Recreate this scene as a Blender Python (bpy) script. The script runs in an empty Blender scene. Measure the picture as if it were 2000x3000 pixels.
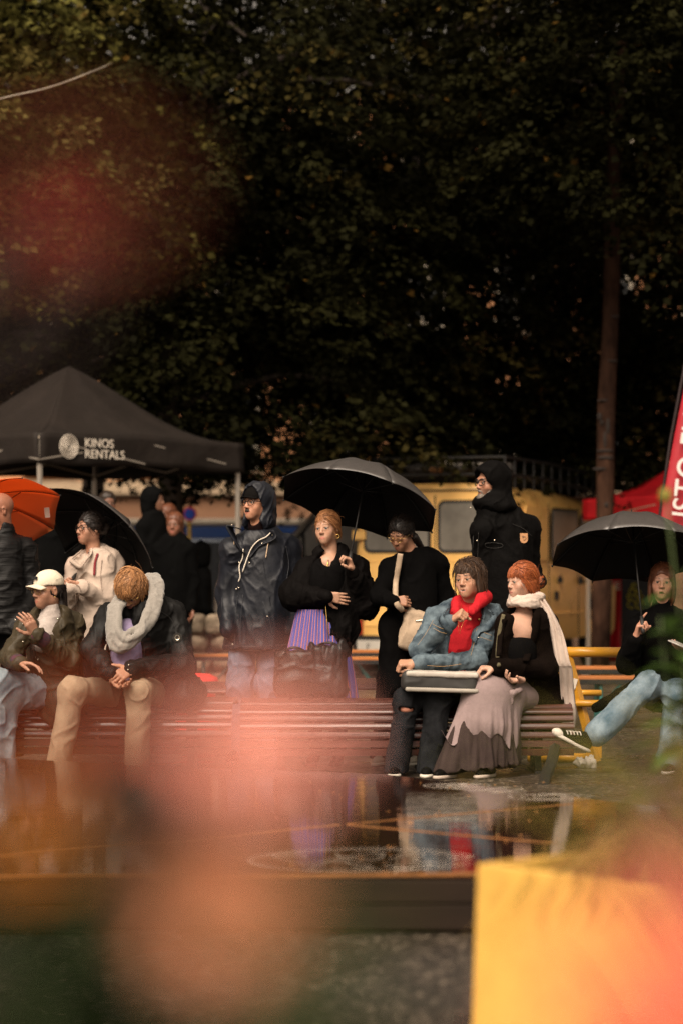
import bpy, math, random
import numpy as np
from mathutils import Vector, Matrix, Euler
R_ = math.radians
rng = np.random.default_rng(7)
random.seed(7)
SC = bpy.context.scene
COL = SC.collection

# ------------------------------------------------------------------ camera
F_PX, CAM_H, Y_HOR = 7083.0, 1.226, 1692.0
cam_d = bpy.data.cameras.new('camera')
cam = bpy.data.objects.new('camera', cam_d); COL.objects.link(cam)
cam.location = (0, 0, CAM_H); cam.rotation_euler = (R_(90), 0, 0)
cam_d.sensor_fit = 'VERTICAL'; cam_d.sensor_height = 36; cam_d.lens = 85
cam_d.shift_y = 192 / 3000
cam_d.clip_start = 0.05; cam_d.clip_end = 2000
cam_d.dof.use_dof = True; cam_d.dof.focus_distance = 15.3; cam_d.dof.aperture_fstop = 1.6
SC.camera = cam

# ------------------------------------------------------------------ light: an overcast, rainy afternoon
SUN_EL, SUN_AZ = R_(47), R_(200)      # azimuth measured clockwise from +Y: behind the camera, to the left
w = bpy.data.worlds.new('World'); SC.world = w; w.use_nodes = True
nt = w.node_tree; nt.nodes.clear()
sky = nt.nodes.new('ShaderNodeTexSky'); sky.sky_type = 'NISHITA'; sky.sun_disc = False
sky.sun_elevation = SUN_EL; sky.sun_rotation = SUN_AZ
sky.air_density = 1.0; sky.dust_density = 5.0; sky.ozone_density = 1.0
hsv = nt.nodes.new('ShaderNodeHueSaturation'); hsv.inputs['Saturation'].default_value = 0.0
tint = nt.nodes.new('ShaderNodeMix'); tint.data_type = 'RGBA'; tint.blend_type = 'MULTIPLY'
tint.inputs[0].default_value = 1.0; tint.inputs[7].default_value = (1.0, 0.85, 0.70, 1)
bg = nt.nodes.new('ShaderNodeBackground'); bg.inputs[1].default_value = 0.055
out = nt.nodes.new('ShaderNodeOutputWorld')
nt.links.new(sky.outputs[0], hsv.inputs['Color']); nt.links.new(hsv.outputs[0], tint.inputs[6])
nt.links.new(tint.outputs[2], bg.inputs[0]); nt.links.new(bg.outputs[0], out.inputs[0])
sun_d = bpy.data.lights.new('sun', 'SUN'); sun_d.energy = 1.4; sun_d.angle = R_(38); sun_d.color = (1.0, 0.85, 0.70)
sun = bpy.data.objects.new('sun', sun_d); COL.objects.link(sun)
_sd = Vector((math.sin(SUN_AZ) * math.cos(SUN_EL), math.cos(SUN_AZ) * math.cos(SUN_EL), math.sin(SUN_EL)))
sun.rotation_euler = _sd.to_track_quat('Z', 'Y').to_euler()
sun.location = _sd * 60

vs = SC.view_settings
vs.view_transform = 'Standard'; vs.look = 'None'; vs.gamma = 1.0; vs.exposure = 1.7; vs.use_curve_mapping = False
SC.render.engine = 'CYCLES'
SC.cycles.use_denoising = True; SC.cycles.denoiser = 'OPENIMAGEDENOISE'; SC.cycles.denoising_prefilter = 'NONE'; SC.cycles.denoising_input_passes = 'RGB_ALBEDO_NORMAL'
SC.cycles.use_adaptive_sampling = False
SC.cycles.max_bounces = 6; SC.cycles.diffuse_bounces = 3; SC.cycles.glossy_bounces = 3
SC.cycles.transmission_bounces = 4; SC.cycles.transparent_max_bounces = 6
SC.cycles.caustics_reflective = False; SC.cycles.caustics_refractive = False
SC.cycles.sample_clamp_indirect = 4.0

def P(u, v, D):
    """a point D metres in front of the camera, read off the 2000 x 3000 photograph"""
    return np.array([(u - 1000) / F_PX * D, D, CAM_H - (v - Y_HOR) / F_PX * D])

# ------------------------------------------------------------------ materials
MATS = {}
def mat(name, col, rough=0.7, metal=0.0, var=0.0, vscale=8.0, col2=None, bump=0.0, bscale=60.0, spec=0.4,
        coat=0.0, trans=0.0, sheen=0.0, attr=None, rvar=0.0, stretch=(1, 1, 1), emit=None, alpha=None, bdist=0.01, detail=4.0):
    if name in MATS: return MATS[name]
    m = bpy.data.materials.new(name); m.use_nodes = True; MATS[name] = m
    t = m.node_tree; b = t.nodes['Principled BSDF']
    c = (*col, 1)
    b.inputs['Base Color'].default_value = c
    b.inputs['Roughness'].default_value = rough; b.inputs['Metallic'].default_value = metal
    b.inputs['Specular IOR Level'].default_value = spec
    if coat: b.inputs['Coat Weight'].default_value = coat; b.inputs['Coat Roughness'].default_value = 0.08
    if trans: b.inputs['Transmission Weight'].default_value = trans
    if sheen: b.inputs['Sheen Weight'].default_value = sheen; b.inputs['Sheen Roughness'].default_value = 0.5
    if emit: b.inputs['Emission Color'].default_value = (*emit[:3], 1); b.inputs['Emission Strength'].default_value = emit[3]
    tc = t.nodes.new('ShaderNodeTexCoord'); mp = t.nodes.new('ShaderNodeMapping')
    mp.inputs['Scale'].default_value = stretch
    t.links.new(tc.outputs['Object'], mp.inputs[0])
    last = None
    if attr:
        a = t.nodes.new('ShaderNodeAttribute'); a.attribute_name = attr; last = a.outputs['Color']
    if var or col2:
        n = t.nodes.new('ShaderNodeTexNoise'); n.inputs['Scale'].default_value = vscale; n.inputs['Detail'].default_value = detail
        n.inputs['Roughness'].default_value = 0.65
        t.links.new(mp.outputs[0], n.inputs['Vector'])
        r = t.nodes.new('ShaderNodeValToRGB')
        r.color_ramp.elements[0].position = 0.32; r.color_ramp.elements[1].position = 0.68
        if last is None:
            a1 = tuple(max(0, x * (1 - var)) for x in col); a2 = col2 if col2 else tuple(min(1, x * (1 + var)) for x in col)
            r.color_ramp.elements[0].color = (*a1, 1); r.color_ramp.elements[1].color = (*a2, 1)
            last = r.outputs[0]
        else:
            r.color_ramp.elements[0].color = (1 - var, 1 - var, 1 - var, 1); r.color_ramp.elements[1].color = (1 + var, 1 + var, 1 + var, 1)
            mx = t.nodes.new('ShaderNodeMix'); mx.data_type = 'RGBA'; mx.blend_type = 'MULTIPLY'; mx.inputs[0].default_value = 1
            t.links.new(last, mx.inputs[6]); t.links.new(r.outputs[0], mx.inputs[7]); last = mx.outputs[2]
        t.links.new(n.outputs[0], r.inputs[0])
        if rvar:
            mr = t.nodes.new('ShaderNodeMapRange'); mr.inputs[3].default_value = max(0.02, rough - rvar); mr.inputs[4].default_value = min(1, rough + rvar)
            mr.inputs[1].default_value = 0.3; mr.inputs[2].default_value = 0.7
            t.links.new(n.outputs[0], mr.inputs[0]); t.links.new(mr.outputs[0], b.inputs['Roughness'])
    if last is not None: t.links.new(last, b.inputs['Base Color'])
    if bump:
        n2 = t.nodes.new('ShaderNodeTexNoise'); n2.inputs['Scale'].default_value = bscale; n2.inputs['Detail'].default_value = 3
        t.links.new(mp.outputs[0], n2.inputs['Vector'])
        bp = t.nodes.new('ShaderNodeBump'); bp.inputs['Strength'].default_value = bump; bp.inputs['Distance'].default_value = bdist
        t.links.new(n2.outputs[0], bp.inputs['Height']); t.links.new(bp.outputs[0], b.inputs['Normal'])
    return m

# ------------------------------------------------------------------ mesh building
def tag(o, label=None, cat=None, group=None, kind=None):
    if label: o['label'] = label
    if cat: o['category'] = cat
    if group: o['group'] = group
    if kind: o['kind'] = kind
    return o

def make(name, V, Fc, m=None, parent=None, smooth=False, base=None, colors=None, mats=None, mi=None):
    V = np.asarray(V, dtype=np.float64).reshape(-1, 3)
    if base is None and parent is not None and 'base' in parent: base = list(parent['base'])
    if base is not None: V = V - np.asarray(base)
    me = bpy.data.meshes.new(name)
    me.from_pydata(V.tolist(), [], [list(map(int, f)) for f in Fc]); me.update()
    if smooth: me.polygons.foreach_set('use_smooth', [True] * len(me.polygons))
    if m is not None: me.materials.append(m)
    if mats:
        for x in mats: me.materials.append(x)
        me.polygons.foreach_set('material_index', mi)
    if colors is not None:
        ca = me.color_attributes.new('col', 'FLOAT_COLOR', 'POINT')
        cc = np.ones((len(V), 4), dtype=np.float32); cc[:, :3] = colors
        ca.data.foreach_set('color', cc.ravel())
    o = bpy.data.objects.new(name, me); COL.objects.link(o)
    if parent is not None:
        o.parent = parent
    elif base is not None:
        o.location = base
    if base is not None: o['base'] = [float(x) for x in base]
    return o

def empty(name, base, label, cat, group=None, kind=None):
    o = bpy.data.objects.new(name, None); COL.objects.link(o)
    o.location = base; o['base'] = [float(x) for x in base]
    o.empty_display_size = 0.1
    return tag(o, label, cat, group, kind)

class MB:
    def __init__(s): s.V = []; s.F = []; s.n = 0
    def add(s, V, Fc):
        V = np.asarray(V, float).reshape(-1, 3)
        s.V.append(V); s.F += [[i + s.n for i in f] for f in Fc]; s.n += len(V); return s
    def box(s, c, half, Rm=None, bev=0.0):
        hx, hy, hz = half
        if bev <= 0:
            v = np.array([[x, y, z] for x in (-hx, hx) for y in (-hy, hy) for z in (-hz, hz)])
            f = [(0, 1, 3, 2), (4, 6, 7, 5), (0, 4, 5, 1), (2, 3, 7, 6), (0, 2, 6, 4), (1, 5, 7, 3)]
        else:
            b = min(bev, hx * .9, hy * .9, hz * .9); v = []
            for x in (-1, 1):
                for y in (-1, 1):
                    for z in (-1, 1):
                        v += [[x * hx, y * (hy - b), z * (hz - b)], [x * (hx - b), y * hy, z * (hz - b)], [x * (hx - b), y * (hy - b), z * hz]]
            v = np.array(v)
            I = lambda x, y, z, k: ((x * 2 + y) * 2 + z) * 3 + k
            f = [[I(0, 0, 0, 0), I(0, 0, 1, 0), I(0, 1, 1, 0), I(0, 1, 0, 0)], [I(1, 0, 0, 0), I(1, 1, 0, 0), I(1, 1, 1, 0), I(1, 0, 1, 0)],
                 [I(0, 0, 0, 1), I(1, 0, 0, 1), I(1, 0, 1, 1), I(0, 0, 1, 1)], [I(0, 1, 0, 1), I(0, 1, 1, 1), I(1, 1, 1, 1), I(1, 1, 0, 1)],
                 [I(0, 0, 0, 2), I(0, 1, 0, 2), I(1, 1, 0, 2), I(1, 0, 0, 2)], [I(0, 0, 1, 2), I(1, 0, 1, 2), I(1, 1, 1, 2), I(0, 1, 1, 2)]]
            for a in (0, 1):
                for c2 in (0, 1):
                    f.append([I(a, c2, 0, 0), I(a, c2, 1, 0), I(a, c2, 1, 1), I(a, c2, 0, 1)])
                    f.append([I(a, 0, c2, 0), I(a, 1, c2, 0), I(a, 1, c2, 2), I(a, 0, c2, 2)])
                    f.append([I(0, a, c2, 1), I(1, a, c2, 1), I(1, a, c2, 2), I(0, a, c2, 2)])
                    for e in (0, 1): f.append([I(a, c2, e, 0), I(a, c2, e, 1), I(a, c2, e, 2)])
        if Rm is not None: v = v @ np.asarray(Rm).T
        return s.add(v + np.asarray(c), f)
    def tube(s, pts, r, n=8, cap=True, closed=False, flat=None):
        """tapered tube along points; flat=(normal, ratio) squashes the section along normal"""
        pts = np.asarray(pts, float); m = len(pts)
        r = np.full(m, r, float) if np.isscalar(r) else np.asarray(r, float)
        T = np.gradient(pts, axis=0)
        if closed: T = np.roll(pts, -1, 0) - np.roll(pts, 1, 0)
        T /= np.linalg.norm(T, axis=1, keepdims=True) + 1e-9
        ref = np.array([0, 0, 1.0]) if abs(T[0][2]) < .9 else np.array([1.0, 0, 0])
        N = np.zeros_like(T); cur = ref
        for i in range(m):
            cur = cur - T[i] * cur.dot(T[i])
            if np.linalg.norm(cur) < 1e-6: cur = np.cross(T[i], [0.3, .5, .8])
            cur = cur / np.linalg.norm(cur); N[i] = cur
        B = np.cross(T, N)
        a = np.arange(n) * 2 * math.pi / n
        ring = N[:, None, :] * np.cos(a)[None, :, None] + B[:, None, :] * np.sin(a)[None, :, None]
        if flat is not None:
            nn = np.asarray(flat[0], float); nn = nn / np.linalg.norm(nn)
            ring = ring - (1 - flat[1]) * (ring @ nn)[..., None] * nn
        v = (pts[:, None, :] + ring * r[:, None, None]).reshape(-1, 3)
        f = []
        for i in range(m if closed else m - 1):
            j = (i + 1) % m
            for k in range(n): k2 = (k + 1) % n; f.append((i * n + k, i * n + k2, j * n + k2, j * n + k))
        if cap and not closed: f.append(tuple(range(n - 1, -1, -1))); f.append(tuple((m - 1) * n + k for k in range(n)))
        return s.add(v, f)
    def ellip(s, c, r, Rm=None, nu=12, nv=8):
        v = []; 
        for j in range(nv + 1):
            th = math.pi * j / nv
            for i in range(nu):
                ph = 2 * math.pi * i / nu
                v.append([r[0] * math.sin(th) * math.cos(ph), r[1] * math.sin(th) * math.sin(ph), r[2] * math.cos(th)])
        v = np.array(v)
        if Rm is not None: v = v @ np.asarray(Rm).T
        f = []
        for j in range(nv):
            for i in range(nu):
                i2 = (i + 1) % nu; f.append((j * nu + i, (j + 1) * nu + i, (j + 1) * nu + i2, j * nu + i2))
        return s.add(v + np.asarray(c), f)
    def grid(s, G):
        """a sheet through a (rows, cols, 3) array"""
        G = np.asarray(G, float); a, b = G.shape[:2]
        f = [(i * b + j, i * b + j + 1, (i + 1) * b + j + 1, (i + 1) * b + j) for i in range(a - 1) for j in range(b - 1)]
        return s.add(G.reshape(-1, 3), f)
    def build(s, name, m=None, parent=None, smooth=False, base=None, **k):
        return make(name, np.concatenate(s.V), s.F, m, parent, smooth, base, **k)

def rotz(a): c, s = math.cos(a), math.sin(a); return np.array([[c, -s, 0], [s, c, 0], [0, 0, 1.0]])
def rotx(a): c, s = math.cos(a), math.sin(a); return np.array([[1.0, 0, 0], [0, c, -s], [0, s, c]])
def roty(a): c, s = math.cos(a), math.sin(a); return np.array([[c, 0, s], [0, 1.0, 0], [-s, 0, c]])
def unit(v): v = np.asarray(v, float); return v / (np.linalg.norm(v) + 1e-12)
def smooth_path(pts, n=24):
    pts = np.asarray(pts, float); m = len(pts)
    P0 = np.vstack([2 * pts[0] - pts[1], pts, 2 * pts[-1] - pts[-2]]); out = []
    for k in range(n):
        t = k / (n - 1) * (m - 1); i = min(int(t), m - 2); f = t - i
        a, b, c, d = P0[i], P0[i + 1], P0[i + 2], P0[i + 3]
        out.append(.5 * ((2 * b) + (-a + c) * f + (2 * a - 5 * b + 4 * c - d) * f * f + (-a + 3 * b - 3 * c + d) * f ** 3))
    return np.array(out)
def thick(name, G, th, m, parent, smooth=True, both=True):
    """a sheet with real thickness through a grid of points"""
    o = MB().grid(G).build(name, m, parent, smooth)
    md = o.modifiers.new('thick', 'SOLIDIFY'); md.thickness = th; md.offset = 0
    return o
def text_mesh(txt, size, name, m, parent, origin, xdir, ydir, ext=0.002, align='LEFT', width=1.0):
    cu = bpy.data.curves.new(name, 'FONT'); cu.body = txt; cu.size = size; cu.extrude = ext; cu.align_x = align
    cu.offset = 0.0
    t = bpy.data.objects.new(name, cu); COL.objects.link(t)
    bpy.context.view_layer.update()
    me = bpy.data.meshes.new_from_object(t.evaluated_get(bpy.context.evaluated_depsgraph_get()))
    V = np.array([v.co[:] for v in me.vertices]); Fc = [list(p.vertices) for p in me.polygons]
    bpy.data.objects.remove(t); bpy.data.meshes.remove(me)
    x = unit(xdir); y = unit(ydir); n = np.cross(x, y)
    W = np.asarray(origin) + V[:, :1] * x * width + V[:, 1:2] * y + V[:, 2:3] * n
    return make(name, W, Fc, m, parent)

# ------------------------------------------------------------------ noise and implicit surfaces
def _h(ix, iy, iz, seed):
    n = (ix.astype(np.int64) * 374761393 + iy.astype(np.int64) * 668265263 + iz.astype(np.int64) * 1274126177 + seed * 974711) & 0xFFFFFFFF
    n = ((n ^ (n >> 13)) * 1274126177) & 0xFFFFFFFF
    n = ((n ^ (n >> 16)) * 2246822519) & 0xFFFFFFFF
    return ((n ^ (n >> 15)) & 0xFFFF) / 65535.0
def vnoise(p, seed=0):
    p = np.asarray(p, float); i = np.floor(p).astype(np.int64); f = p - i; u = f * f * f * (f * (f * 6 - 15) + 10)
    r = 0
    for a in (0, 1):
        for b in (0, 1):
            for c in (0, 1):
                wgt = (u[:, 0] if a else 1 - u[:, 0]) * (u[:, 1] if b else 1 - u[:, 1]) * (u[:, 2] if c else 1 - u[:, 2])
                r = r + wgt * _h(i[:, 0] + a, i[:, 1] + b, i[:, 2] + c, seed)
    return r
def fbm(p, seed=0, o=3):
    r = 0; a = .5
    for k in range(o): r = r + a * vnoise(p * 2 ** k, seed + k); a *= .5
    return r / (1 - .5 ** o)

def cone(a, b, ra, rb=None, k=0.02, op='u'): return dict(t='c', a=np.asarray(a, float), b=np.asarray(b, float), ra=ra, rb=ra if rb is None else rb, k=k, op=op)
def ell(c, r, Rm=None, k=0.02, op='u'): return dict(t='e', c=np.asarray(c, float), r=np.asarray(r, float), R=np.eye(3) if Rm is None else np.asarray(Rm), k=k, op=op)
def rbox(c, hf, Rm=None, rd=0.01, k=0.01, op='u'): return dict(t='b', c=np.asarray(c, float), h=np.asarray(hf, float), R=np.eye(3) if Rm is None else np.asarray(Rm), rd=rd, k=k, op=op)
def plane(n, d, k=0.005): return dict(t='p', n=np.asarray(n, float), d=d, k=k, op='i')   # keeps n.p < d
def chain(pts, rs, k=0.02, op='u'): return [cone(pts[i], pts[i + 1], rs[i], rs[i + 1], k, op) for i in range(len(pts) - 1)]
def bbox(p):
    if p['t'] == 'c':
        r = max(p['ra'], p['rb']); return np.minimum(p['a'], p['b']) - r, np.maximum(p['a'], p['b']) + r
    if p['t'] == 'e': e = np.abs(p['R']) @ p['r']; return p['c'] - e, p['c'] + e
    if p['t'] == 'b': e = np.abs(p['R']) @ p['h']; return p['c'] - e, p['c'] + e
    return None
def pdist(p, X, Y, Z):
    if p['t'] == 'c':
        a, b = p['a'], p['b']; d = b - a; L = max(d.dot(d), 1e-12)
        x, y, z = X - a[0], Y - a[1], Z - a[2]
        t = np.clip((x * d[0] + y * d[1] + z * d[2]) / L, 0, 1)
        return np.sqrt((x - t * d[0]) ** 2 + (y - t * d[1]) ** 2 + (z - t * d[2]) ** 2) - (p['ra'] + (p['rb'] - p['ra']) * t)
    if p['t'] == 'p': n = p['n']; return n[0] * X + n[1] * Y + n[2] * Z - p['d']
    c, Rm = p['c'], p['R']; x, y, z = X - c[0], Y - c[1], Z - c[2]
    lx = Rm[0, 0] * x + Rm[1, 0] * y + Rm[2, 0] * z; ly = Rm[0, 1] * x + Rm[1, 1] * y + Rm[2, 1] * z; lz = Rm[0, 2] * x + Rm[1, 2] * y + Rm[2, 2] * z
    if p['t'] == 'e':
        r = p['r']; k0 = np.sqrt((lx / r[0]) ** 2 + (ly / r[1]) ** 2 + (lz / r[2]) ** 2)
        k1 = np.sqrt((lx / r[0] ** 2) ** 2 + (ly / r[1] ** 2) ** 2 + (lz / r[2] ** 2) ** 2)
        return k0 * (k0 - 1) / (k1 + 1e-6)
    h, rd = p['h'] - p['rd'], p['rd']
    qx, qy, qz = np.abs(lx) - h[0], np.abs(ly) - h[1], np.abs(lz) - h[2]
    return np.sqrt(np.maximum(qx, 0) ** 2 + np.maximum(qy, 0) ** 2 + np.maximum(qz, 0) ** 2) + np.minimum(np.maximum(qx, np.maximum(qy, qz)), 0) - rd
def smin(a, b, k):
    if k <= 1e-5: return np.minimum(a, b)
    h = np.maximum(k - np.abs(a - b), 0) / k; return np.minimum(a, b) - h * h * k * .25
def sdf(prims, h=0.01, smooth_it=1):
    """polygonise a list of solids (joined, cut and intersected in order) into one closed surface"""
    lo = np.full(3, 1e9); hi = np.full(3, -1e9)
    for p in prims:
        if p['op'] == 'u': a, b = bbox(p); lo = np.minimum(lo, a); hi = np.maximum(hi, b)
    lo = lo - 4 * h; hi = hi + 4 * h; N = np.ceil((hi - lo) / h).astype(int) + 1
    ax = [(lo[i] + h * np.arange(N[i])).astype(np.float32) for i in range(3)]
    F = np.full(N, 0.2, np.float32)
    for p in prims:
        bb = bbox(p); pad = p['k'] + 3 * h + .01
        if bb is None: s = [slice(0, N[i]) for i in range(3)]
        else: s = [slice(max(0, int((bb[0][i] - pad - lo[i]) / h)), min(N[i], int((bb[1][i] + pad - lo[i]) / h) + 2)) for i in range(3)]
        if any(q.stop <= q.start for q in s): continue
        d = pdist(p, ax[0][s[0]][:, None, None], ax[1][s[1]][None, :, None], ax[2][s[2]][None, None, :]).astype(np.float32)
        A = F[s[0], s[1], s[2]]
        if p['op'] == 'u': F[s[0], s[1], s[2]] = smin(A, d, p['k'])
        elif p['op'] == 's': F[s[0], s[1], s[2]] = -smin(-A, d, p['k'])
        else: F[s[0], s[1], s[2]] = -smin(-A, -d, p['k'])
    S = F < 0
    n = N - 1
    cnt = np.zeros(n, np.int8)
    for a in (0, 1):
        for b in (0, 1):
            for c in (0, 1): cnt += S[a:a + n[0], b:b + n[1], c:c + n[2]]
    act = np.argwhere((cnt > 0) & (cnt < 8))
    idx = np.full(n, -1, np.int32); idx[act[:, 0], act[:, 1], act[:, 2]] = np.arange(len(act))
    cv = {}
    for a in (0, 1):
        for b in (0, 1):
            for c in (0, 1): cv[a, b, c] = F[act[:, 0] + a, act[:, 1] + b, act[:, 2] + c]
    acc = np.zeros((len(act), 3)); num = np.zeros(len(act))
    cs = list(cv)
    for c1 in cs:
        for axis in range(3):
            if c1[axis]: continue
            c2 = list(c1); c2[axis] = 1; c2 = tuple(c2)
            v1, v2 = cv[c1], cv[c2]; m = (v1 < 0) != (v2 < 0)
            t = v1[m] / (v1[m] - v2[m])
            q = np.tile(np.array(c1, float), (m.sum(), 1)); q[:, axis] = t
            acc[m] += q; num[m] += 1
    V = lo + h * (act + acc / num[:, None])
    quads = []
    for axis in range(3):
        o1, o2 = (axis + 1) % 3, (axis + 2) % 3
        sl1 = [slice(0, N[i]) for i in range(3)]; sl2 = list(sl1)
        sl1[axis] = slice(0, N[axis] - 1); sl2[axis] = slice(1, N[axis])
        A, B = S[tuple(sl1)], S[tuple(sl2)]
        for inside_first in (True, False):
            e = np.argwhere(A & ~B if inside_first else ~A & B)
            e = e[(e[:, o1] > 0) & (e[:, o2] > 0) & (e[:, o1] < n[o1]) & (e[:, o2] < n[o2])]
            c = []
            for d1, d2 in ((-1, -1), (0, -1), (0, 0), (-1, 0)):
                q = e.copy(); q[:, o1] += d1; q[:, o2] += d2; c.append(idx[q[:, 0], q[:, 1], q[:, 2]])
            Q = np.stack(c, 1)
            quads.append(Q if inside_first else Q[:, ::-1])
    Q = np.concatenate(quads)
    for _ in range(smooth_it):
        acc = np.zeros_like(V); num = np.zeros(len(V))
        for i in range(4):
            a, b = Q[:, i], Q[:, (i + 1) % 4]
            np.add.at(acc, a, V[b]); np.add.at(num, a, 1)
        V = V * .5 + .5 * acc / np.maximum(num, 1)[:, None]
    return V, Q
def vnormals(V, Q):
    nf = np.cross(V[Q[:, 2]] - V[Q[:, 0]], V[Q[:, 3]] - V[Q[:, 1]]); N = np.zeros_like(V)
    for i in range(4): np.add.at(N, Q[:, i], nf)
    return N / (np.linalg.norm(N, axis=1, keepdims=True) + 1e-12)
def folds(V, Q, amp=.008, freq=14, direction=(0, 0, 1), stretch=4, seed=0, ridged=True, smooth_it=0):
    """cloth folds: push the surface along its normal by noise drawn out along a direction"""
    N = vnormals(V, Q); d = unit(direction)
    q = V - (V @ d)[:, None] * d * (1 - 1 / stretch)
    warp = np.stack([vnoise(V * 5 + 7.1, seed + 3), vnoise(V * 5 + 3.3, seed + 5), vnoise(V * 5 + 9.7, seed + 9)], 1) - .5
    n = vnoise(q * freq + warp * 2.2, seed)
    if ridged: n = np.clip(1 - np.abs(2 * n - 1) * 1.2, 0, 1) ** 2.8 * 1.35
    n2 = vnoise(q * freq * 2.1 + warp * 3, seed + 17) - .5
    amp = amp * .7
    return V + N * ((n - .3) * amp + n2 * amp * .6)[:, None]
def cloth(name, prims, m, parent, h=0.009, fold=None, sm=1, **k):
    prims = [q for q in prims if not q.get('late')] + [q for q in prims if q.get('late')]
    V, Q = sdf(prims, h, sm)
    for f in (fold or []): V = folds(V, Q, **f)
    return make(name, V, Q.tolist(), m, parent, smooth=True, **k)
# ================================================================== ground
def ground_mat():
    m = bpy.data.materials.new('wet_asphalt'); m.use_nodes = True; t = m.node_tree; b = t.nodes['Principled BSDF']
    tc = t.nodes.new('ShaderNodeTexCoord')
    v = t.nodes.new('ShaderNodeTexVoronoi'); v.inputs['Scale'].default_value = 55; t.links.new(tc.outputs['Object'], v.inputs['Vector'])
    n = t.nodes.new('ShaderNodeTexNoise'); n.inputs['Scale'].default_value = 1.3; n.inputs['Detail'].default_value = 6; t.links.new(tc.outputs['Object'], n.inputs['Vector'])
    r = t.nodes.new('ShaderNodeValToRGB'); e = r.color_ramp.elements
    e[0].position = .0; e[0].color = (.010, .008, .006, 1); e[1].position = 1; e[1].color = (.34, .27, .2, 1)
    x = e.new(.7); x.color = (.04, .031, .024, 1)
    t.links.new(v.outputs['Color'], r.inputs[0])
    t.links.new(r.outputs[0], b.inputs['Base Color'])
    mr = t.nodes.new('ShaderNodeMapRange'); mr.inputs[1].default_value = .35; mr.inputs[2].default_value = .65; mr.inputs[3].default_value = .18; mr.inputs[4].default_value = .5
    t.links.new(n.outputs[0], mr.inputs[0]); t.links.new(mr.outputs[0], b.inputs['Roughness'])
    bp = t.nodes.new('ShaderNodeBump'); bp.inputs['Strength'].default_value = .8; bp.inputs['Distance'].default_value = .012
    t.links.new(v.outputs['Distance'], bp.inputs['Height']); t.links.new(bp.outputs[0], b.inputs['Normal'])
    return m
g = make('ground', [[-160, -40, 0], [160, -40, 0], [160, 160, 0], [-160, 160, 0]], [(0, 1, 2, 3)], ground_mat())
tag(g, 'wet dark asphalt ground with coarse pale grit', 'ground', kind='structure')

# ================================================================== building behind the trees
M_wall = mat('ochre_plaster', (.40, .19, .09), .9, var=.12, vscale=.6, bump=.2, bscale=30)
M_plinth = mat('brown_plaster', (.15, .075, .04), .9, var=.15, vscale=.8)
M_trim = mat('cream_stone', (.27, .2, .13), .85, var=.1, vscale=2)
M_glassdark = mat('window_glass', (.02, .022, .022), .08, spec=.6)
M_winframe = mat('window_frame_paint', (.42, .36, .28), .6)
BD = 66.0
bld = empty('apartment_building', (0, BD, 0), 'ochre plaster apartment building with brown plinth and cream cornice behind the trees', 'building')
MB().box((0, BD + 6, 9.1), (42, 6, 5.3)).build('wall', M_wall, bld)
MB().box((0, BD + 5.9, 1.7), (42.1, 6, 1.7)).build('plinth', M_plinth, bld)
MB().box((0, BD - .12, 3.58), (42.1, .22, .12), bev=.04).box((0, BD - .04, 3.78), (42.1, .12, .08)).build('cornice', M_trim, bld)
def _window(x, z, wd, ht):
    f = MB()
    y = BD - .02
    for s in (-1, 1):
        f.box((x + s * wd / 2, y, z), (.07, .05, ht / 2 + .07), bev=.01)
        f.box((x, y, z + s * ht / 2), (wd / 2 - .07, .045, .07), bev=.01)
    f.box((x, y - .005, z), (.06, .04, ht / 2 - .07)).box((x, y - .008, z + ht * .2), (wd / 2 - .07, .03, .05))
    o = f.build('window', M_winframe, bld)
    MB().box((x, y + .012, z), (wd / 2, .008, ht / 2)).build('pane', M_glassdark, o)
    MB().box((x, BD - .09, z - ht / 2 - .16), (wd / 2 + .16, .13, .05), bev=.015).build('sill', M_trim, o)
for k, zz in enumerate((5.2, 9.0, 12.4)):
    for i in range(-7, 8):
        x0 = i * 2.55 - .3
        if abs(x0) > 16 or (k and abs(x0) > 12): continue
        _window(x0, zz, 1.15, 2.0)

# ================================================================== trees
M_bark = mat('tree_bark', (.045, .032, .024), .9, var=.4, vscale=9, bump=.8, bscale=22, bdist=.03, stretch=(1, 1, .25))
def leaf_mat(name, trans=.25):
    m = bpy.data.materials.new(name); m.use_nodes = True; t = m.node_tree; b = t.nodes['Principled BSDF']
    a = t.nodes.new('ShaderNodeAttribute'); a.attribute_name = 'col'
    t.links.new(a.outputs['Color'], b.inputs['Base Color']); b.inputs['Roughness'].default_value = .7; b.inputs['Specular IOR Level'].default_value = .03
    tr = t.nodes.new('ShaderNodeBsdfTranslucent'); t.links.new(a.outputs['Color'], tr.inputs['Color'])
    mx = t.nodes.new('ShaderNodeMixShader'); mx.inputs[0].default_value = trans
    t.links.new(b.outputs[0], mx.inputs[1]); t.links.new(tr.outputs[0], mx.inputs[2])
    t.links.new(mx.outputs[0], t.nodes['Material Output'].inputs[0])
    return m
M_leaf = leaf_mat('linden_leaves')
def leaves(points, dirs, sizes, colors, rg):
    """one folded, pointed leaf (two faces) per point"""
    n = len(points); d = dirs / (np.linalg.norm(dirs, axis=1, keepdims=True) + 1e-9)
    up = rg.normal(size=(n, 3)) * .55 + np.array([0, 0, 1.0])
    s = np.cross(d, up); s /= np.linalg.norm(s, axis=1, keepdims=True) + 1e-9
    u = np.cross(s, d)
    L = sizes[:, None]
    a = points; c = points + d * L
    mid = points + d * L * .45
    b1 = mid + s * L * .42 + u * L * .10; b2 = mid - s * L * .42 + u * L * .10
    V = np.stack([a, b1, c, b2], 1).reshape(-1, 3)
    i = np.arange(n) * 4
    Fc = np.concatenate([np.stack([i, i + 1, i + 2], 1), np.stack([i, i + 2, i + 3], 1)])
    return V, Fc, np.repeat(colors, 4, 0)
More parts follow.
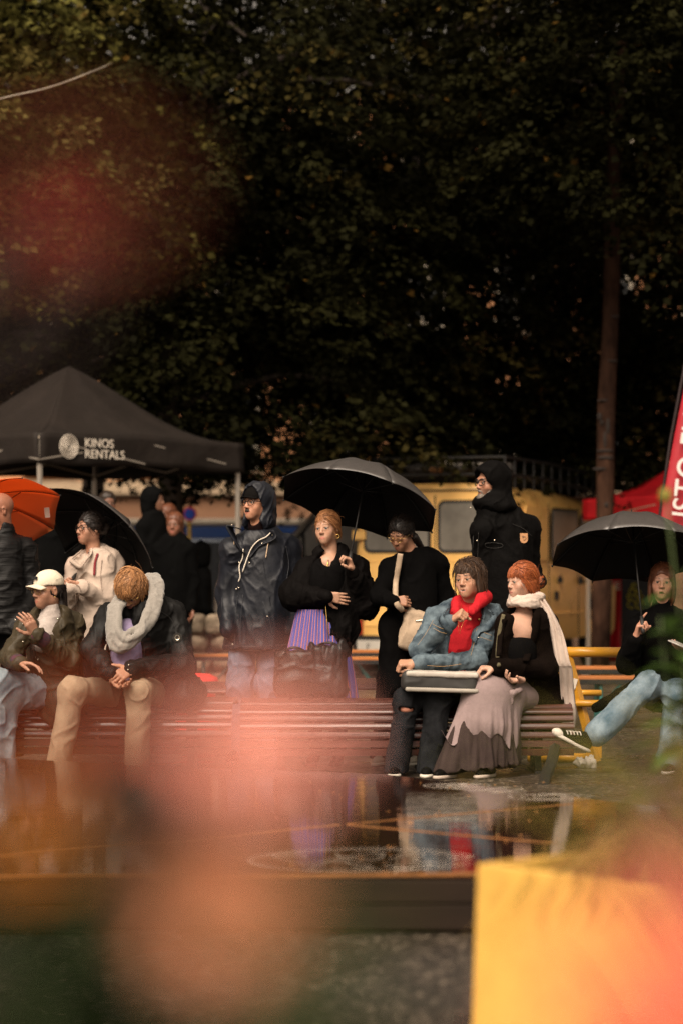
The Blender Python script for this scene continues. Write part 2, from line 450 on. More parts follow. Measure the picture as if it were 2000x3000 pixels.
def leaf_mesh(name, V, Fc, C, parent, m):
    me = bpy.data.meshes.new(name)
    base = np.array(list(parent['base']))
    V = V - base
    me.vertices.add(len(V)); me.vertices.foreach_set('co', V.astype(np.float32).ravel())
    me.loops.add(len(Fc) * 3); me.loops.foreach_set('vertex_index', Fc.astype(np.int32).ravel())
    me.polygons.add(len(Fc)); me.polygons.foreach_set('loop_start', np.arange(len(Fc), dtype=np.int32) * 3)
    me.polygons.foreach_set('loop_total', np.full(len(Fc), 3, np.int32))
    me.update(calc_edges=True)
    ca = me.color_attributes.new('col', 'FLOAT_COLOR', 'POINT'); cc = np.ones((len(V), 4), np.float32); cc[:, :3] = C
    ca.data.foreach_set('color', cc.ravel())
    me.materials.append(m)
    o = bpy.data.objects.new(name, me); COL.objects.link(o); o.parent = parent; o['base'] = list(map(float, base))
    return o
def spray_crown(t, x, y, zc, rx, rz, n_spray, seed, lit_warm, gap, n_leaf, droop, zmin, rg, skirt=0):
    # sprays: flat drooping fans of leaves set through the crown's volume, denser towards the outside
    v = rg.normal(size=(n_spray, 3)); v /= np.linalg.norm(v, axis=1, keepdims=True)
    rad = rg.random(n_spray) ** .45
    lump = .72 + .5 * fbm(v * 2.3 + seed, seed, 3)
    C = np.array([x, y, zc]) + v * rad[:, None] * lump[:, None] * np.array([rx, rx, rz])
    if skirt:
        a_ = rg.random(skirt) * 6.283; q_ = np.sqrt(rg.random(skirt)) * rx * .95
        C = np.concatenate([C, np.stack([x + np.cos(a_) * q_, y + np.sin(a_) * q_, zmin + rg.random(skirt) ** 1.3 * 2.2], 1)])
    C = C[C[:, 2] > zmin]
    if gap is not None: C = C[gap(C, rg)]
    pts = []; ds = []; cs = []; sz = []
    ax = np.array([x, y])
    for c in C:
        o2 = c[:2] - ax; dirv = np.array([*(o2 / (np.linalg.norm(o2) + .01)), 0]) + rg.normal(size=3) * .35
        dirv[2] = -droop + rg.normal() * .15; dirv = unit(dirv)
        side = unit(np.cross(dirv, [0, 0, 1])); nrm = np.cross(side, dirv)
        L = rg.uniform(.5, 1.1); n = n_leaf
        s = rg.random(n) ** .8; wdt = (1 - .55 * s) * .5 * L
        lat = rg.uniform(-1, 1, n) * wdt
        p = c + dirv * (s * L)[:, None] + side * lat[:, None] + nrm * rg.normal(size=n)[:, None] * .05 - np.array([0, 0, 1]) * (.28 * (s * L) ** 2 + .25 * np.abs(lat) ** 1.3)[:, None]
        pts.append(p)
        ds.append(dirv + side * np.sign(lat)[:, None] * .9 + rg.normal(size=(n, 3)) * .35 + np.array([0, 0, -.35]))
        bough = fbm(c[None] * .45 + 3.1, 5, 2)[0]
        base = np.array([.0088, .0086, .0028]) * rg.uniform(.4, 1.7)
        if lit_warm > .3: base = np.array([.10, .092, .024]) * rg.uniform(.45, 1.4)  # left crowns: open-sky light put into a brighter leaf colour
        if rg.random() < lit_warm * 4 * max(0, bough - .38): base = np.array([.05, .040, .012]) * rg.uniform(.4, 1.3) * (1 + 6 * max(0, lit_warm - .25))  # lit clumps painted into the leaf colour, bough by bough
        cl = base * rg.uniform(.7, 1.35, (n, 1))
        aut = rg.random(n) < lit_warm * .05; cl[aut] = np.array([.10, .055, .012])
        cs.append(cl); sz.append(rg.uniform(.06, .125, n))
    V, Fc, CC = leaves(np.concatenate(pts), np.concatenate(ds), np.concatenate(sz), np.concatenate(cs), rg)
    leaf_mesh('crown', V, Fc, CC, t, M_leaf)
def tree(x, y, label, r_trunk, zc, rx, rz, n_spray, seed, lit_warm=.15, gap=None, n_leaf=60, droop=.35, zmin=2.4, group='broadleaf trees', skirt=0):
    rg = np.random.default_rng(seed)
    t = empty('broadleaf_tree', (x, y, 0), label, 'tree', group)
    mb = MB()
    H = zc + rz * .5
    trunk = [np.array([x + math.sin(k * .7 + seed) * .05 * k, y + math.cos(k * 1.1 + seed) * .04 * k, H * k / 8]) for k in range(9)]
    mb.tube(trunk, np.linspace(r_trunk, r_trunk * .3, 9) * np.array([1.35] + [1] * 8), 12)
    limbs = []
    for k in range(26):
        t0 = trunk[3] + (trunk[8] - trunk[3]) * rg.random()
        a = rg.random() * 2 * math.pi
        el = rg.uniform(-.15, .55)
        L = rx * rg.uniform(.65, 1.0)
        end = t0 + np.array([math.cos(a) * L, math.sin(a) * L, el * L * .8])
        midp = (t0 + end) / 2 + np.array([0, 0, .12 * L])
        path = smooth_path([t0, midp, end], 7)
        limbs.append(path)
        mb.tube(path, np.linspace(r_trunk * .32, .015, 7), 6)
    mb.build('trunk', M_bark, t, True)
    spray_crown(t, x, y, zc, rx, rz, n_spray, seed, lit_warm, gap, n_leaf, droop, zmin, rg, skirt)
    return t
def thin(cx, cz, r, keep):
    """an opening in the crown, a lean patch around a height and place along the row"""
    def f(C, rg):
        d = ((C[:, 0] - cx) / r[0]) ** 2 + ((C[:, 2] - cz) / r[1]) ** 2
        return (d > 1) | (rg.random(len(C)) < keep)
    return f
TREES = [
    # x, y, label, trunk r, crown centre z, rx, rz, sprays, seed, warm
    (-2.05, 30.5, 'dark broadleaf tree whose trunk rises just behind the black canopy tent', .17, 6.6, 3.9, 4.6, 1150, 3, .10, lambda C, rg: thin(-.75, 3.6, (.7, .75), .3)(C, rg) & ~((C[:, 0] < -2.4) & (C[:, 2] < 3.7))),
    (-5.5, 29.0, 'broadleaf tree with light put into its leaf colour rising above the black canopy tent', .2, 6.9, 3.7, 3.3, 1000, 11, .38, None),
    (1.4, 34.5, 'dense dark broadleaf tree directly behind the yellow van', .22, 6.8, 4.6, 4.9, 1300, 5, .12, thin(-.75, 3.8, (.75, 1.1), .25)),
    (6.6, 35.2, 'dark broadleaf tree standing behind the red canopy tent', .2, 6.7, 4.5, 4.7, 1250, 8, .10, thin(4.9, 3.2, (.9, .9), .3)),
    (-10.5, 27.0, 'broadleaf tree with yellow-green leaves spreading left of the black canopy tent', .2, 7.4, 4.0, 4.2, 800, 14, .45, None),
    (3.6, 41.0, 'tall broadleaf tree farthest back beside the ochre building', .24, 8.6, 5.6, 6.4, 900, 21, .1, None),
    (-4.2, 41.5, 'tall broadleaf tree in the back row before the ochre building windows', .24, 7.4, 5.4, 4.0, 900, 27, .15, thin(-6.2, 2.6, (3.4, 1.3), .05)),
    (10.5, 38.0, 'broad dark broadleaf tree at the far right end of the back row', .24, 8.0, 5.4, 6.0, 700, 29, .1, None),
]
for (x, y, lb, rt, zc, rx, rz, ns, sd, wm, gp) in TREES:
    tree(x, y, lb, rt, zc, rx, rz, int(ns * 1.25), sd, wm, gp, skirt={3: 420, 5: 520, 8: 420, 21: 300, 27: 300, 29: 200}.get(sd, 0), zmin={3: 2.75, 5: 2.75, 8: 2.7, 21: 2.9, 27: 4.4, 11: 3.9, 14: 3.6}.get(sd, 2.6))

# the tall bare trunk beside the van
M_pine = mat('peeling_bark', (.022, .010, .007), .9, spec=.1, col2=(.06, .029, .017), var=.5, vscale=7, bump=.9, bscale=16, bdist=.03, stretch=(1, 1, .35), detail=7)
M_knot = mat('dark_knot', (.02, .014, .011), .9)
bt = empty('pine_tree', (3.117, 28.6, 0), 'tree with a tall straight bare reddish trunk and dark knots beside the yellow van', 'tree')
path = [P(1762 + k * 5.2, 1700 - k * 175, 28.6) + np.array([math.sin(k * 1.7) * .012, 0, 0]) for k in range(-1, 10)]
path[0][2] = -.05
MB().tube(path, np.linspace(.116, .082, len(path)) * (1 + .04 * np.sin(np.arange(len(path)) * 2.1)), 16).build('trunk', M_pine, bt, True)
for (u, v, ww, hh) in ((1752, 1222, 8, 12), (1758, 1240, 6, 8), (1768, 1322, 26, 5), (1770, 1342, 24, 6), (1752, 1375, 22, 5), (1768, 1290, 6, 26), (1776, 1250, 6, 26), (1762, 1175, 18, 4), (1772, 1480, 7, 9), (1790, 1060, 16, 4), (1797, 930, 14, 4)):
    c = P(u, v, 28.6) + np.array([0, -.10, 0]); k = 28.6 / F_PX
    MB().ellip(c, (ww * k, .02, hh * k), nu=10, nv=6).build('knot', M_knot, bt, True)

spray_crown(bt, 3.6, 28.0, 7.8, 2.6, 3.2, 760, 41, .12, None, 60, .35, 4.35, np.random.default_rng(41))

# ================================================================== pop-up tents
M_tent = mat('black_tent_cloth', (.013, .0095, .0075), .7, spec=.2, var=.2, vscale=3, bump=.35, bscale=5, bdist=.05)
M_alu = mat('tent_aluminium', (.5, .44, .37), .35, metal=.7)
M_print = mat('white_print', (.7, .62, .52), .8)
def tent(name, C, diag_v, z_e, z_a, val, M, label, cat='tent', legs=(0, 1, 2, 3), r=None):
    t = empty(name, (C[0], C[1], 0), label, cat)
    cs = [np.array([C[0] + d[0], C[1] + d[1], z_e]) for d in diag_v]
    ap = np.array([C[0], C[1], z_a])
    n = 12
    for i in range(4):
        a, b = cs[i], cs[(i + 1) % 4]; rows = []
        for s in np.linspace(0, 1, n):
            row = []
            for q in np.linspace(0, 1, 2 * n + 1):
                e = a + (b - a) * q + np.array([0, 0, .035 * (1 - abs(2 * q - 1)) - .02 * math.sin(math.pi * 2 * q) ** 2])
                p = e + (ap - e) * s
                p[2] -= .26 * math.sin(math.pi * s) ** 1.0 * (.75 + .25 * abs(2 * q - 1)) * (1 - s) + .02 * math.sin(9 * q + 3 * i) * (1 - s) * s
                row.append(p)
            rows.append(row)
        thick('roof_panel', rows, .004, M, t)
        v = []
        nrm = unit(np.cross(b - a, [0, 0, 1]))
        for s in np.linspace(0, 1, 6):
            v.append([a + (b - a) * q + nrm * (.012 + .014 * math.sin(q * 17 + 4 * s + i) * s) + np.array([0, 0, .035 * (1 - abs(2 * q - 1)) * (1 - s) - val * s - .012 * math.sin(q * 9 + i) * s]) for q in np.linspace(0, 1, 30)])
        thick('valance', v, .004, M, t)
    for i in legs:
        a = cs[i]; inn = unit(ap - a) * .06
        mb = MB(); mb.box((a[0] + inn[0], a[1] + inn[1], z_e / 2), (.021, .021, z_e / 2 - .004), rotz(.785), .004); lg = mb.build('leg', M_alu, t)
        MB().box((a[0] + inn[0], a[1] + inn[1], .012), (.06, .06, .01), rotz(.785), .003).build('foot_plate', M_alu, lg)
    tr = MB()
    for i in range(4):
        a, b = cs[i], cs[(i + 1) % 4]; inn = np.array([0, 0, -.05]); mid = (a + b) / 2
        for (p, q) in ((a, mid), (mid, b)):
            tr.tube([p + inn, q + inn + [0, 0, -.22]], .012, 6); tr.tube([p + inn + [0, 0, -.22], q + inn], .012, 6)
    tr.build('truss', M_alu, t)
    return t, cs, ap
TC = np.array([-2.93, 26.0])
tt, tcs, tap = tent('canopy_tent', TC, [(-.07, -2.0), (1.87, .05), (.08, 2.0), (-1.87, -.05)], 2.67, 3.5, .31, M_tent, 'black pop-up canopy tent with printed valance and pale legs')
# the printed mark and words on the front right valance
a, b = tcs[0], tcs[1]; xd = unit(b - a); nr = unit(np.cross(b - a, [0, 0, 1]))
if nr[1] > 0: nr = -nr
M_ringdark = M_tent
o0 = a + xd * .36 + nr * .035 + np.array([0, 0, -.13])
mb = MB()
for k in range(7):
    rr = .02 + k * .0165; aa = np.linspace(0, 2 * math.pi, 40, endpoint=False)
    mb.tube([o0 + xd * math.cos(q) * rr + np.array([0, 0, 1]) * math.sin(q) * rr for q in aa], .0036, 6, closed=True)
mb.build('valance_emblem', M_print, tt, True)
text_mesh('KINOS', .125, 'valance_lettering', M_print, tt, o0 + xd * .2 + np.array([0, 0, .005]) + nr * .006, xd, (0, 0, 1), .002, width=1.05)
text_mesh('RENTALS', .125, 'valance_lettering', M_print, tt, o0 + xd * .2 + np.array([0, 0, -.105]) + nr * .006, xd, (0, 0, 1), .002, width=1.05)

M_red = mat('red_tent_cloth', (.55, .012, .02), .6, var=.15, vscale=4, bump=.3, bscale=5, bdist=.05)
_t = M_red.node_tree; _tr = _t.nodes.new('ShaderNodeBsdfTranslucent'); _tr.inputs[0].default_value = (.8, .02, .03, 1); _mx = _t.nodes.new('ShaderNodeMixShader'); _mx.inputs[0].default_value = .45
_t.links.new(_t.nodes['Principled BSDF'].outputs[0], _mx.inputs[1]); _t.links.new(_tr.outputs[0], _mx.inputs[2]); _t.links.new(_mx.outputs[0], _t.nodes['Material Output'].inputs[0])
tent('canopy_tent', np.array([4.92, 30.2]), [(0, -1.9), (1.9, 0), (0, 1.9), (-1.9, 0)], 2.2, 3.1, .26, M_red, 'red pop-up canopy tent behind the bare trunk and the tall red flag')
# red banner under that tent with the end of a word, and a dark board with yellow scrawl
bn = empty('hanging_banner', (4.0, 34.2, 0), 'red cloth banner hanging beside the front of the yellow van', 'banner')
gx = [[P(1772 + 45 * i / 8, 1690 + 250 * j / 12, 34.2) + np.array([0, .03 * math.sin(i * 1.3 + j * .4), 0]) for i in range(9)] for j in range(13)]
thick('cloth', gx, .006, M_red, bn)
MB().tube([P(1765, 1680, 34.2), P(1825, 1680, 34.2)], .015, 6).tube([P(1766, 1680, 34.2), (P(1766, 1680, 34.2)[0], 34.2, 0)], .015, 6).build('frame', mat('black_metal', (.015, .014, .013), .5, metal=.3), bn)
text_mesh('TE', .17, 'banner_lettering', M_print, bn, P(1776, 1728, 34.2) + np.array([0, -.06, 0]), (1, 0, 0), (0, 0, 1), .002)
M_board = mat('dark_board', (.012, .012, .012), .6, var=.5, vscale=6)
M_ylw = mat('yellow_paint_scrawl', (.45, .40, .03), .7)
sb = empty('sandwich_board', (P(1868, 1700, 35)[0], 35.0, 0), 'dark board with yellow painted scrawl beside the red banner', 'board')
MB().box((*P(1862, 1700, 35)[:2], .66), (.22, .02, .66), bev=.008).build('panel', M_board, sb)
mb = MB()
for (u, v, r) in ((1848, 1770, 11), (1872, 1772, 11), (1850, 1735, 9), (1866, 1740, 8), (1856, 1718, 7), (1842, 1748, 6), (1875, 1752, 7)):
    c = P(u, v, 34.97); k = 35 / F_PX
    mb.tube([c + np.array([math.cos(q) * r * k, 0, math.sin(q) * r * k * 1.1]) for q in np.linspace(0, 5.4, 16)], .012, 6)
mb.build('scrawl', M_ylw, sb, True)

# ================================================================== tall red flag at the right
M_flag = mat('red_flag_cloth', (.30, .009, .018), .55, var=.1, vscale=4, bump=.25, bscale=6, bdist=.03)
fl = empty('feather_flag', (P(1940, 2000, 22)[0], 22.0, 0), 'tall red feather flag with white upright lettering', 'flag')
rows = []
for j in range(24):
    t = j / 23; v = 1600 - t * 640
    uL = 1918 + 100 * t + 22 * t * t
    rows.append([P(uL + 300 * i / 9 * (1 - .35 * t), v, 22) + np.array([0, .05 * math.sin(i * .8 + t * 5) * (i / 9), 0]) for i in range(10)])
thick('cloth', rows, .006, M_flag, fl)
MB().tube([P(1912, 1692 + CAM_H * F_PX / 22, 22), P(1917, 1605, 22), P(1962, 1290, 22), P(2025, 960, 22), P(2090, 840, 22)], .014, 8).build('pole', mat('dark_pole', (.03, .02, .02), .4, metal=.5), fl, True)
dirv = unit(P(2000, 1245, 22) - P(1962, 1560, 22)); up = unit(np.cross([0, 1, 0], dirv)); up = -up if up[0] > 0 else up
text_mesh('USTO FUN', .34, 'flag_lettering', mat('flag_print', (.62, .55, .52), .7), fl, P(2030, 1565, 22) + np.array([0, -.075, 0]), dirv, up, .002, width=.8)
# ================================================================== shared finishes
M_yellow = mat('yellow_van_paint', (.90, .53, .16), .32, var=.07, vscale=1.6, coat=.3, rvar=.1)
M_rubber = mat('black_rubber', (.012, .011, .010), .6)
M_black = mat('black_steel', (.014, .013, .012), .5, metal=.2, var=.3, vscale=20)
M_glass = mat('vehicle_glass', (.19, .17, .14), .15, var=.35, vscale=1.3, spec=.6)  # grey base stands in for reflections and the interior behind the panes
M_teal = mat('teal_steel', (.02, .105, .095), .45)
M_beerwood = mat('varnished_orange_board', (.36, .125, .035), .28, var=.25, vscale=12, stretch=(.15, 1, 1), coat=.4)
M_yframe = mat('yellow_enamel', (.62, .29, .025), .28, var=.1, vscale=5, bump=.25, bscale=160, coat=.3)

def rrect(c, xd, yd, wd, ht, rad, th, nd):
    """rounded rectangle plate: centre, directions, size; th thick, standing out along nd"""
    c, xd, yd, nd = map(lambda q: np.asarray(q, float), (c, xd, yd, nd)); pts = []
    for (sx, sy, a0) in ((1, 1, 0), (-1, 1, 90), (-1, -1, 180), (1, -1, 270)):
        for k in range(5):
            a = R_(a0 + k * 22.5)
            pts.append(c + xd * (sx * (wd / 2 - rad) + rad * math.cos(a)) + yd * (sy * (ht / 2 - rad) + rad * math.sin(a)))
    pts = np.array(pts); n = len(pts)
    V = np.vstack([pts, pts + nd * th]); Fc = [tuple(range(n)), tuple(range(2 * n - 1, n - 1, -1))] + [(i, (i + 1) % n, n + (i + 1) % n, n + i) for i in range(n)]
    return V, Fc

# ================================================================== yellow van
VC = np.array([2.07, 28.8, 0]); vr = np.array([.934, -.355, 0]); vr /= np.linalg.norm(vr); vf = np.array([.355, .934, 0]); vf /= np.linalg.norm(vf); Zu = np.array([0, 0, 1.0])
CAMP = np.array([0, 0, CAM_H])
def on_plane(u, v, o, n):
    d = P(u, v, 1.0) - CAMP; return CAMP + d * (np.dot(np.asarray(o) - CAMP, n) / d.dot(n))
rear = lambda u, v: on_plane(u, v, VC, -vf)
side = lambda u, v: on_plane(u, v, VC, vr)
van = empty('yellow_van', tuple(VC - vr * 1.02 + vf * 2.3), 'yellow panel van with black roof rack parked behind the standing people', 'van')
def van_section(t, n=13):
    ins = .05 if t < .01 else 0
    hw = 1.02 - ins - max(0, t - 4.3) * .12
    top = 2.36 - ins * .8 - max(0, t - 2.2) ** 2 * .025
    if t > 3.95: top = 2.28 - (t - 3.95) * 1.05
    if t > 4.75: top = 1.36 - (t - 4.75) * .55
    prof = [(hw - .04, .44), (hw, .52), (hw + .012, .95), (hw + .014, 1.12), (hw, 1.2), (hw - .02, 1.5), (hw - .05, 1.85), (hw - .09, 2.12), (hw - .16, 2.25), (hw - .3, 2.33), (hw - .6, 2.355), (0, 2.36)]
    out = []
    for (s, z) in prof:
        if z > 1.1: z = 1.1 + (z - 1.1) * (top - 1.1) / (2.36 - 1.1)
        out.append((s, z))
    return out + [(-s, z) for (s, z) in reversed(out[:-1])]
ts = [0, .03, .12, .6, 1.2, 1.9, 2.6, 3.2, 3.6, 3.95, 4.3, 4.75, 5.0, 5.08]
V = []; Fc = []
mid = VC - vr * 1.02
for t in ts:
    for (s, z) in van_section(t): V.append(mid + vr * s + vf * t + Zu * z)
n = len(van_section(0))
for i in range(len(ts) - 1):
    for k in range(n - 1): Fc.append((i * n + k, (i + 1) * n + k, (i + 1) * n + k + 1, i * n + k + 1))
Fc.append(tuple(range(n))); Fc.append(tuple((len(ts) - 1) * n + k for k in reversed(range(n))))
for i in range(len(ts) - 1): Fc.append((i * n, i * n + n - 1, (i + 1) * n + n - 1, (i + 1) * n))
vb = make('body', V, Fc, M_yellow, van, True)
md = vb.modifiers.new('split', 'EDGE_SPLIT'); md.split_angle = R_(38)
def van_window(u0, u1, v0, v1, pl, xd, nd, rad, nm='window'):
    a = pl(u0, v1); b = pl(u1, v0); c = (a + b) / 2; wd = abs((b - a).dot(xd)); ht = abs(b[2] - a[2])
    w = make(nm, *rrect(c + nd * .004, xd, Zu, wd + .07, ht + .07, rad + .03, .02, nd), M_rubber, van)
    make('pane', *rrect(c + nd * .012, xd, Zu, wd, ht, rad, .016, nd), M_glass, w)
for (u0, u1) in ((1074, 1254), (1290, 1470)):
    d = make('rear_door', *rrect(rear((u0 + u1) / 2 - (4 if u0 < 1200 else -4), 1640) - vf * .001, vr, Zu, .88, 1.62, .08, .012, -vf), M_yellow, van)
    van_window(u0, u1, 1472, 1612, rear, vr, -vf, .06)
for v in (1644, 1778):
    a = rear(1046, v); b = rear(1500, v); c = (a + b) / 2
    MB().box(c - vf * .012, (abs((b - a).dot(vr)) / 2, .008, .012), np.stack([vr, vf, Zu], 1), .004).build('swage_line', M_yellow, van)
for v in (1568, 1800):
    MB().box(rear(1054, v) - vf * .03, (.085, .03, .06), np.stack([vr, vf, Zu], 1), .012).build('hinge', M_yellow, van)
    MB().box(rear(1496, v) - vf * .03, (.06, .03, .06), np.stack([vr, vf, Zu], 1), .012).build('hinge', M_yellow, van)
MB().box(rear(1274, 1646) - vf * .014, (.006, .006, .8), np.stack([vr, vf, Zu], 1)).build('door_gap', M_rubber, van)
a, b = rear(1040, 1434), rear(1508, 1440)
MB().box((a + b) / 2 - vf * .006 , (.93, .014, .008), np.stack([vr, vf, Zu], 1)).build('gutter', M_rubber, van)
MB().box(rear(1268, 1880) - vf * .07, (1.0, .07, .07), np.stack([vr, vf, Zu], 1), .02).build('rear_bumper', M_black, van)
pl = rear(1096, 1893) - vf * .15
mp_ = MB().box(pl, (.17, .006, .075), np.stack([vr, vf, Zu], 1), .003).build('number_plate', mat('plate_white', (.5, .46, .4), .5), van)
text_mesh('F', .11, 'plate_letter', M_black, mp_, pl - vf * .009 - vr * .05 - Zu * .04, vr, Zu, .001)
for u in (1052, 1500):
    MB().box(rear(u, 1835) - vf * .02, (.05, .02, .1), np.stack([vr, vf, Zu], 1), .01).build('tail_light', mat('red_lamp', (.3, .02, .01), .2), van)
# right side
van_window(1614, 1684, 1502, 1640, side, vf, vr, .05)
van_window(1698, 1720, 1518, 1640, side, vf, vr, .03)
for (u, v) in ((1530, 1488),):
    a, b = side(1534, 1640), side(1600, 1488); c = (a + b) / 2
    V, Fq = rrect(c + vr * .006, vf, Zu, abs((b - a).dot(vf)), abs(b[2] - a[2]), .06, .012, vr)
    make('pressed_panel', V, Fq, M_yellow, van)
a, b = side(1512, 1797), side(1742, 1795)
MB().box((a + b) / 2 + vr * .012, (.012, abs((b - a).dot(vf)) / 2, .012), np.stack([vr, vf, Zu], 1), .004).build('swage_line', M_yellow, van)
for u in (1604, 1690):
    a = side(u, 1470 if u < 1650 else 1490); b = side(u, 1880)
    MB().tube([a + vr * .004, b + vr * .018], .006, 6).build('door_gap', M_rubber, van)
for (u, v) in ((1632, 1700), (1692, 1703), (1712, 1703)):
    c = side(u, v) + vr * .035
    MB().box(c, (.03, .03, .035), np.stack([vr, vf, Zu], 1), .01).tube([c + Zu * .03, c + Zu * .07], .018, 6).build('latch', M_black, van)
c = side(1623, 1745) + vr * .03
MB().box(c, (.012, .06, .055), np.stack([vr, vf, Zu], 1), .004).build('vent', M_black, van)
# painted star in a broken ring on the side
c0 = side(1727, 1765); k = 31.5 / F_PX
mb = MB(); M_star = mat('faded_black_paint', (.05, .032, .014), .7)
for q0 in range(5):
    q = np.linspace(q0 * 1.257 + .12, q0 * 1.257 + 1.13, 8)
    mb.tube([c0 + vr * .017 + vf * math.cos(x) * .2 + Zu * math.sin(x) * .2 for x in q], .008, 6)
pts = [c0 + vr * .018 + vf * math.sin(i * math.pi / 5) * (.15 if i % 2 == 0 else .06) + Zu * math.cos(i * math.pi / 5) * (.15 if i % 2 == 0 else .06) for i in range(10)]
mb.add(np.vstack([pts, np.array(pts) + vr * .003]), [tuple(range(10)), tuple(range(19, 9, -1))] + [(i, (i + 1) % 10, 10 + (i + 1) % 10, 10 + i) for i in range(10)])
mb.build('star_emblem', M_star, van)
MB().box(side(1758, 1722) + vr * .03, (.035, .06, .07), np.stack([vr, vf, Zu], 1), .02).build('indicator', mat('orange_lamp', (.5, .1, .01), .2), van)
M_tyre = mat('tyre_rubber', (.012, .012, .012), .8); M_hub = mat('steel_rim', (.2, .18, .15), .45, metal=.6)
for t in (1.0, 3.78):
    for s in (-1, 1):
        c = mid + vr * s * .92 + vf * t + Zu * .36
        q = np.linspace(0, 2 * math.pi, 28, endpoint=False)
        wh = empty('wheel', tuple(c), None, None); wh.parent = van; wh.location = tuple(c - np.array(list(van['base'])))
        MB().tube([c + vf * math.cos(x) * .27 + Zu * math.sin(x) * .27 for x in q], .088, 10, closed=True).build('tyre', M_tyre, wh, True)
        MB().tube([c - vr * .06, c + vr * .06 * 1], .19, 18).build('rim', M_hub, wh)
        V = []
        qa = np.linspace(-.1, math.pi + .1, 16)
        G = [[c + vr * s * (.105 + o) + vf * math.cos(x) * r2 + Zu * math.sin(x) * r2 for x in qa] for (r2, o) in ((.5, 0.005), (.47, .05), (.42, .055), (.40, .02))]
        MB().grid(G).build('wheel_arch', M_yellow, van, True)
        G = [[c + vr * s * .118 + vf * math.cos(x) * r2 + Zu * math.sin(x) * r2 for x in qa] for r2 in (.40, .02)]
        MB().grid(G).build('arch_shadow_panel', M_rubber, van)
rk = MB(); L0, L1 = -.15, 3.9
tp = lambda s, t, z: mid + vr * s + vf * t + Zu * z
for s in (-.93, .93):
    for z in (2.46, 2.66): rk.tube([tp(s, L0, z), tp(s, 1.8, z), tp(s, L1, z - .06)], .018, 6)
for t in np.linspace(L0, L1, 11):
    rk.tube([tp(-.93, t, 2.46 - max(0, t - 2.4) * .03), tp(.93, t, 2.46 - max(0, t - 2.4) * .03)], .014, 6)
    for s in (-.93, .93): rk.tube([tp(s, t, 2.3), tp(s, t, 2.66)], .014, 6)
for z in (2.46, 2.56, 2.66): rk.tube([tp(-.93, L0, z), tp(.93, L0, z)], .017, 6)
for s in np.linspace(-.85, .85, 9): rk.tube([tp(s, L0, 2.475), tp(s, L1, 2.43)], .012, 5)
rk.build('roof_rack', M_black, van)
# the things on the rack
lr = empty('rope_bundle', tuple(tp(.05, .1, 2.48)), 'dark tarpaulin bundle lashed on the van roof rack', 'bundle')
V, Q = sdf([ell(tp(-.3 + k * .13, .25 + .1 * (k % 3), 2.54), (.14, .16, .075), k=.05) for k in range(9)], .02)
V = folds(V, Q, .03, 12, seed=2)
make('tarpaulin', V, Q.tolist(), mat('dark_tarp', (.02, .016, .013), .5, var=.5, vscale=8), lr, True)
jc = empty('jerrycan', tuple(tp(-.02, .0, 2.56)), 'small orange-brown canister tied on the roof rack of the van', 'canister')
cc = rear(1270, 1370) + vf * .1
MB().box(cc, (.075, .06, .055), np.stack([vr, vf, Zu], 1), .015).build('can', mat('canister_orange', (.3, .13, .04), .4), jc)
MB().ellip(cc + vr * .08 + Zu * .05, (.07, .05, .04)).build('cloth_wrap', mat('pale_rag', (.4, .35, .3), .8), jc, True)
MB().tube(smooth_path([cc + vr * .1 + Zu * .05, cc + vr * .3 + Zu * .03, cc + vr * .55 + Zu * .035, cc + vr * .75 + Zu * .0], 12), .012, 6).build('strap', mat('pale_rag', (.4, .35, .3), .8), jc, True)

# ================================================================== silver vehicle and blue-white bus behind
M_silver = mat('silver_paint', (.42, .37, .31), .3, metal=.3, var=.05, coat=.4)
def extrude_profile(name, uv, D, depth, m, parent, taper=.86, vt=1600, smooth=False):
    A = np.array([P(u, v, D) for (u, v) in uv]); B = A.copy(); B[:, 1] += depth
    n = len(A); V = np.vstack([A, B]); return make(name, V, [tuple(range(n)), tuple(range(2 * n - 1, n - 1, -1))] + [(i, n + i, n + (i + 1) % n, (i + 1) % n) for i in range(n)], m, parent, smooth)
SD = 33.6
sv = empty('silver_van', (P(880, 1900, SD)[0], SD, 0), 'silver van with slanted windscreen parked beside the yellow van', 'van')
prof = [(640, 1868), (628, 1800), (632, 1720), (648, 1682), (700, 1660), (790, 1628), (860, 1560), (915, 1500), (940, 1490), (1090, 1478), (1160, 1482), (1172, 1510), (1176, 1860)]
o = extrude_profile('body', prof, SD, 1.75, M_silver, sv)
md = o.modifiers.new('bev', 'BEVEL'); md.width = .07; md.segments = 3; md.limit_method = 'ANGLE'; md.angle_limit = R_(15)
def flatpoly(name, uv, D, m, parent, th=.012):
    A = np.array([P(u, v, D) for (u, v) in uv]); B = A - np.array([0, th, 0]); n = len(A)
    return make(name, np.vstack([A, B]), [tuple(range(n)), tuple(range(2 * n - 1, n - 1, -1))] + [(i, n + i, n + (i + 1) % n, (i + 1) % n) for i in range(n)], m, parent)
flatpoly('side_window', [(815, 1635), (872, 1568), (918, 1516), (942, 1516), (942, 1640)], SD - .004, M_rubber, sv)
flatpoly('pane', [(832, 1628), (880, 1572), (884, 1572), (884, 1628)], SD - .02, M_glass, sv)
flatpoly('pane', [(894, 1628), (894, 1560), (920, 1524), (936, 1524), (936, 1632)], SD - .02, M_glass, sv)
flatpoly('side_window', [(955, 1514), (1060, 1510), (1060, 1640), (955, 1640)], SD - .004, M_glass, sv)
MB().box(P(838, 1640, SD) - np.array([0, .1, 0]), (.09, .1, .08), bev=.03).build('mirror', M_rubber, sv)
flatpoly('headlight', [(640, 1722), (665, 1700), (690, 1704), (680, 1730), (650, 1740)], SD - .004, M_glass, sv)
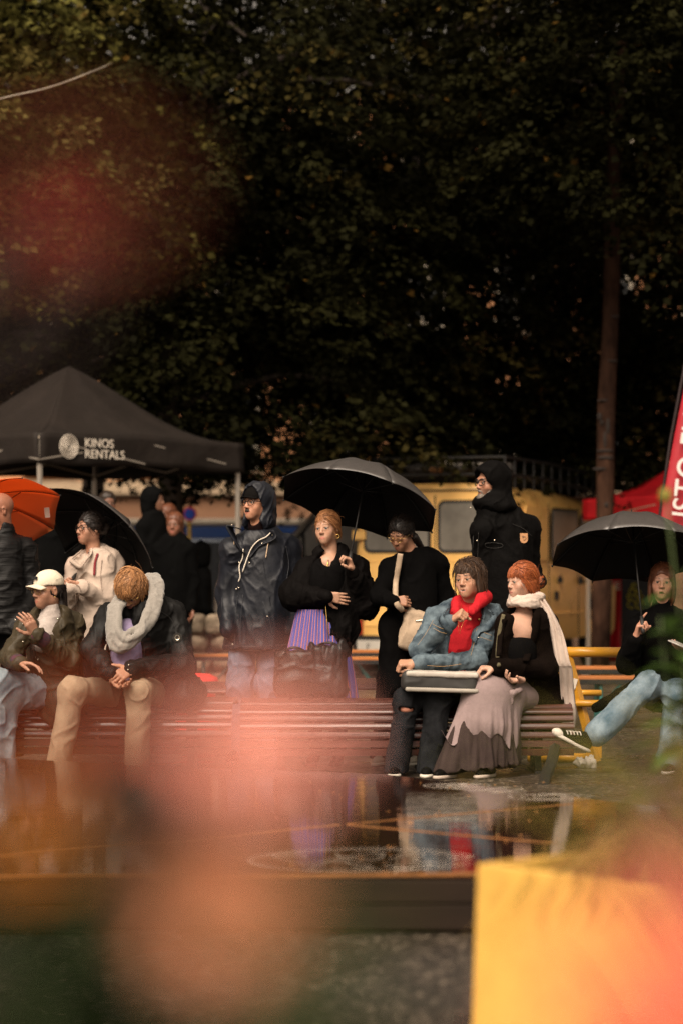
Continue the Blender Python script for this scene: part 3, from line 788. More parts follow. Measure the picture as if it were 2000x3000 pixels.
for u in (715, 1100):
    c = P(u, 1850, SD + .08); c[2] = .32; q = np.linspace(0, 2 * math.pi, 24, endpoint=False)
    MB().tube([c + np.array([math.cos(x) * .24, 0, math.sin(x) * .24]) for x in q], .078, 8, closed=True).build('tyre', M_tyre, sv, True)
    MB().tube([c - np.array([0, .05, 0]), c + np.array([0, .05, 0])], .18, 16).build('rim', M_hub, sv)
    c2 = c + np.array([0, 1.6, 0])
    MB().tube([c2 + np.array([math.cos(x) * .24, 0, math.sin(x) * .24]) for x in q], .078, 8, closed=True).build('tyre', M_tyre, sv, True)

BDp = 50.0
bus = empty('parked_bus', (P(600, 1800, BDp)[0], BDp, 0), 'white-roofed blue bus parked in front of the ochre building', 'bus')
M_bw = mat('bus_white', (.26, .22, .17), .5); M_bb = mat('bus_blue', (.009, .03, .11), .35, coat=.3); M_bl = mat('bus_pale_blue', (.25, .28, .33), .4)
def bus_box(nm, u0, u1, v0, v1, m, dy=0, bev=.03):
    a, b = P(u0, v1, BDp), P(u1, v0, BDp); return MB().box(((a[0] + b[0]) / 2, BDp + 1.2 + dy, (a[2] + b[2]) / 2), ((b[0] - a[0]) / 2, 1.2, (b[2] - a[2]) / 2), bev=bev).build(nm, m, bus)
bus_box('roof', 180, 960, 1519, 1543, M_bw, -.02, .06); bus_box('blue_band', 182, 958, 1543, 1580, M_bb); bus_box('pale_stripe', 182, 958, 1580, 1588, M_bl, -.01, .005); bus_box('lower_body', 182, 958, 1588, 1805, mat('bus_dark', (.02, .022, .026), .4), .01)
for u in np.arange(215, 940, 92):
    a = P(u, 1668, BDp); MB().box((a[0], BDp + .02, a[2] + .25), (.26, .03, .27), bev=.02).build('window', M_glassdark, bus)
for u in (300, 840):
    c = P(u, 1830, BDp + .1); c[2] = .42; q = np.linspace(0, 2 * math.pi, 24, endpoint=False)
    MB().tube([c + np.array([math.cos(x) * .32, 0, math.sin(x) * .32]) for x in q], .1, 8, closed=True).build('tyre', M_tyre, bus, True)
# round no-stopping sign half hidden by the trunk
rs = empty('road_sign', (P(556, 1800, 38)[0], 38.0, 0), 'round blue sign with red rim on a yellow post beside the dark trunk', 'sign')
c = P(556, 1506, 38.0)
MB().tube([c, c - [0, .012, 0]], .115, 24).build('sign_plate', mat('sign_red', (.4, .02, .02), .4), rs)
MB().tube([c - [0, .013, 0], c - [0, .017, 0]], .085, 24).build('sign_face', mat('sign_blue', (.02, .06, .35), .4), rs)
MB().tube([(c[0], 38.03, 0), (c[0], 38.03, c[2] + .1)], .025, 8).build('post', mat('post_yellow', (.5, .3, .02), .5), rs)

# ================================================================== stone wall and grass verge
M_stone = mat('field_stone', (.15, .105, .068), .85, col2=(.3, .23, .16), var=.5, vscale=5, bump=.7, bscale=14, bdist=.03)
M_stone2 = mat('brown_stone', (.13, .07, .045), .85, col2=(.22, .13, .085), var=.4, vscale=6, bump=.6, bscale=14, bdist=.03)
sw = empty('stone_wall', (-1.8, 25.2, 0), 'low dry-stone wall of rounded field stones behind the benches', 'wall')
rg = np.random.default_rng(4)
MB().box((-1.9, 25.35, .28), (1.6, .2, .28)).build('wall_core', M_black, sw)
x = -3.4
while x < -.4:
    wd = rg.uniform(.3, .6)
    V, Q = sdf([rbox((x + wd / 2, 25.2, .74), (wd / 2, .26, .1), rd=.05)], .025); V = folds(V, Q, .04, 7, seed=int(x * 50) % 97, ridged=False)
    make('coping_stone', V, Q.tolist(), M_stone, sw, True); x += wd + .01
for row, z in enumerate((.12, .34, .55)):
    x = -3.4 + row * .09
    while x < -.4:
        wd = rg.uniform(.2, .32)
        V, Q = sdf([ell((x + wd / 2, 25.12, z), (wd / 2, .16, .115))], .03); V = folds(V, Q, .035, 9, seed=int(x * 70) % 89, ridged=False)
        make('stone', V, Q.tolist(), (M_stone2, M_stone)[int(rg.random() < .4)], sw, True); x += wd + .015

# ================================================================== beer benches with teal legs
def beer_bench(x0, x1, y, z, yaw, label, legs=True, wdt=.125):
    t = empty('beer_bench', ((x0 + x1) / 2, y, 0), label, 'bench', 'folding beer benches')
    Rm = rotz(yaw); c = np.array([(x0 + x1) / 2, y, 0])
    L = (x1 - x0) / 2
    for s in (-1, 1):
        MB().box(c + Rm @ np.array([0, s * (wdt / 2 + .004), z - .015]), (L, wdt / 2, .015), Rm, .006).build('board', M_beerwood, t)
    MB().box(c + Rm @ np.array([0, -wdt - .002, z - .045]), (L - .05, .008, .02), Rm, .003).build('side_rail', M_black, t)
    for s in (-1, 1):
        xx = s * (L - .22)
        mb = MB()
        for q in (-1, 1): mb.tube([c + Rm @ np.array([xx, q * .09, z - .03]), c + Rm @ np.array([xx, q * .12, .012])], .016, 6)
        mb.tube([c + Rm @ np.array([xx, -.12, .02]), c + Rm @ np.array([xx, .12, .02])], .016, 6)
        mb.tube([c + Rm @ np.array([xx - s * .3, 0, z - .04]), c + Rm @ np.array([xx, 0, .1])], .013, 6)
        mb.build('leg', M_teal, t)
    return t
beer_bench(P(530, 1915, 23)[0], P(660, 1915, 23)[0] + .9, 23.0, .50, .02, 'orange beer bench in front of the stone wall, right of its red disc')
beer_bench(P(790, 1905, 23.6)[0], P(1120, 1905, 23.6)[0] + .2, 23.6, .52, .02, 'orange beer bench below the number plate of the yellow van')
beer_bench(P(790, 1905, 22.4)[0], P(1120, 1905, 22.4)[0] + .25, 22.4, .49, .02, 'orange beer bench with teal leg showing between the tote bags and the black trousers')
beer_bench(P(1685, 1968, 20)[0], P(1685, 1968, 20)[0] + 2.0, 20.4, .48, 0, 'wet orange beer bench seen behind the yellow table legs, farther board pair')
beer_bench(P(1690, 1985, 19.4)[0] - .02, P(1690, 1985, 19.4)[0] + 2.0, 19.6, .43, 0, 'wet orange beer bench nearest the yellow table')
# red disc: a bright cushion-shaped stool top
rd = empty('round_stool', (P(585, 2050, 19.5)[0], 19.5, 0), 'bright red round plastic stool behind the black jacket', 'stool')
c = P(578, 2005, 19.5)
prof = [(0.0, .15), (.1, .145), (.165, .115), (.178, .075), (.165, .05), (.15, .0), (.155, -.1), (.17, -.25), (.18, -c[2] + .003)]
G = [[(c[0] + r * math.cos(a) * 1.0, c[1] + r * math.sin(a), max(.003, c[2] - .06 + z)) for a in np.linspace(0, 2 * math.pi, 25)] for (r, z) in prof]
MB().grid(G).build('seat', mat('red_plastic', (.62, .035, .035), .3), rd, True)

# ================================================================== slatted benches
M_slat = mat('oiled_red_brown_slat', (.055, .019, .014), .28, var=.3, vscale=14, stretch=(.12, 1, 1), bump=.15, bscale=120, coat=.25, rvar=.12)
PROF = np.array([(.36, .415), (.3, .43), (.22, .436), (.1, .436), (-.05, .434), (-.16, .425), (-.235, .395), (-.28, .345), (-.31, .285), (-.325, .225), (-.325, .165), (-.31, .105)])
def slat_bench(x0, x1, y, yaw, label, dz=0, prof=PROF, legs=(.15, .85)):
    t = empty('slatted_bench', ((x0 + x1) / 2, y, 0), label, 'bench', 'red-brown slatted benches')
    Rm = rotz(yaw); c = np.array([(x0 + x1) / 2, y, 0]); L = (x1 - x0) / 2
    pth = smooth_path(np.array([(0, a, b + dz) for a, b in prof]), 200)
    d = np.r_[0, np.cumsum(np.linalg.norm(np.diff(pth, axis=0), axis=1))]
    s = .026
    shared = None
    while s < d[-1]:
        i = np.searchsorted(d, s); i = min(i, len(pth) - 2)
        p = pth[i]; tv = unit(pth[i + 1] - pth[i - 1]); nv = np.array([0, -tv[2], tv[1]]); nv = nv if (nv[2] > 0 or nv[1] < 0) else -nv
        if shared is None:
            mb = MB()
            sec = [(-.019, -.012), (-.0215, .0), (-.017, .009), (-.008, .013), (.008, .013), (.017, .009), (.0215, 0), (.019, -.012)]
            V = [(xx, a, b) for xx in (-L, L) for (a, b) in sec]; n = len(sec)
            shared = make('slat', V, [tuple(range(n)), tuple(range(2 * n - 1, n - 1, -1))] + [(k, n + k, n + (k + 1) % n, (k + 1) % n) for k in range(n)], M_slat, None)
            o = shared
        else:
            o = shared.copy(); COL.objects.link(o)
        o.parent = t
        Ml = np.stack([np.array([1.0, 0, 0]), tv if tv[1] > 0 else -tv, nv], 1)
        if np.linalg.det(Ml) < 0: Ml[:, 1] *= -1
        Mx = Matrix((Rm @ Ml).tolist()).to_4x4(); Mx.translation = Vector((Rm @ (p + nv * .006)).tolist())
        o.matrix_local = Mx
        s += .0535
    for q in legs:
        xx = -L + 2 * L * q
        mb = MB(); mb.tube([c + Rm @ (np.array([xx, 0, 0]) + pp - np.array([0, 0, .03]) * (1 if i < 150 else .3) + np.array([0, .03, 0]) * (i > 120)) for i, pp in enumerate(pth) if i % 12 == 0], .016, 6)
        mb.box(c + Rm @ np.array([xx, .12, .21 + dz / 2]), (.02, .03, .205), Rm).box(c + Rm @ np.array([xx, -.12, .21 + dz / 2]), (.02, .03, .2), Rm).box(c + Rm @ np.array([xx, 0, .012]), (.03, .26, .008), Rm)
        mb.build('support_rib', M_black, t)
    return t
slat_bench(P(-150, 2060, 15.3)[0], P(700, 2060, 15.3)[0] - .03, 15.45, R_(-1.5), 'curved red-brown slatted bench under the seated pair with white cap and grey scarf')
bench2 = slat_bench(P(705, 2060, 15.2)[0], P(1668, 2060, 15.2)[0], 15.3, R_(1.2), 'curved red-brown slatted bench under the seated denim jacket and brown cardigan', legs=(.12, .55, .9))
PR2 = np.array([(.36, .47), (.2, .465), (0, .455), (-.2, .445), (-.3, .43)])
slat_bench(P(560, 2010, 17.4)[0] - 1.0, P(900, 2010, 17.4)[0], 17.5, 0, 'flat red-brown slatted bench behind the navy raincoat', -.03, PR2)
slat_bench(P(905, 2010, 17.4)[0] + .02, P(1300, 2010, 17.4)[0], 17.5, 0, 'flat red-brown slatted bench behind the black trousers and tote bags', -.005, PR2)
MB().tube(smooth_path([P(1625, 2190, 15.0), P(1612, 2240, 14.75), P(1598, 2270, 14.5), P(1590, 2314, 14.3) ], 8), .036, 6, flat=((0, 1, 0), .4)).build('leg', M_black, bench2)

# ================================================================== yellow picnic table
yt = empty('picnic_table', (P(1760, 2235, 16.3)[0], 16.3, 0), 'wet yellow tubular-framed table with A-shaped legs behind the brown cardigan', 'table')
zt = .735; xl = P(1655, 1900, 16.0)[0]; xr = xl + .42
MB().tube([P(1640, 1910, 16.0) * [1, 1, 1], P(1821, 1911, 16.0)], .034, 14).build('top_tube', M_yframe, yt, True)
MB().tube([P(1640, 1910, 16.6), P(1816, 1911, 16.6)], .03, 12).build('top_tube', M_yframe, yt, True)
for (u0, u1, v, D, r) in ((1655, 1760, 2030, 16.6, .022), (1655, 1800, 2061, 15.9, .024)):
    MB().tube([P(u0, v, D), P(u1, v, D)], r, 12).build('seat_tube', M_yframe, yt, True)
MB().tube([P(1662, 1925, 16.0), P(1722, 2150, 15.92), P(1745, 2232, 15.9)], .032, 4).build('leg', M_yframe, yt)
MB().tube([P(1662, 1925, 16.6), P(1610, 2080, 16.9), P(1560, 2190, 17.1)], .03, 4).build('leg', M_yframe, yt)
e1 = P(1545, 2234, 16.05); e2 = P(1745, 2234, 16.05)
MB().tube([(e1[0], 16.05, .034), (e2[0], 15.95, .034)], .032, 12).build('foot_tube', M_yframe, yt, True)
MB().add([(e2[0] - .12, 15.9, .04), (e2[0] + .02, 15.9, .16), (e2[0] + .02, 15.9, .04), (e2[0] - .12, 15.92, .04), (e2[0] + .02, 15.92, .16), (e2[0] + .02, 15.92, .04)], [(0, 1, 2), (5, 4, 3), (0, 3, 4, 1), (1, 4, 5, 2), (2, 5, 3, 0)]).build('gusset', M_yframe, yt)
MB().box(P(1681, 2003, 15.94), (.014, .004, .034), roty(.28)).build('sticker', M_print, yt)
pw = tag(make('crumpled_paper', *(lambda r: (r[0], r[1].tolist()))((lambda r: (folds(r[0], r[1], .03, 30, seed=3), r[1]))(sdf([ell(P(1712, 2246, 15.6) * [1, 1, 0] + [0, 0, .028], (.06, .04, .03)), ell(P(1732, 2246, 15.6) * [1, 1, 0] + [0, 0, .035], (.035, .035, .036))], .01))), mat('white_paper', (.6, .53, .46), .9), None, True), 'crumpled white paper lying on the wet asphalt by the yellow table foot', 'litter')

# ================================================================== wet stage platform
def G(u, v, z): D = F_PX * (CAM_H - z) / (v - Y_HOR); return P(u, v, D)
def deck_mat():
    m = bpy.data.materials.new('wet_dark_deck'); m.use_nodes = True; t = m.node_tree; b = t.nodes['Principled BSDF']
    tc = t.nodes.new('ShaderNodeTexCoord')
    mp = t.nodes.new('ShaderNodeMapping'); mp.inputs['Scale'].default_value = (1.2, 3.5, 1); t.links.new(tc.outputs['Object'], mp.inputs[0])
    n = t.nodes.new('ShaderNodeTexNoise'); n.inputs['Scale'].default_value = 1.6; n.inputs['Detail'].default_value = 6; t.links.new(mp.outputs[0], n.inputs['Vector'])
    r = t.nodes.new('ShaderNodeValToRGB'); r.color_ramp.elements[0].color = (.011, .004, .003, 1); r.color_ramp.elements[1].color = (.034, .011, .008, 1); t.links.new(n.outputs[0], r.inputs[0]); t.links.new(r.outputs[0], b.inputs['Base Color'])
    mr = t.nodes.new('ShaderNodeMapRange'); mr.inputs[1].default_value = .45; mr.inputs[2].default_value = .72; mr.inputs[3].default_value = .012; mr.inputs[4].default_value = .09; t.links.new(n.outputs[0], mr.inputs[0]); t.links.new(mr.outputs[0], b.inputs['Roughness'])
    b.inputs['Specular IOR Level'].default_value = .42
    n2 = t.nodes.new('ShaderNodeTexNoise'); n2.inputs['Scale'].default_value = 5; n2.inputs['Detail'].default_value = 2; t.links.new(mp.outputs[0], n2.inputs['Vector'])
    bp = t.nodes.new('ShaderNodeBump'); bp.inputs['Strength'].default_value = .03; bp.inputs['Distance'].default_value = .02; t.links.new(n2.outputs[0], bp.inputs['Height']); t.links.new(bp.outputs[0], b.inputs['Normal'])
    return m
M_deck = deck_mat()
M_side = mat('dark_stage_skirt', (.014, .007, .004), .75, spec=.2, var=.3, vscale=6, stretch=(.3, 1, 1))
M_edge = mat('raw_plywood_edge', (.22, .085, .02), .6, var=.3, vscale=20)
ZP = .205
plat = empty('stage_platform', (0, 10.5, 0), 'low dark wet stage platform reflecting the seated people', 'stage')
def slab(name, uv, z0, z1, m, shrink=0):
    A = np.array([G(u, v, ZP) for (u, v) in uv]); c = A.mean(0)
    if shrink: A = A + (c - A) / np.linalg.norm(c - A, axis=1, keepdims=True) * shrink
    A[:, 2] = z1; B = A.copy(); B[:, 2] = z0; n = len(A)
    return make(name, np.vstack([A, B]), [tuple(range(n)), tuple(range(2 * n - 1, n - 1, -1))] + [(i, (i + 1) % n, n + (i + 1) % n, n + i)[::-1] for i in range(n)], m, plat)
PA = [(-700, 2566), (2300, 2556), (2300, 2530), (1640, 2473), (1005, 2415), (540, 2462)]
PB = [(1005, 2415), (1640, 2473), (2300, 2530), (2250, 2400), (1780, 2346)]
PC = [(-700, 2566), (540, 2462), (1005, 2415), (1780, 2346), (1480, 2310), (1130, 2268), (560, 2250), (0, 2220), (-700, 2216)]
for pl_ in (PA, PB, PC): slab('deck_panel', pl_, ZP - .018, ZP, M_deck, .006)
for (pa, pb, ww) in (((-690, 2565), (2300, 2555), .010), ((540, 2462), (1005, 2415), .012), ((1005, 2415), (1780, 2346), .005), ((1005, 2415), (1640, 2473), .007), ((-690, 2565), (540, 2462), .012)):
    a, b = G(*pa, ZP), G(*pb, ZP); a[2] = b[2] = ZP - .004; d = unit(b - a); Rm = np.stack([d, np.cross([0, 0, 1], d), [0, 0, 1]], 1)
    MB().box((a + b) / 2, (np.linalg.norm(b - a) / 2 - .02, ww, .006), Rm, .002).build('edge_strip', M_edge, plat)
outer = [(-700, 2566), (2300, 2556), (2300, 2530), (2250, 2400), (1780, 2346), (1480, 2310), (1130, 2268), (560, 2250), (0, 2220), (-700, 2216)]
slab('frame', outer, .003, ZP - .022, M_side, .05)
yF = G(800, 2560, ZP)[1]
for k, (z0, z1) in enumerate(((.105, .185), (.012, .1))):
    a = G(-690, 2565, ZP); b = G(2290, 2556, ZP)
    MB().box(((a[0] + b[0]) / 2, yF - .008 + .001 * k, (z0 + z1) / 2), ((b[0] - a[0]) / 2, .011, (z1 - z0) / 2), bev=.004).build('skirt_board', M_side, plat)
# chalk drawings on the deck
M_chalk = mat('white_chalk', (.75, .66, .56), .9)
def chalk(name, uvs, wd=.006, n=60, label=None):
    pts = smooth_path([G(u, v, ZP + .0035) for (u, v) in uvs], n)
    return pts
def ring(cu, cv, ru, rv, a0=0, a1=6.28, n=48):
    return [G(cu + ru * math.cos(a), cv + rv * math.sin(a), ZP + .003) for a in np.linspace(a0, a1, n)]
mb = MB()
for q in (1, .62, .3): mb.tube(ring(1338, 2301, 98 * q, 6.5 * q, .3, 6.2), .0017, 5, flat=((0, 0, 1), .25))
for q in (1, .7, .4): mb.tube(ring(1610, 2334, 122 * q, 9.5 * q, .2, 6.3), .0016, 5, flat=((0, 0, 1), .25))
for pts in ([(1330, 2310), (1400, 2314), (1470, 2306), (1478, 2309), (1400, 2317)], [(1415, 2318), (1480, 2316), (1525, 2310), (1520, 2314), (1440, 2321), (1540, 2319)]):
    mb.tube(chalk('', pts), .0018, 5, flat=((0, 0, 1), .25))
mb.tube(ring(1060, 2517, 330, 32, .6, 6.1, 80), .0018, 5, flat=((0, 0, 1), .25)); mb.tube(ring(1060, 2517, 322, 29, 2.6, 4.2, 30), .0016, 5, flat=((0, 0, 1), .25))
for pts in ([(780, 2502), (880, 2502), (895, 2508), (800, 2504), (900, 2525), (1000, 2512), (1060, 2500), (1120, 2498), (1100, 2515), (1010, 2512), (985, 2498)],
            [(910, 2540), (980, 2520), (1040, 2530), (1090, 2538), (1030, 2545)], [(1140, 2515), (1200, 2500), (1240, 2502), (1215, 2518), (1320, 2520), (1330, 2508), (1260, 2502)],
            [(1120, 2530), (1180, 2538), (1260, 2528), (1240, 2542), (1160, 2545), (1300, 2540), (1380, 2528)], [(1200, 2524), (1290, 2533), (1370, 2514), (1310, 2510)]):
    mb.tube(chalk('', pts, n=90), .0014, 5, flat=((0, 0, 1), .25))
mb.build('chalk_drawing', M_chalk, plat, True)['kind'] = 'stuff'
# small fallen petals and leaf bits lying on the deck
M_bit = mat('fallen_leaf_bit', (.55, .25, .08), .8)
bits = MB(); rg = np.random.default_rng(12)
for k in range(70):
    c = G(rg.uniform(620, 1700), 2290 + 260 * rg.random() ** 1.3, ZP + .004); s = rg.uniform(.006, .014)
    a = rg.random() * 6.28; R2 = rotz(a)
    bits.add(c + np.array([(-s, -s * .5, 0), (s, -s * .4, .003), (s * .8, s * .5, 0), (-s * .7, s * .6, .002)]) @ R2.T, [(0, 1, 2, 3)])
tag(bits.build('leaf_litter', M_bit, None), 'scattered leaf bits on the wet deck', 'leaf litter', kind='stuff')

# ================================================================== yellow planter box
M_plant = mat('yellow_planter_paint', (.62, .36, .075), .5, var=.14, vscale=4, detail=8.0, bump=.1, bscale=60)
C0 = np.array([.357, 6.40]); e_r = np.array([.656, -.755]); e_r /= np.linalg.norm(e_r); e_b = np.array([e_r[1] * -1, e_r[0]])
pb = empty('planter_box', (*(C0 + (e_r + e_b) * .55), 0), 'large matt yellow square planter box beside the stage', 'planter')
def box_wall(a, b, inn, nm):
    out0 = .022
    n = -inn
    A = np.array([[*a, .47], [*b, .47], [*(b + n * out0), .0], [*(a + n * out0), .0]]); A[:, 2] = [.47, .47, .002, .002]
    B = A.copy(); B[:, :2] += inn * .03
    o = make(nm, np.vstack([A, B]), [(0, 1, 2, 3), (7, 6, 5, 4), (0, 4, 5, 1), (1, 5, 6, 2), (2, 6, 7, 3), (3, 7, 4, 0)], M_plant, pb)
    md = o.modifiers.new('b', 'BEVEL'); md.width = .006; md.segments = 2
S = 1.1
c1, c2, c3, c4 = C0, C0 + e_r * S, C0 + (e_r + e_b) * S, C0 + e_b * S
for (a, b, i) in ((c1, c2, e_b), (c2 - e_r * 0, c3, -e_r), (c3, c4, -e_b), (c4, c1, e_r)):
    d = unit(b - a) * .031; box_wall(a + d * 0 if i is not None else a, b, i, 'side_board')
M_soil = mat('dark_soil', (.03, .02, .014), .95, var=.5, vscale=30, bump=.9, bscale=40)
q = [np.array([*p, .43]) for p in (c1 + (e_r + e_b) * .035, c2 + (-e_r + e_b) * .035, c3 - (e_r + e_b) * .035, c4 + (e_r - e_b) * .035)]
make('soil', np.vstack([q, np.array(q) - [0, 0, .42]]), [(0, 1, 2, 3), (7, 6, 5, 4)] + [(i, (i + 1) % 4, 4 + (i + 1) % 4, 4 + i) for i in range(4)], M_soil, pb)
# ================================================================== people: shared builders
def skin_mat(name):
    m = mat(name, (.5, .3, .2), .5, attr='col', var=.06, vscale=40, bump=.08, bscale=180)
    b = m.node_tree.nodes['Principled BSDF']
    b.inputs['Subsurface Weight'].default_value = .08; b.inputs['Subsurface Radius'].default_value = (.012, .005, .003)
    return m
M_skin = skin_mat('skin')
M_eye = mat('eye', (.6, .55, .5), .12, attr='col')
SKIN = np.array([.50, .26, .17])

class Head:
    """head in its own frame: looks along -y, z up, centre between the ears; turned and set in place"""
    def __init__(s, c, yaw=0, pitch=0, roll=0, sc=1.0, jaw=1.0, nose=1.0, female=False, open_mouth=0.0, smile=0.0, lids=0.0):
        s.c = np.asarray(c, float); s.R = rotz(R_(yaw)) @ rotx(R_(pitch)) @ roty(R_(roll)); s.sc = sc * .955
        s.jaw = jaw; s.nose = nose; s.f = female; s.om = open_mouth; s.sm = smile; s.lids = lids
    def w(s, p): return s.c + (s.R @ np.asarray(p, float)) * s.sc
    def l(s, V): return (V - s.c) @ s.R / s.sc
    def E(s, c, r, k=.015, op='u', rot=None): return ell(s.w(c), np.asarray(r) * s.sc, s.R if rot is None else s.R @ rot, k, op)
    def K(s, a, b, ra, rb=None, k=.01, op='u'): return cone(s.w(a), s.w(b), ra * s.sc, (ra if rb is None else rb) * s.sc, k, op)
    def prims(s):
        j = s.jaw; n = s.nose; pr = []
        pr += [s.E((0, .014, .032), (.075, .095, .088)), s.E((0, -.028, -.028), (.058 * j, .062, .080), .03), s.E((0, -.058, -.088), ((.031 if s.f else .035) * j, .03, .03), .03)]
        pr += [s.E((x * .041 * j, .002, -.062), (.017, .03, .028), .03) for x in (-1, 1)]
        pr += [s.E((x * .043, -.058, -.03), (.021, .021, .022), .028) for x in (-1, 1)]
        pr += [s.E((x * .031 * j, -.046, -.056), (.020, .024, .028), .026) for x in (-1, 1)]
        pr += [s.K((-.034, -.078 if s.f else -.080, .022), (.034, -.078 if s.f else -.080, .022), .009 if s.f else .013, k=.024)]
        pr += [s.E((x * .031, -.1005, .000), (.019, .0145, .0115), .016, 's') for x in (-1, 1)]
        pr += [s.K((x * .019, -.0885, .0085), (x * .045, -.081, .0065), .0066, k=.006) for x in (-1, 1)]
        pr += [s.K((x * .019, -.0865, -.0105), (x * .045, -.079, -.0095), .0058, k=.008) for x in (-1, 1)]
        if s.lids: pr += [s.E((x * .031, -.083, -.002), (.0145, .0125, .0115), .004) for x in (-1, 1)]
        pr += [s.K((0, -.086, .014), (0, -.107 * (.97 + .03 * n), -.030), .0075 * n, .0118 * n, .012)]
        pr += [s.E((x * .012 * n, -.098, -.036), (.0085 * n, .011, .008), .008) for x in (-1, 1)]
        pr += [s.E((x * .006, -.107, -.0425), (.0035, .005, .003), .003, 's') for x in (-1, 1)]
        wd = .019 + .007 * s.sm; up = .008 * s.sm
        pr += [s.E((0, -.076, -.068), (.03, .017, .022), .02)]
        pr += [s.K((x * wd, -.081, -.0685 + up), (0, -.0905, -.0655), .0032, .0048, .006) for x in (-1, 1)]
        dl = s.om * .012
        pr += [s.K((x * wd * .9, -.080, -.0725 - dl * .5 + up), (0, -.0893, -.0752 - dl), .0032, .0056, .006) for x in (-1, 1)]
        if s.om: pr += [s.E((0, -.094, -.0702 - dl * .5), (.016, .016, .003 + dl * .4), .003, 's')]
        pr += [s.E((0, -.080, -.086 - dl * .5), (.02, .008, .005), .01, 's'), s.E((0, -.064, -.098 - dl * .5), (.021, .021, .016), .02)]
        for x in (-1, 1):
            pr += [s.E((x * .076, .012, -.008), (.009, .019, .031), .008, rot=rotz(x * .35)), s.E((x * .085, .006, -.004), (.006, .009, .016), .006, 's', rot=rotz(x * .35))]
        return pr
    def paint(s, V, C, brow=None, lip=(.42, .13, .10), stubble=0.0, hairc=(.03, .02, .015), blush=.5):
        q = s.l(V); near = np.linalg.norm(q, axis=1) < .2
        def put(mask, col, a=1.0): C[mask] = C[mask] * (1 - a) + np.asarray(col) * a
        x = np.abs(q[:, 0]); y = q[:, 1]; z = q[:, 2]; front = near & (y < -.055)
        for cx, cz, r, a in ((.042, -.032, .022, .22), (0, -.032, .014, .25)):
            d = ((x - cx) ** 2 + (z - cz) ** 2) / r ** 2; m = front & (d < 1); C[m] = C[m] * (1 - (a * blush * (1 - d[m]))[:, None]) + np.array([.5, .16, .1]) * (a * blush * (1 - d[m]))[:, None]
        if stubble:
            m = near & (z < -.045) & (y < -.01) & (z > -.13) & ~((x < .02) & (z > -.06)); C[m] = C[m] * (1 - stubble) + np.asarray(hairc) * stubble
        dl = s.om * .012
        wd = .021 + .006 * s.sm; zc = -.0703 - dl * .5 + (.0075 * s.sm - .001) * (x / wd) ** 2
        m = front & (x < wd) & (z - zc < (.0085 + dl * .3) * (1 - .7 * (x / wd) ** 2)) & (z - zc > -(.0098 + dl * .6) * (1 - .7 * (x / wd) ** 2)) & (y < -.074); put(m, lip, .62)
        if s.om: m = front & (x < .015) & (np.abs(z - zc) < .003 + dl * .35); put(m, (.05, .015, .012), .9)
        if s.sm: m = front & (x < wd * .72) & (z - zc < .0035) & (z - zc > -.0038); put(m, (.5, .42, .36), .9)
        m = front & (np.abs(z - zc - (.004 if s.sm else 0)) < .0016) & (x < wd); put(m, (.13, .035, .028), .7)
        if brow is not None:
            m = front & (x > .012) & (x < .05) & (np.abs(z - (.0235 + .003 * np.sin((x - .012) / .038 * 2.6))) < (.0035 if s.f else .0048)) & (y < -.06); put(m, brow, .8)
        m = front & (x > .014) & (x < .047) & (np.abs(z) < .014); C[m] *= .92
        m = front & (x > .017) & (x < .047) & (np.abs(z - .0045) < .0022) & (y < -.07); put(m, (.05, .03, .02), .6)
        m = front & (x > .002) & (x < .011) & (np.abs(z + .0425) < .004) & (y < -.1); put(m, (.16, .05, .035), .3)
        return C
    def eyes(s, parent, gaze=(0, -1, 0), iris=(.05, .035, .02)):
        gz = unit(gaze)
        for x in (-1, 1):
            mb = MB().ellip((0, 0, 0), (.0128, .0128, .0128), nu=20, nv=14); V = mb.V[0]
            d = (V / .0128) @ gz; C = np.tile(np.array([.30, .25, .21]), (len(V), 1)); C[d > .78] = iris; C[d > .94] = (.005, .005, .005)
            W = s.c + ((V + np.array([x * .031, -.0800, -.001])) @ s.R.T) * s.sc
            make('eye', W, mb.F, M_eye, parent, True, colors=C)

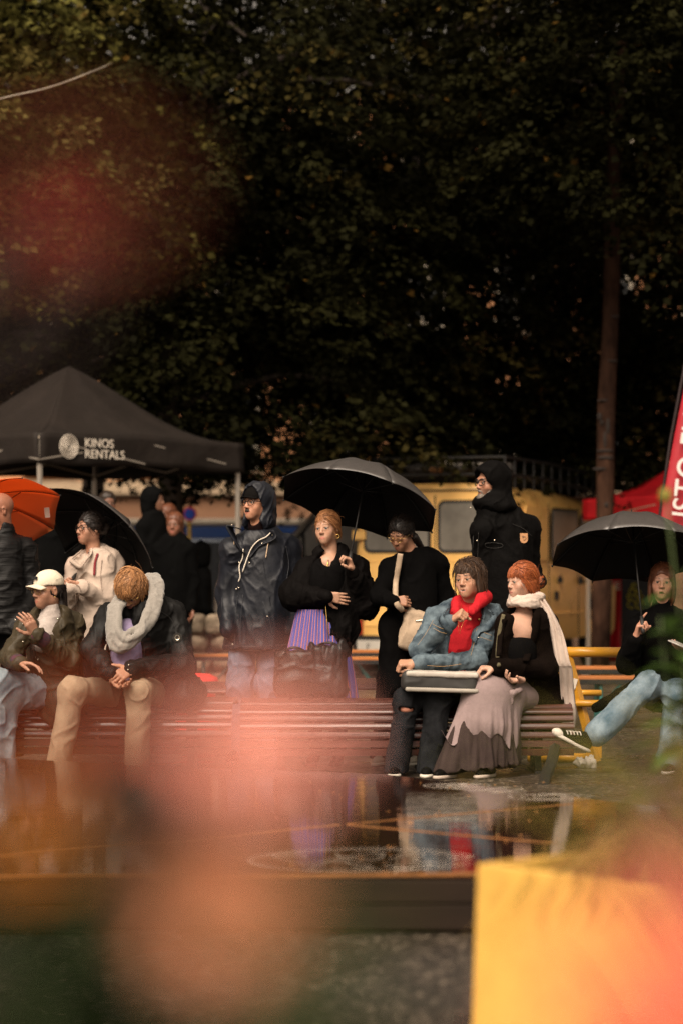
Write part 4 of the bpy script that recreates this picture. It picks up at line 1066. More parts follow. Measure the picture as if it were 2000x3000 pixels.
def hand(w, fd, pn, thumb=1, curl=(.5, .6, .4), sc=1.0, th=(.5, .5), spread=.12, curls=None, tcurl=.5):
    """hand at wrist w: fingers along fd, palm facing pn, thumb on side*thumb"""
    fd = unit(fd); pn = np.asarray(pn, float); pn = unit(pn - fd * pn.dot(fd)); sd = np.cross(pn, fd) * thumb
    w = np.asarray(w, float); L = lambda a, b, c: w + (fd * a + sd * b + pn * c) * sc
    offs = (.030, .0105, -.0095, -.0285); lens = ((.043, .026, .021), (.047, .029, .022), (.043, .027, .021), (.034, .021, .018)); kx = (.088, .091, .087, .079)
    pr = [cone(L(-.022, 0, 0), L(.01, 0, 0), .021 * sc, .026 * sc, .012)]
    for i, o in enumerate(offs): pr.append(cone(L(.005, o * .55, 0), L(kx[i], o, -.002), .0145 * sc, .0118 * sc, .012))
    pr.append(ell(L(.035, .022, .010), (.024 * sc, .016 * sc, .016 * sc), np.stack([fd, sd, pn], 1), .012))
    for i, o in enumerate(offs):
        cv = curls[i] if curls else curl; p = L(kx[i], o, -.002); a = 0; lat = sd * (1.5 - i) * spread * .6
        for j in range(3):
            a += cv[j]; d = unit(fd * math.cos(a) + pn * math.sin(a) + lat * math.cos(a)); q = p + d * lens[i][j] * sc
            pr.append(cone(p, q, (.0098 - .0011 * j) * sc, (.0090 - .0012 * j) * sc, .003)); p = q
    p = L(.02, .026, .008); d = unit(fd * .75 + sd * math.cos(th[0]) * .9 + pn * math.sin(th[0]) * .9)
    for j, ln in enumerate((.042, .033, .026)):
        q = p + d * ln * sc; pr.append(cone(p, q, (.0145 - .002 * j) * sc, (.0118 - .0015 * j) * sc, .006 if j else .012)); p = q
        d = unit(d + (fd * .4 - sd * th[1] + pn * tcurl * .5) * .6)
    return pr

def person(label, H, J, skin=SKIN, group=None, hands=(), extra=(), neck_r=(.053, .062), h_fine=.0045, coarse=True, brow=(.05, .03, .02), stubble=0, hairc=(.03, .02, .015), lip=(.42, .13, .10), gaze=(0, -1, 0), iris=(.05, .035, .02), blush=.5, gap_feet=True):
    base = (float(H.c[0]), float(H.c[1]), 0.0)
    A = []
    fine = H.prims() + [cone(H.w((0, .022, -.06)), J['neck'], neck_r[0], neck_r[1], .03)] + list(extra)
    A.append(sdf(fine, h_fine, 1))
    for hp in hands: A.append(sdf(hp, .004, 1))
    if coarse:
        pr = []
        sm = (J['sL'] + J['sR']) / 2; hm = (J['hL'] + J['hR']) / 2
        pr += [cone(J['neck'] - [0, 0, .02], sm - [0, 0, .08], .04, .055, .06), cone(sm - [0, 0, .1], hm, .06, .075, .06), cone(J['sL'], J['sR'], .035, .035, .05), cone(J['hL'], J['hR'], .07, .07, .05)]
        for q in 'LR':
            pr += [cone(J['s' + q], J['e' + q], .036, .032, .03), cone(J['e' + q], J['w' + q], .032, .024, .02), cone(J['h' + q], J['k' + q], .06, .042, .04), cone(J['k' + q], J['a' + q], .042, .032, .03)]
        A.append(sdf(pr, .016, 1))
    V = np.concatenate([a[0] for a in A]); off = np.cumsum([0] + [len(a[0]) for a in A]); Q = np.concatenate([a[1] + o for a, o in zip(A, off)])
    C = np.tile(np.asarray(skin, float) * np.array([.74, .68, .63]), (len(V), 1)); C = H.paint(V, C, brow, lip, stubble, hairc, blush)
    o = make('person', V, Q.tolist(), M_skin, None, True, base=base, colors=C)
    tag(o, label, 'person', group)
    H.eyes(o, gaze, iris)
    return o

def torso(J, hem_z, hw, hd, yaw=0, lean=None, k=.05, n=9, top=.02):
    """garment trunk: stacked ellipsoids from the shoulder line to the hem; hw/hd = half widths and depths down it"""
    a = (J['sL'] + J['sR']) / 2 + np.array([0, 0, top]); b = (J['hL'] + J['hR']) / 2 if lean is None else np.asarray(lean, float)
    d = b - a; t1 = (hem_z - a[2]) / d[2]; Rm = rotz(R_(yaw)); pr = []
    ss = np.linspace(0, 1, n); step = abs(hem_z - a[2]) / (n - 1)
    for s in ss:
        c = a + d * t1 * s; x = np.interp(s, np.linspace(0, 1, len(hw)), hw); y = np.interp(s, np.linspace(0, 1, len(hd)), hd)
        pr.append(ell(c, (x * .95, y * .93, step * 1.5), Rm, k))
    return pr
def slit(uvr, D0, din, front=.45, n=9, k=.008):
    """an opening cut into the front of a garment along a line of (u, v, radius in photo pixels), din deep"""
    A = np.array([np.interp(np.linspace(0, len(uvr) - 1, n), np.arange(len(uvr)), [q[i] for q in uvr]) for i in range(3)]).T
    return [cone(P(u, v, D0 - front), P(u, v, D0 + din), r * D0 / F_PX, r * D0 / F_PX, k, 's') for (u, v, r) in A]
def yoke(J, r=.07, k=.05): return [cone(J['neck'] + [0, .03, -.03], J['s' + q] + [0, 0, -.004], r * .9, r, k) for q in 'LR']
def sleeve(J, q, r=(.072, .062, .052), k=.03, ext=.0):
    s, e, w = J['s' + q], J['e' + q], J['w' + q]
    w2 = w + unit(w - e) * ext
    r = tuple(x * .9 for x in r)
    out = [cone(s, e, r[0], r[1], k), cone(e, w2, r[1] * .97, r[2], k)]
    for q_ in out: q_['late'] = True
    return out
def legs(J, r=(.098, .075, .06), k=.06, ext=.03, seat=True):
    pr = []; r = tuple(x * .93 for x in r)
    for q in 'LR':
        h, kn, an = J['h' + q], J['k' + q], J['a' + q]
        pr += [cone(h, kn, r[0], r[1], k), cone(kn, an + unit(an - kn) * ext, r[1], r[2], k)]
    if seat: pr.append(cone(J['hL'], J['hR'], r[0] * 1.08, r[0] * 1.08, .05))
    return pr
def hair_cap(H, r=(.084, .104, .098), c=(0, .018, .036), face=((0, -.095, -.03), (.066, .06, .092)), back=.0, extra=(), k=.012):
    pr = [H.E(c, r, .01)]
    if back: pr += [H.E((0, .055, -.04), (.07, .05, back), .03)]
    pr += list(extra)
    pr += [H.E(face[0], face[1], k, 's')]
    return pr
def locks(H, n, length, rad=.0035, gravity=.5, flow=(0, 1, 0), crown=(0, .05, .12), region=None, curl=.25, seed=0, steps=8, jit=.1, lift=1.06, puff=.12, er=(.078, .098, .092), ec=(0, .016, .034), taper=.35, sidegrav=None):
    """tapering locks of hair that leave the scalp and run away from the crown"""
    rg = np.random.default_rng(seed); mb = MB(); er = np.asarray(er); ec = np.asarray(ec); cr = np.asarray(crown); cnt = 0; tries = 0
    n = int(n * 1.5)
    while cnt < n and tries < n * 30:
        tries += 1
        v = rg.normal(size=3); v /= np.linalg.norm(v); p = ec + v * er * 1.02
        if v[2] < -.35: continue
        if region is not None and not region(p, rg): continue
        d = p - cr; nrm = unit((p - ec) / er ** 2); d = d - nrm * d.dot(nrm); d = unit(d + rg.normal(size=3) * jit + np.asarray(flow) * .25)
        L = length * rg.uniform(.6, 1.15); st = L / steps; pts = [p]; ph = rg.random() * 6.28; lk_ = rg.random() ** 2 * .09
        for i in range(steps):
            d = unit(d + np.array([0, 0, -1]) * gravity * (i + 1) / steps * .5 + curl * np.array([math.sin(ph + i * .9), math.cos(ph * 1.3 + i * .8), .3 * math.sin(ph + i)]) * .4)
            p = p + d * st
            q = (p - ec) / er; m = np.linalg.norm(q) if p[2] > ec[2] - .02 else np.linalg.norm(np.array([q[0], q[1], .2]))
            lo_, hi_ = lift + lk_, lift + lk_ + puff * (.3 + .7 * (i + 1) / steps)
            mm = min(max(m, lo_), hi_)
            if p[2] > ec[2] - .02: p = ec + q / m * mm * er
            else: p = np.array([ec[0] + q[0] / m * mm * er[0], ec[1] + q[1] / m * mm * er[1], p[2]])
            if i > 1 and p[1] < -.045 and p[2] < .022 and abs(p[0]) < .058: break
            pts.append(p)
        if len(pts) < 3: continue
        pts[0] = ec + (pts[0] - ec) * .98
        W = np.array([H.w(x) for x in pts]); r0 = rad * rg.uniform(.5, 1.15) * H.sc
        mb.tube(W, np.linspace(1, taper, len(W)) * r0, 4, cap=False); cnt += 1
    return mb
HAIRC = {}
def hair(H, root, m, cap, lk=None, fold=.004, h=.006, seed=0, dirn=(0, 0, 1)):
    c1, c2 = HAIRC[m.name]; V, Q = sdf(cap, h, 1); dv = H.R @ unit(dirn)
    V = folds(V, Q, fold, 60, dv, 5, seed)
    q = V - (V @ dv)[:, None] * dv * .85; n = vnoise(q * 130 + 3, 4)[:, None]
    o = make('hair', V, Q.tolist(), m, root, True, colors=(np.asarray(c1) * .65) * (1 - n) + (np.asarray(c1) * .5 + np.asarray(c2) * .5) * n)
    lk = list(lk) + [flyaway(H, 9, seed + 77)] if isinstance(lk, (list, tuple)) else lk
    for i, x in enumerate((lk if isinstance(lk, (list, tuple)) else [lk]) if lk is not None else []):
        rg = np.random.default_rng(i + 5); C = []
        for v in x.V:
            t = rg.random() ** 1.4; base = (np.asarray(c1) * (1 - t) + np.asarray(c2) * t) * rg.uniform(.55, 1.35); C.append(np.tile(base, (len(v), 1)))
        x.build('hair_strands', m, o, True, colors=np.concatenate(C))['kind'] = 'stuff'
    return o
def flyaway(H, n, seed, length=.12, er=(.084, .104, .098)): return locks(H, n, length, .0011, .3, curl=.5, jit=.5, puff=.4, lift=1.05, seed=seed, er=er, region=lambda p, r: p[1] > -.05 or p[2] > .08)
def hair_mat(name, c1, c2, rough=.42):
    HAIRC[name] = (c1, c2)
    return mat(name, c1, rough, attr='col', var=.12, vscale=90, spec=.35)
def glasses(H, root, m, r=(.024, .021), cz=-.001, y=-.104, th=.0024, square=0.0):
    mb = MB()
    for x in (-1, 1):
        a = np.linspace(0, 2 * math.pi, 26, endpoint=False); pts = []
        for q in a:
            cx, sz = math.cos(q), math.sin(q); pw = 1 - square * .5
            pts.append(H.w((x * .033 + r[0] * math.copysign(abs(cx) ** pw, cx), y + .010 * abs(x * .033 + r[0] * cx) / .05, cz + r[1] * math.copysign(abs(sz) ** pw, sz))))
        mb.tube(pts, th * H.sc, 6, closed=True)
        mb.tube([H.w((x * (.033 + r[0]), y + .012, cz + .008)), H.w((x * .074, y + .03, cz + .009)), H.w((x * .081, .005, cz + .008)), H.w((x * .079, .03, cz - .004))], th * .9 * H.sc, 6)
    mb.tube([H.w((-.010, y, cz + .006)), H.w((0, y - .004, cz + .009)), H.w((.010, y, cz + .006))], th * H.sc, 6)
    g = mb.build('glasses', m, root, True); return g
def blob(name, prims, m, parent, h=.006, fold=None, **k): return cloth(name, prims, m, parent, h, fold, **k)
def line(name, pts, r, m, parent, n=20, sec=6, smooth=True, flat=None):
    return MB().tube(smooth_path(pts, n) if len(pts) > 2 else np.asarray(pts, float), r, sec, flat=flat).build(name, m, parent, smooth)
def snaps(name, pts, r, m, parent):
    for p in pts: MB().ellip(p, (r, r, r), nu=10, nv=6).build(name, m, parent, True)
def surf(V, u, v, default_D, rad=.02, lift=.004):
    """nearest front surface point of a built garment (vertex array) on the sight line through a photo pixel"""
    d = unit(P(u, v, 1.0) - CAMP); rel = V - CAMP; t = rel @ d; off = np.linalg.norm(rel - t[:, None] * d, axis=1)
    m = off < rad
    return CAMP + d * ((t[m].min() if m.any() else default_D) - lift)
def wv(o): b = np.array(list(o['base'])); n = len(o.data.vertices); a = np.empty(n * 3); o.data.vertices.foreach_get('co', a); return a.reshape(-1, 3) + b

M_metal = mat('bright_snap', (.7, .62, .5), .25, metal=.9)
M_gold = mat('gold_metal', (.65, .42, .14), .25, metal=.9)
M_specblk = mat('black_spectacle_frame', (.01, .009, .008), .25)
# ================================================================== umbrellas
M_umb = mat('black_umbrella_cloth', (.036, .031, .028), .4, spec=.7, var=.25, vscale=60, bump=.3, bscale=250, bdist=.004)  # grey carries the wet top's sheen; same black cloth as the inside
M_umbshade = mat('black_umbrella_shaded_inside', (.004, .0036, .0034), .6, spec=.15)  # inner side of the same cloth, its shade put into the colour
M_umbgrey = mat('grey_umbrella_cloth', (.09, .078, .07), .5, var=.25, vscale=50, bump=.3, bscale=250, bdist=.004)
M_steel = mat('umbrella_steel', (.35, .3, .26), .3, metal=.9)
def orange_cloth():
    m = mat('orange_umbrella_cloth', (.88, .30, .12), .55)
    t = m.node_tree; b = t.nodes['Principled BSDF']
    tr = t.nodes.new('ShaderNodeBsdfTranslucent'); tr.inputs[0].default_value = (.95, .30, .08, 1)
    mx = t.nodes.new('ShaderNodeMixShader'); mx.inputs[0].default_value = .5
    t.links.new(b.outputs[0], mx.inputs[1]); t.links.new(tr.outputs[0], mx.inputs[2]); t.links.new(mx.outputs[0], t.nodes['Material Output'].inputs[0])
    return m
def umbrella(label, C, axis, R, depth, grip, m, rot=0.0, ns=8, rib=M_black, shaft_r=.006, inner=None):
    """C = centre of the rim plane, axis = unit vector towards the tip, grip = where the hand holds the handle"""
    C = np.asarray(C, float); ax = unit(axis); e1 = unit(np.cross(ax, [0, 1, .2])); e2 = np.cross(ax, e1)
    t = empty('umbrella', (C[0], C[1], 0), label, 'umbrella')
    apex = C + ax * depth
    def pt(s, a, edge):
        # s: 0 tip .. 1 rim ; edge: 0 on a rib .. 1 halfway between ribs
        r = R * s * (1 - .075 * edge * s); h = depth * (1 - s ** 2.1 * (1 - .09 * edge * s)) - .012 * edge * math.sin(math.pi * s)
        return C + ax * h + (e1 * math.cos(a) + e2 * math.sin(a)) * r
    st = 2 * math.pi / ns
    for k in range(ns):
        a0 = rot + k * st
        Gd = [[pt(s, a0 + st * q, math.sin(math.pi * q)) for q in np.linspace(0, 1, 9)] for s in np.linspace(.01, 1, 12)]
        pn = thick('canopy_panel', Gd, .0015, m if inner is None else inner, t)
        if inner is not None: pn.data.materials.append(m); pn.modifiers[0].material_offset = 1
        rb = MB().tube([pt(s, a0, 0) - ax * .006 for s in np.linspace(.02, 1.01, 10)], .0028, 5).build('rib', rib, t, True)
        MB().tube([C + ax * depth * .35, pt(.55, a0, 0) - ax * .012], .0028, 5).build('stretcher', rib, rb, True)
        MB().ellip(pt(1.005, a0, 0), (.006, .006, .006), nu=8, nv=5).build('rib_tip', rib, t, True)
    g = np.asarray(grip, float)
    MB().tube([apex - ax * .01, apex + ax * .045], [.006, .003], 8).build('tip', M_black, t, True)
    MB().tube([apex - ax * .015, g + unit(apex - g) * .05], shaft_r, 8).build('shaft', rib, t, True)
    d = unit(apex - g)
    MB().tube([g + d * .06, g + d * .02, g - d * .03, g - d * .055], [.011, .013, .013, .010], 10).build('handle', M_rubber, t, True)
    return t
# axes measured from the tilt of each rim
D6 = 15.95
um6 = umbrella('black umbrella with wet grey-black top held by the woman in the striped skirt', P(1050, 1478, D6), (.22, .33, .92), .545, .28, P(1024, 1640, 15.72), M_umb, .28, inner=M_umbshade)
um3 = umbrella('black folding umbrella with white tag tilted behind the beige jacket', P(285, 1582, 17.35), (.55, .50, .66), .50, .22, P(212, 1698, 16.95), M_umb, .15, inner=M_umbshade)
c3 = P(140, 1502, 17.1)
MB().box(c3 + np.array([0, -.02, 0]), (.018, .002, .036), roty(-.1)).build('care_tag', M_print, um3)
um11 = umbrella('black umbrella with rain-streaked top over the woman in the black coat', P(1850, 1632, 15.45), (.03, .33, .94), .53, .28, P(1880, 1832, 15.22), M_umb, .38, inner=M_umbshade)
um1 = umbrella('bright orange umbrella with red printed shapes tilted behind the bald man', P(-40, 1540, 16.95), (-.34, .46, .82), .56, .22, P(-60, 1780, 16.4), orange_cloth(), .1, rib=M_black)

def Jp(D0, **k): return {q: P(v[0], v[1], D0 + (v[2] if len(v) > 2 else 0)) for q, v in k.items()}
def fab(name, c, rough=.85, var=.15, vscale=20, bump=.25, bscale=90, **k):
    if max(c) < .03: return mat(name, tuple(q * .32 for q in c), rough, var=var, vscale=vscale, bump=bump, bscale=bscale, spec=.05, **k)
    return mat(name, c, rough, var=var, vscale=vscale, bump=bump, bscale=bscale, spec=.12, **k)
FD = lambda amp, freq, d, st=4, seed=0, **k: dict(amp=amp, freq=freq, direction=d, stretch=st, seed=seed, **k)
def shoe(name, heel, toe, m_up, m_sole, parent, wd=.042, hgt=.075, up=(0, 0, 1)):
    heel, toe = np.asarray(heel, float), np.asarray(toe, float); f = unit(toe - heel); up = unit(np.asarray(up, float) - f * np.dot(up, f)); s = np.cross(up, f); L = np.linalg.norm(toe - heel)
    Rm = np.stack([f, s, up], 1)
    so = cloth('sole', [ell(heel + f * .3 * L, (.36 * L, wd * .82, .028), Rm, .02), ell(heel + f * .68 * L, (.34 * L, wd, .024), Rm, .02), dict(t='p', n=-up, d=-np.dot(up, heel) + .012, k=.004, op='i'), dict(t='p', n=up, d=np.dot(up, heel) + .014, k=.004, op='i')], m_sole, parent, .006)
    cloth(name, [ell(heel + f * .24 * L + up * .035, (.26 * L, wd * .78, hgt * .72), Rm, .03), ell(heel + f * .62 * L + up * .018, (.36 * L, wd * .86, .036), Rm, .04), dict(t='p', n=-up, d=-np.dot(up, heel) - .008, k=.004, op='i')], m_up, parent, .006)
    return so

# ---------------------------------------------------------------- man in the navy raincoat
D0 = 16.2
H = Head(P(752, 1474, D0), -40, -2, 0, 1.0)
J = Jp(D0, neck=(760, 1572, .03), sL=(682, 1612, -.03), sR=(846, 1604, .05), eL=(664, 1740, .0), wL=(672, 1845, -.1), eR=(872, 1735, .06), wR=(850, 1848, -.06), hL=(712, 1835), hR=(800, 1835), kL=(704, 2010, -.02), kR=(792, 2010), aL=(700, 2190, .03), aR=(796, 2190, .05))
p5 = person('man with moustache and round glasses in a dark navy hooded raincoat and light jeans', H, J, skin=SKIN * 1.25, brow=(.02, .012, .008), stubble=.12, neck_r=(.054, .062), iris=(.03, .03, .03))
M_navy = mat('navy_oilskin', (.006, .007, .011), .5, var=.3, vscale=9, bump=.3, bscale=30, bdist=.008, spec=.28)
M_jean = fab('pale_blue_denim', (.19, .205, .24), .9, .18, 22)
M_jean5 = fab('washed_grey_denim', (.115, .13, .17), .9, .2, 18)
cloth('trousers', legs(J, (.1, .085, .082), ext=.06), M_jean5, p5, .010, [FD(.012, 13, (0, 0, 1), 2.2, 5)])
for q in 'LR':
    a = J['a' + q]; shoe('shoe', (a[0], a[1] + .06, .012), (a[0] - .06, a[1] - .2, .012), fab('dark_shoe', (.02, .016, .013), .5), M_rubber, p5)
coat = torso(J, 0.70, (.185, .215, .225, .235, .245), (.12, .15, .16, .165, .17), -14, n=10) + sleeve(J, 'L', (.082, .078, .062)) + sleeve(J, 'R', (.085, .08, .062)) + yoke(J) + [cone(J['sL'], J['sR'], .075, .075, .05)]
coat += [cone(J['neck'] + [-.03, -.07, -.02], J['neck'] + [.06, 0, .0], .075, .085, .04), plane((0, 0, -1), -.745, .006)]
coat += [cone(J['neck'] + np.array([-.035, -.16, .10]), J['neck'] + np.array([-.05, -.20, -.14]), .062, .012, .01, 's'), cone(J['neck'] + [0, 0, .15], J['neck'] + np.array([-.02, -.05, .0]), .085, .062, .01, 's')]
o = cloth('raincoat', coat, M_navy, p5, .009, [FD(.010, 8, (.15, 0, 1), 5.0, 3), FD(.006, 20, (-.6, 0, 1), 4, 8)])
CV = wv(o)
hd = [H.E((0, .022, .03), (.112, .13, .128), .02), H.E((0, .05, -.07), (.108, .10, .11), .04), H.E((0, .03, -.14), (.12, .115, .07), .05)]
hd += [H.E((0, -.095, -.03), (.088, .14, .15), .012, 's'), H.E((0, .01, .01), (.092, .105, .108), .01, 's'), H.E((0, -.06, -.17), (.085, .12, .09), .02, 's')]
cloth('hood', hd, M_navy, o, .007, [FD(.010, 22, H.R @ unit((0, .5, 1)), 4, 6)])
lap = MB()
for (uv, w_) in ((((768, 1600), (748, 1640), (724, 1668), (707, 1705), (697, 1740)), .045), (((712, 1600), (700, 1640), (702, 1690), (700, 1735)), .03)):
    pts = smooth_path([surf(CV, u, v, D0 - .1, lift=-.012) for (u, v) in uv], 10)
M_white = mat('white_tape', (.62, .55, .46), .7)
line('zip_tape', [surf(CV, u, v, D0 - .15) for (u, v) in ((797, 1556), (780, 1573), (757, 1584), (738, 1605), (726, 1632), (718, 1655), (711, 1676))], .0042, M_white, o)
line('zip_tape', [surf(CV, u, v, D0 - .15) for (u, v) in ((713, 1608), (711, 1635), (702, 1655), (702, 1672), (704, 1690), (699, 1704))], .0036, M_white, o)
line('drawcord', [surf(CV, u, v, D0 - .15) for (u, v) in ((786, 1590), (783, 1608), (779, 1634))], .0034, mat('beige_cord', (.5, .36, .24), .8), o)
line('drawcord', [surf(CV, u, v, D0 - .15) for (u, v) in ((686, 1570), (686, 1583), (686, 1595))], .0030, mat('beige_cord', (.5, .36, .24), .8), o)
snaps('snap', [surf(CV, u, v, D0 - .15, lift=.002) for (u, v) in ((799, 1568), (768, 1592), (731, 1649), (701, 1648), (680, 1538), (693, 1726), (700, 1722), (682, 1888), (784, 1806))], .0058, M_metal, o)
MB().tube(smooth_path([surf(CV, u, v, D0, lift=-.002) for (u, v) in ((770, 1640), (790, 1760), (800, 1850))], 10), .003, 5).build('seam', M_navy, o)
M_seam5 = mat('navy_seam', (.03, .032, .038), .5)
for uv in (((696, 1745), (690, 1810), (688, 1895)), ((712, 1742), (706, 1810), (704, 1895)), ((770, 1762), (786, 1800), (796, 1850), (798, 1856)), ((650, 1750), (652, 1800)), ((648, 1890), (700, 1893), (770, 1893), (840, 1888)), ((838, 1600), (846, 1650), (840, 1700))):
    line('seam', [surf(CV, u, v, D0 - .1, lift=.001) for (u, v) in uv], .0016, M_seam5, o)
# collar flaps standing open
for pts in (((700, 1548), (672, 1540), (663, 1546), (690, 1590), (712, 1620)), ((800, 1552), (812, 1570), (795, 1585), (760, 1600), (728, 1640))):
    A = smooth_path([P(u, v, D0 - .13) for (u, v) in pts], 14); B = smooth_path([P(745 + (u - 745) * .75, v + 6, D0 - .06) for (u, v) in pts], 14)
    thick('collar_flap', [A, (A + B) / 2 + np.array([0, -.012, 0]), B], .006, M_navy, o)
cloth('shirt', [cone(J['neck'] + [0, -.01, -.02], J['neck'] + [-.03, -.06, -.16], .066, .06, .02), H.K((0, .0, -.13), (0, .02, -.17), .06, .07), H.E((0, -.04, -.12), (.05, .06, .04), .015, 's')], fab('dark_wine_shirt', (.02, .008, .008)), p5, .007)
cap = [H.E((0, .006, .045), (.083, .104, .085), .01), plane(-H.R[:, 2], -np.dot(H.R[:, 2], H.w((0, 0, .030))), .004), H.E((0, 0, .02), (.068, .088, .07), .005, 's')]
M_cap = fab('black_cap_cloth', (.014, .012, .011), .8)
o2 = cloth('cap', cap, M_cap, p5, .006)
G2 = [[H.w((x * .07, -.085 - r * .056 * math.sqrt(max(0, 1 - (x * .82) ** 2)) + .03 * abs(x) ** 2, .046 - .012 * x * x - .01 * r)) for x in np.linspace(-1, 1, 15)] for r in np.linspace(0, 1, 5)]
thick('brim', G2, .005, M_cap, o2)
M_dk = hair_mat('dark_brown_hair', (.018, .011, .007), (.035, .02, .012))
hair(H, p5, M_dk, [H.E((x * .07, .02, -.004), (.014, .04, .035), .01) for x in (-1, 1)])
cloth('moustache', [H.K((-.031, -.080, -.070), (-.005, -.096, -.056), .005, .0098, .006), H.K((.031, -.080, -.070), (.005, -.096, -.056), .005, .0098, .006)], mat('dark_moustache', (.018, .011, .007), .6), p5, .003, [FD(.003, 120, (0, 0, 1), 3)])
glasses(H, p5, M_specblk, (.0235, .0215))

# ---------------------------------------------------------------- woman with the umbrella and striped skirt
D0 = 15.85
H = Head(P(958, 1547, D0), -24, 2, -3, .95, jaw=.93, nose=.9, female=True)
J = Jp(D0, neck=(968, 1632, .03), sL=(908, 1672, -.0), sR=(1042, 1664, .06), eL=(864, 1742, -.04), wL=(962, 1750, -.2), eR=(1070, 1770, .02), wR=(1032, 1672, -.16), hL=(926, 1845), hR=(1000, 1845), kL=(922, 2020), kR=(1000, 2020), aL=(925, 2190), aR=(995, 2190))
p6 = person('fair-haired woman in a black bomber jacket and blue striped skirt holding up an umbrella', H, J, skin=np.array([.56, .34, .24]), brow=(.22, .11, .05), neck_r=(.045, .056), lip=(.45, .13, .11), iris=(.06, .07, .07),
            extra=[ell(J['neck'] + [-.01, -.05, -.05], (.085, .05, .07), k=.03)],
            hands=[hand(P(1031, 1668, D0 - .17), P(1014, 1622, D0 - .22) - P(1031, 1668, D0 - .17), (-.75, -.35, .0), -1, (.75, 1.3, .9), .92, (.9, .5)),
                   hand(P(955, 1745, D0 - .21), (.95, .1, -.18), (0, .9, .1), 1, (.25, .35, .2), .92, (.2, .4))])
M_bomb = fab('black_bomber_cloth', (.009, .007, .0065), .75, .25, 18, .3, 60)
jk = torso(J, .86, (.16, .185, .195, .19), (.10, .14, .15, .14), -12, n=8) + yoke(J) + [cone(J['sL'], J['sR'], .07, .07, .05)]
for q in 'LR':
    s, e, w_ = J['s' + q], J['e' + q], J['w' + q]
    jk += [dict(cone(s, e, .074, .09, .04), late=True), dict(cone(e, w_ + (e - w_) * .16, .088, .05, .04), late=True)]
jk += [ell(P(868, 1735, D0 - .04), (.075, .075, .09), k=.04), cone(J['neck'] + [-.05, -.03, .01], J['neck'] + [.05, .02, .02], .062, .066, .02), ell(P(1005, 1850, D0 - .02), (.085, .13, .14), k=.05)]
front = (.55, -.8)
jk += [*slit([(952, 1632, 20), (930, 1670, 30), (930, 1720, 24)], D0, -.075), *slit([(868, 1868, 66), (908, 1866, 58), (930, 1880, 40)], D0, .05), cone(J['neck'] + [-.005, 0, .12], J['neck'] + [-.01, -.03, .0], .07, .052, .01, 's'), plane((0, 0, -1), -.78, .006)]
o = cloth('bomber_jacket', jk, M_bomb, p6, .009, [FD(.016, 9, (.5, 0, 1), 2.6, 13), FD(.007, 24, (.3, .5, 1), 3, 4)])
CV = wv(o)
line('zip', [surf(CV, u, v, D0 - .18) for (u, v) in ((962, 1640), (955, 1680), (950, 1705), (956, 1800), (963, 1860), (972, 1905))], .003, M_gold, o)
cloth('top', [ell(P(958, 1700, D0 - .05), (.13, .105, .16), k=.04), ell(P(958, 1800, D0 - .03), (.14, .11, .2), k=.05), cone(J['neck'] + [-.01, -.06, .05], J['neck'] + [-.01, -.12, -.015], .05, .058, .01, 's')], fab('black_knit_top', (.008, .007, .007)), p6, .008, [FD(.006, 14, (0, 0, 1), 3, 2)])
for q, e in (('L', (966, 1748, -.21)), ('R', (1031, 1671, -.165))): pass
blob('cuff', [cone(P(948, 1746, D0 - .19), P(958, 1748, D0 - .21), .045, .043)], M_bomb, o); blob('cuff', [cone(P(1034, 1682, D0 - .155), P(1031, 1672, D0 - .165), .043, .041)], M_bomb, o)
def stripe_mat():
    m = bpy.data.materials.new('blue_orange_stripe'); m.use_nodes = True; t = m.node_tree; b = t.nodes['Principled BSDF']
    a = t.nodes.new('ShaderNodeAttribute'); a.attribute_name = 'col'; s = t.nodes.new('ShaderNodeSeparateColor'); t.links.new(a.outputs['Color'], s.inputs[0])
    mu = t.nodes.new('ShaderNodeMath'); mu.operation = 'MULTIPLY'; mu.inputs[1].default_value = 56.0; fr = t.nodes.new('ShaderNodeMath'); fr.operation = 'FRACT'
    t.links.new(s.outputs[0], mu.inputs[0]); t.links.new(mu.outputs[0], fr.inputs[0])
    r = t.nodes.new('ShaderNodeValToRGB'); r.color_ramp.interpolation = 'CONSTANT'; e = r.color_ramp.elements
    e[0].position = 0; e[0].color = (.055, .06, .26, 1); e[1].position = .52; e[1].color = (.02, .02, .06, 1)
    x = e.new(.58); x.color = (.55, .17, .10, 1); x = e.new(.74); x.color = (.02, .02, .06, 1); x = e.new(.80); x.color = (.09, .08, .3, 1)
    t.links.new(fr.outputs[0], r.inputs[0]); t.links.new(r.outputs[0], b.inputs['Base Color']); b.inputs['Roughness'].default_value = .8
    return m
rows = []; cols = []
c0 = P(936, 1785, D0 - .02)
for j in range(14):
    s = j / 13; z = c0[2] + (.42 - c0[2]) * s; row = []
    for i in range(181):
        a = i / 180 * 2 * math.pi; pl_ = math.sin(a * 22 + 1.5 * math.sin(s * 3 + a * 3)) * .010 * (.3 + s) + math.sin(a * 9 + 2) * .010 * s
        row.append((c0[0] + (.150 + .11 * s + pl_) * math.cos(a) - .02 * s, c0[1] + (.118 + .085 * s + pl_) * math.sin(a), z + .01 * math.sin(a * 7) * (s > .9))); cols.append((i / 180, s, 0))
    rows.append(row)
sk = MB().grid(rows); make('striped_skirt', np.concatenate(sk.V), sk.F, stripe_mat(), p6, True, colors=np.array(cols))
cloth('tights', legs(J, (.08, .06, .045)), fab('black_tights', (.012, .01, .01)), p6, .012)
for q in 'LR':
    a = J['a' + q]; shoe('shoe', (a[0], a[1] + .06, .012), (a[0] - .04, a[1] - .18, .012), fab('dark_shoe', (.02, .016, .013), .5), M_rubber, p6)
M_blond = hair_mat('strawberry_blond_hair', (.27, .115, .045), (.42, .2, .085))
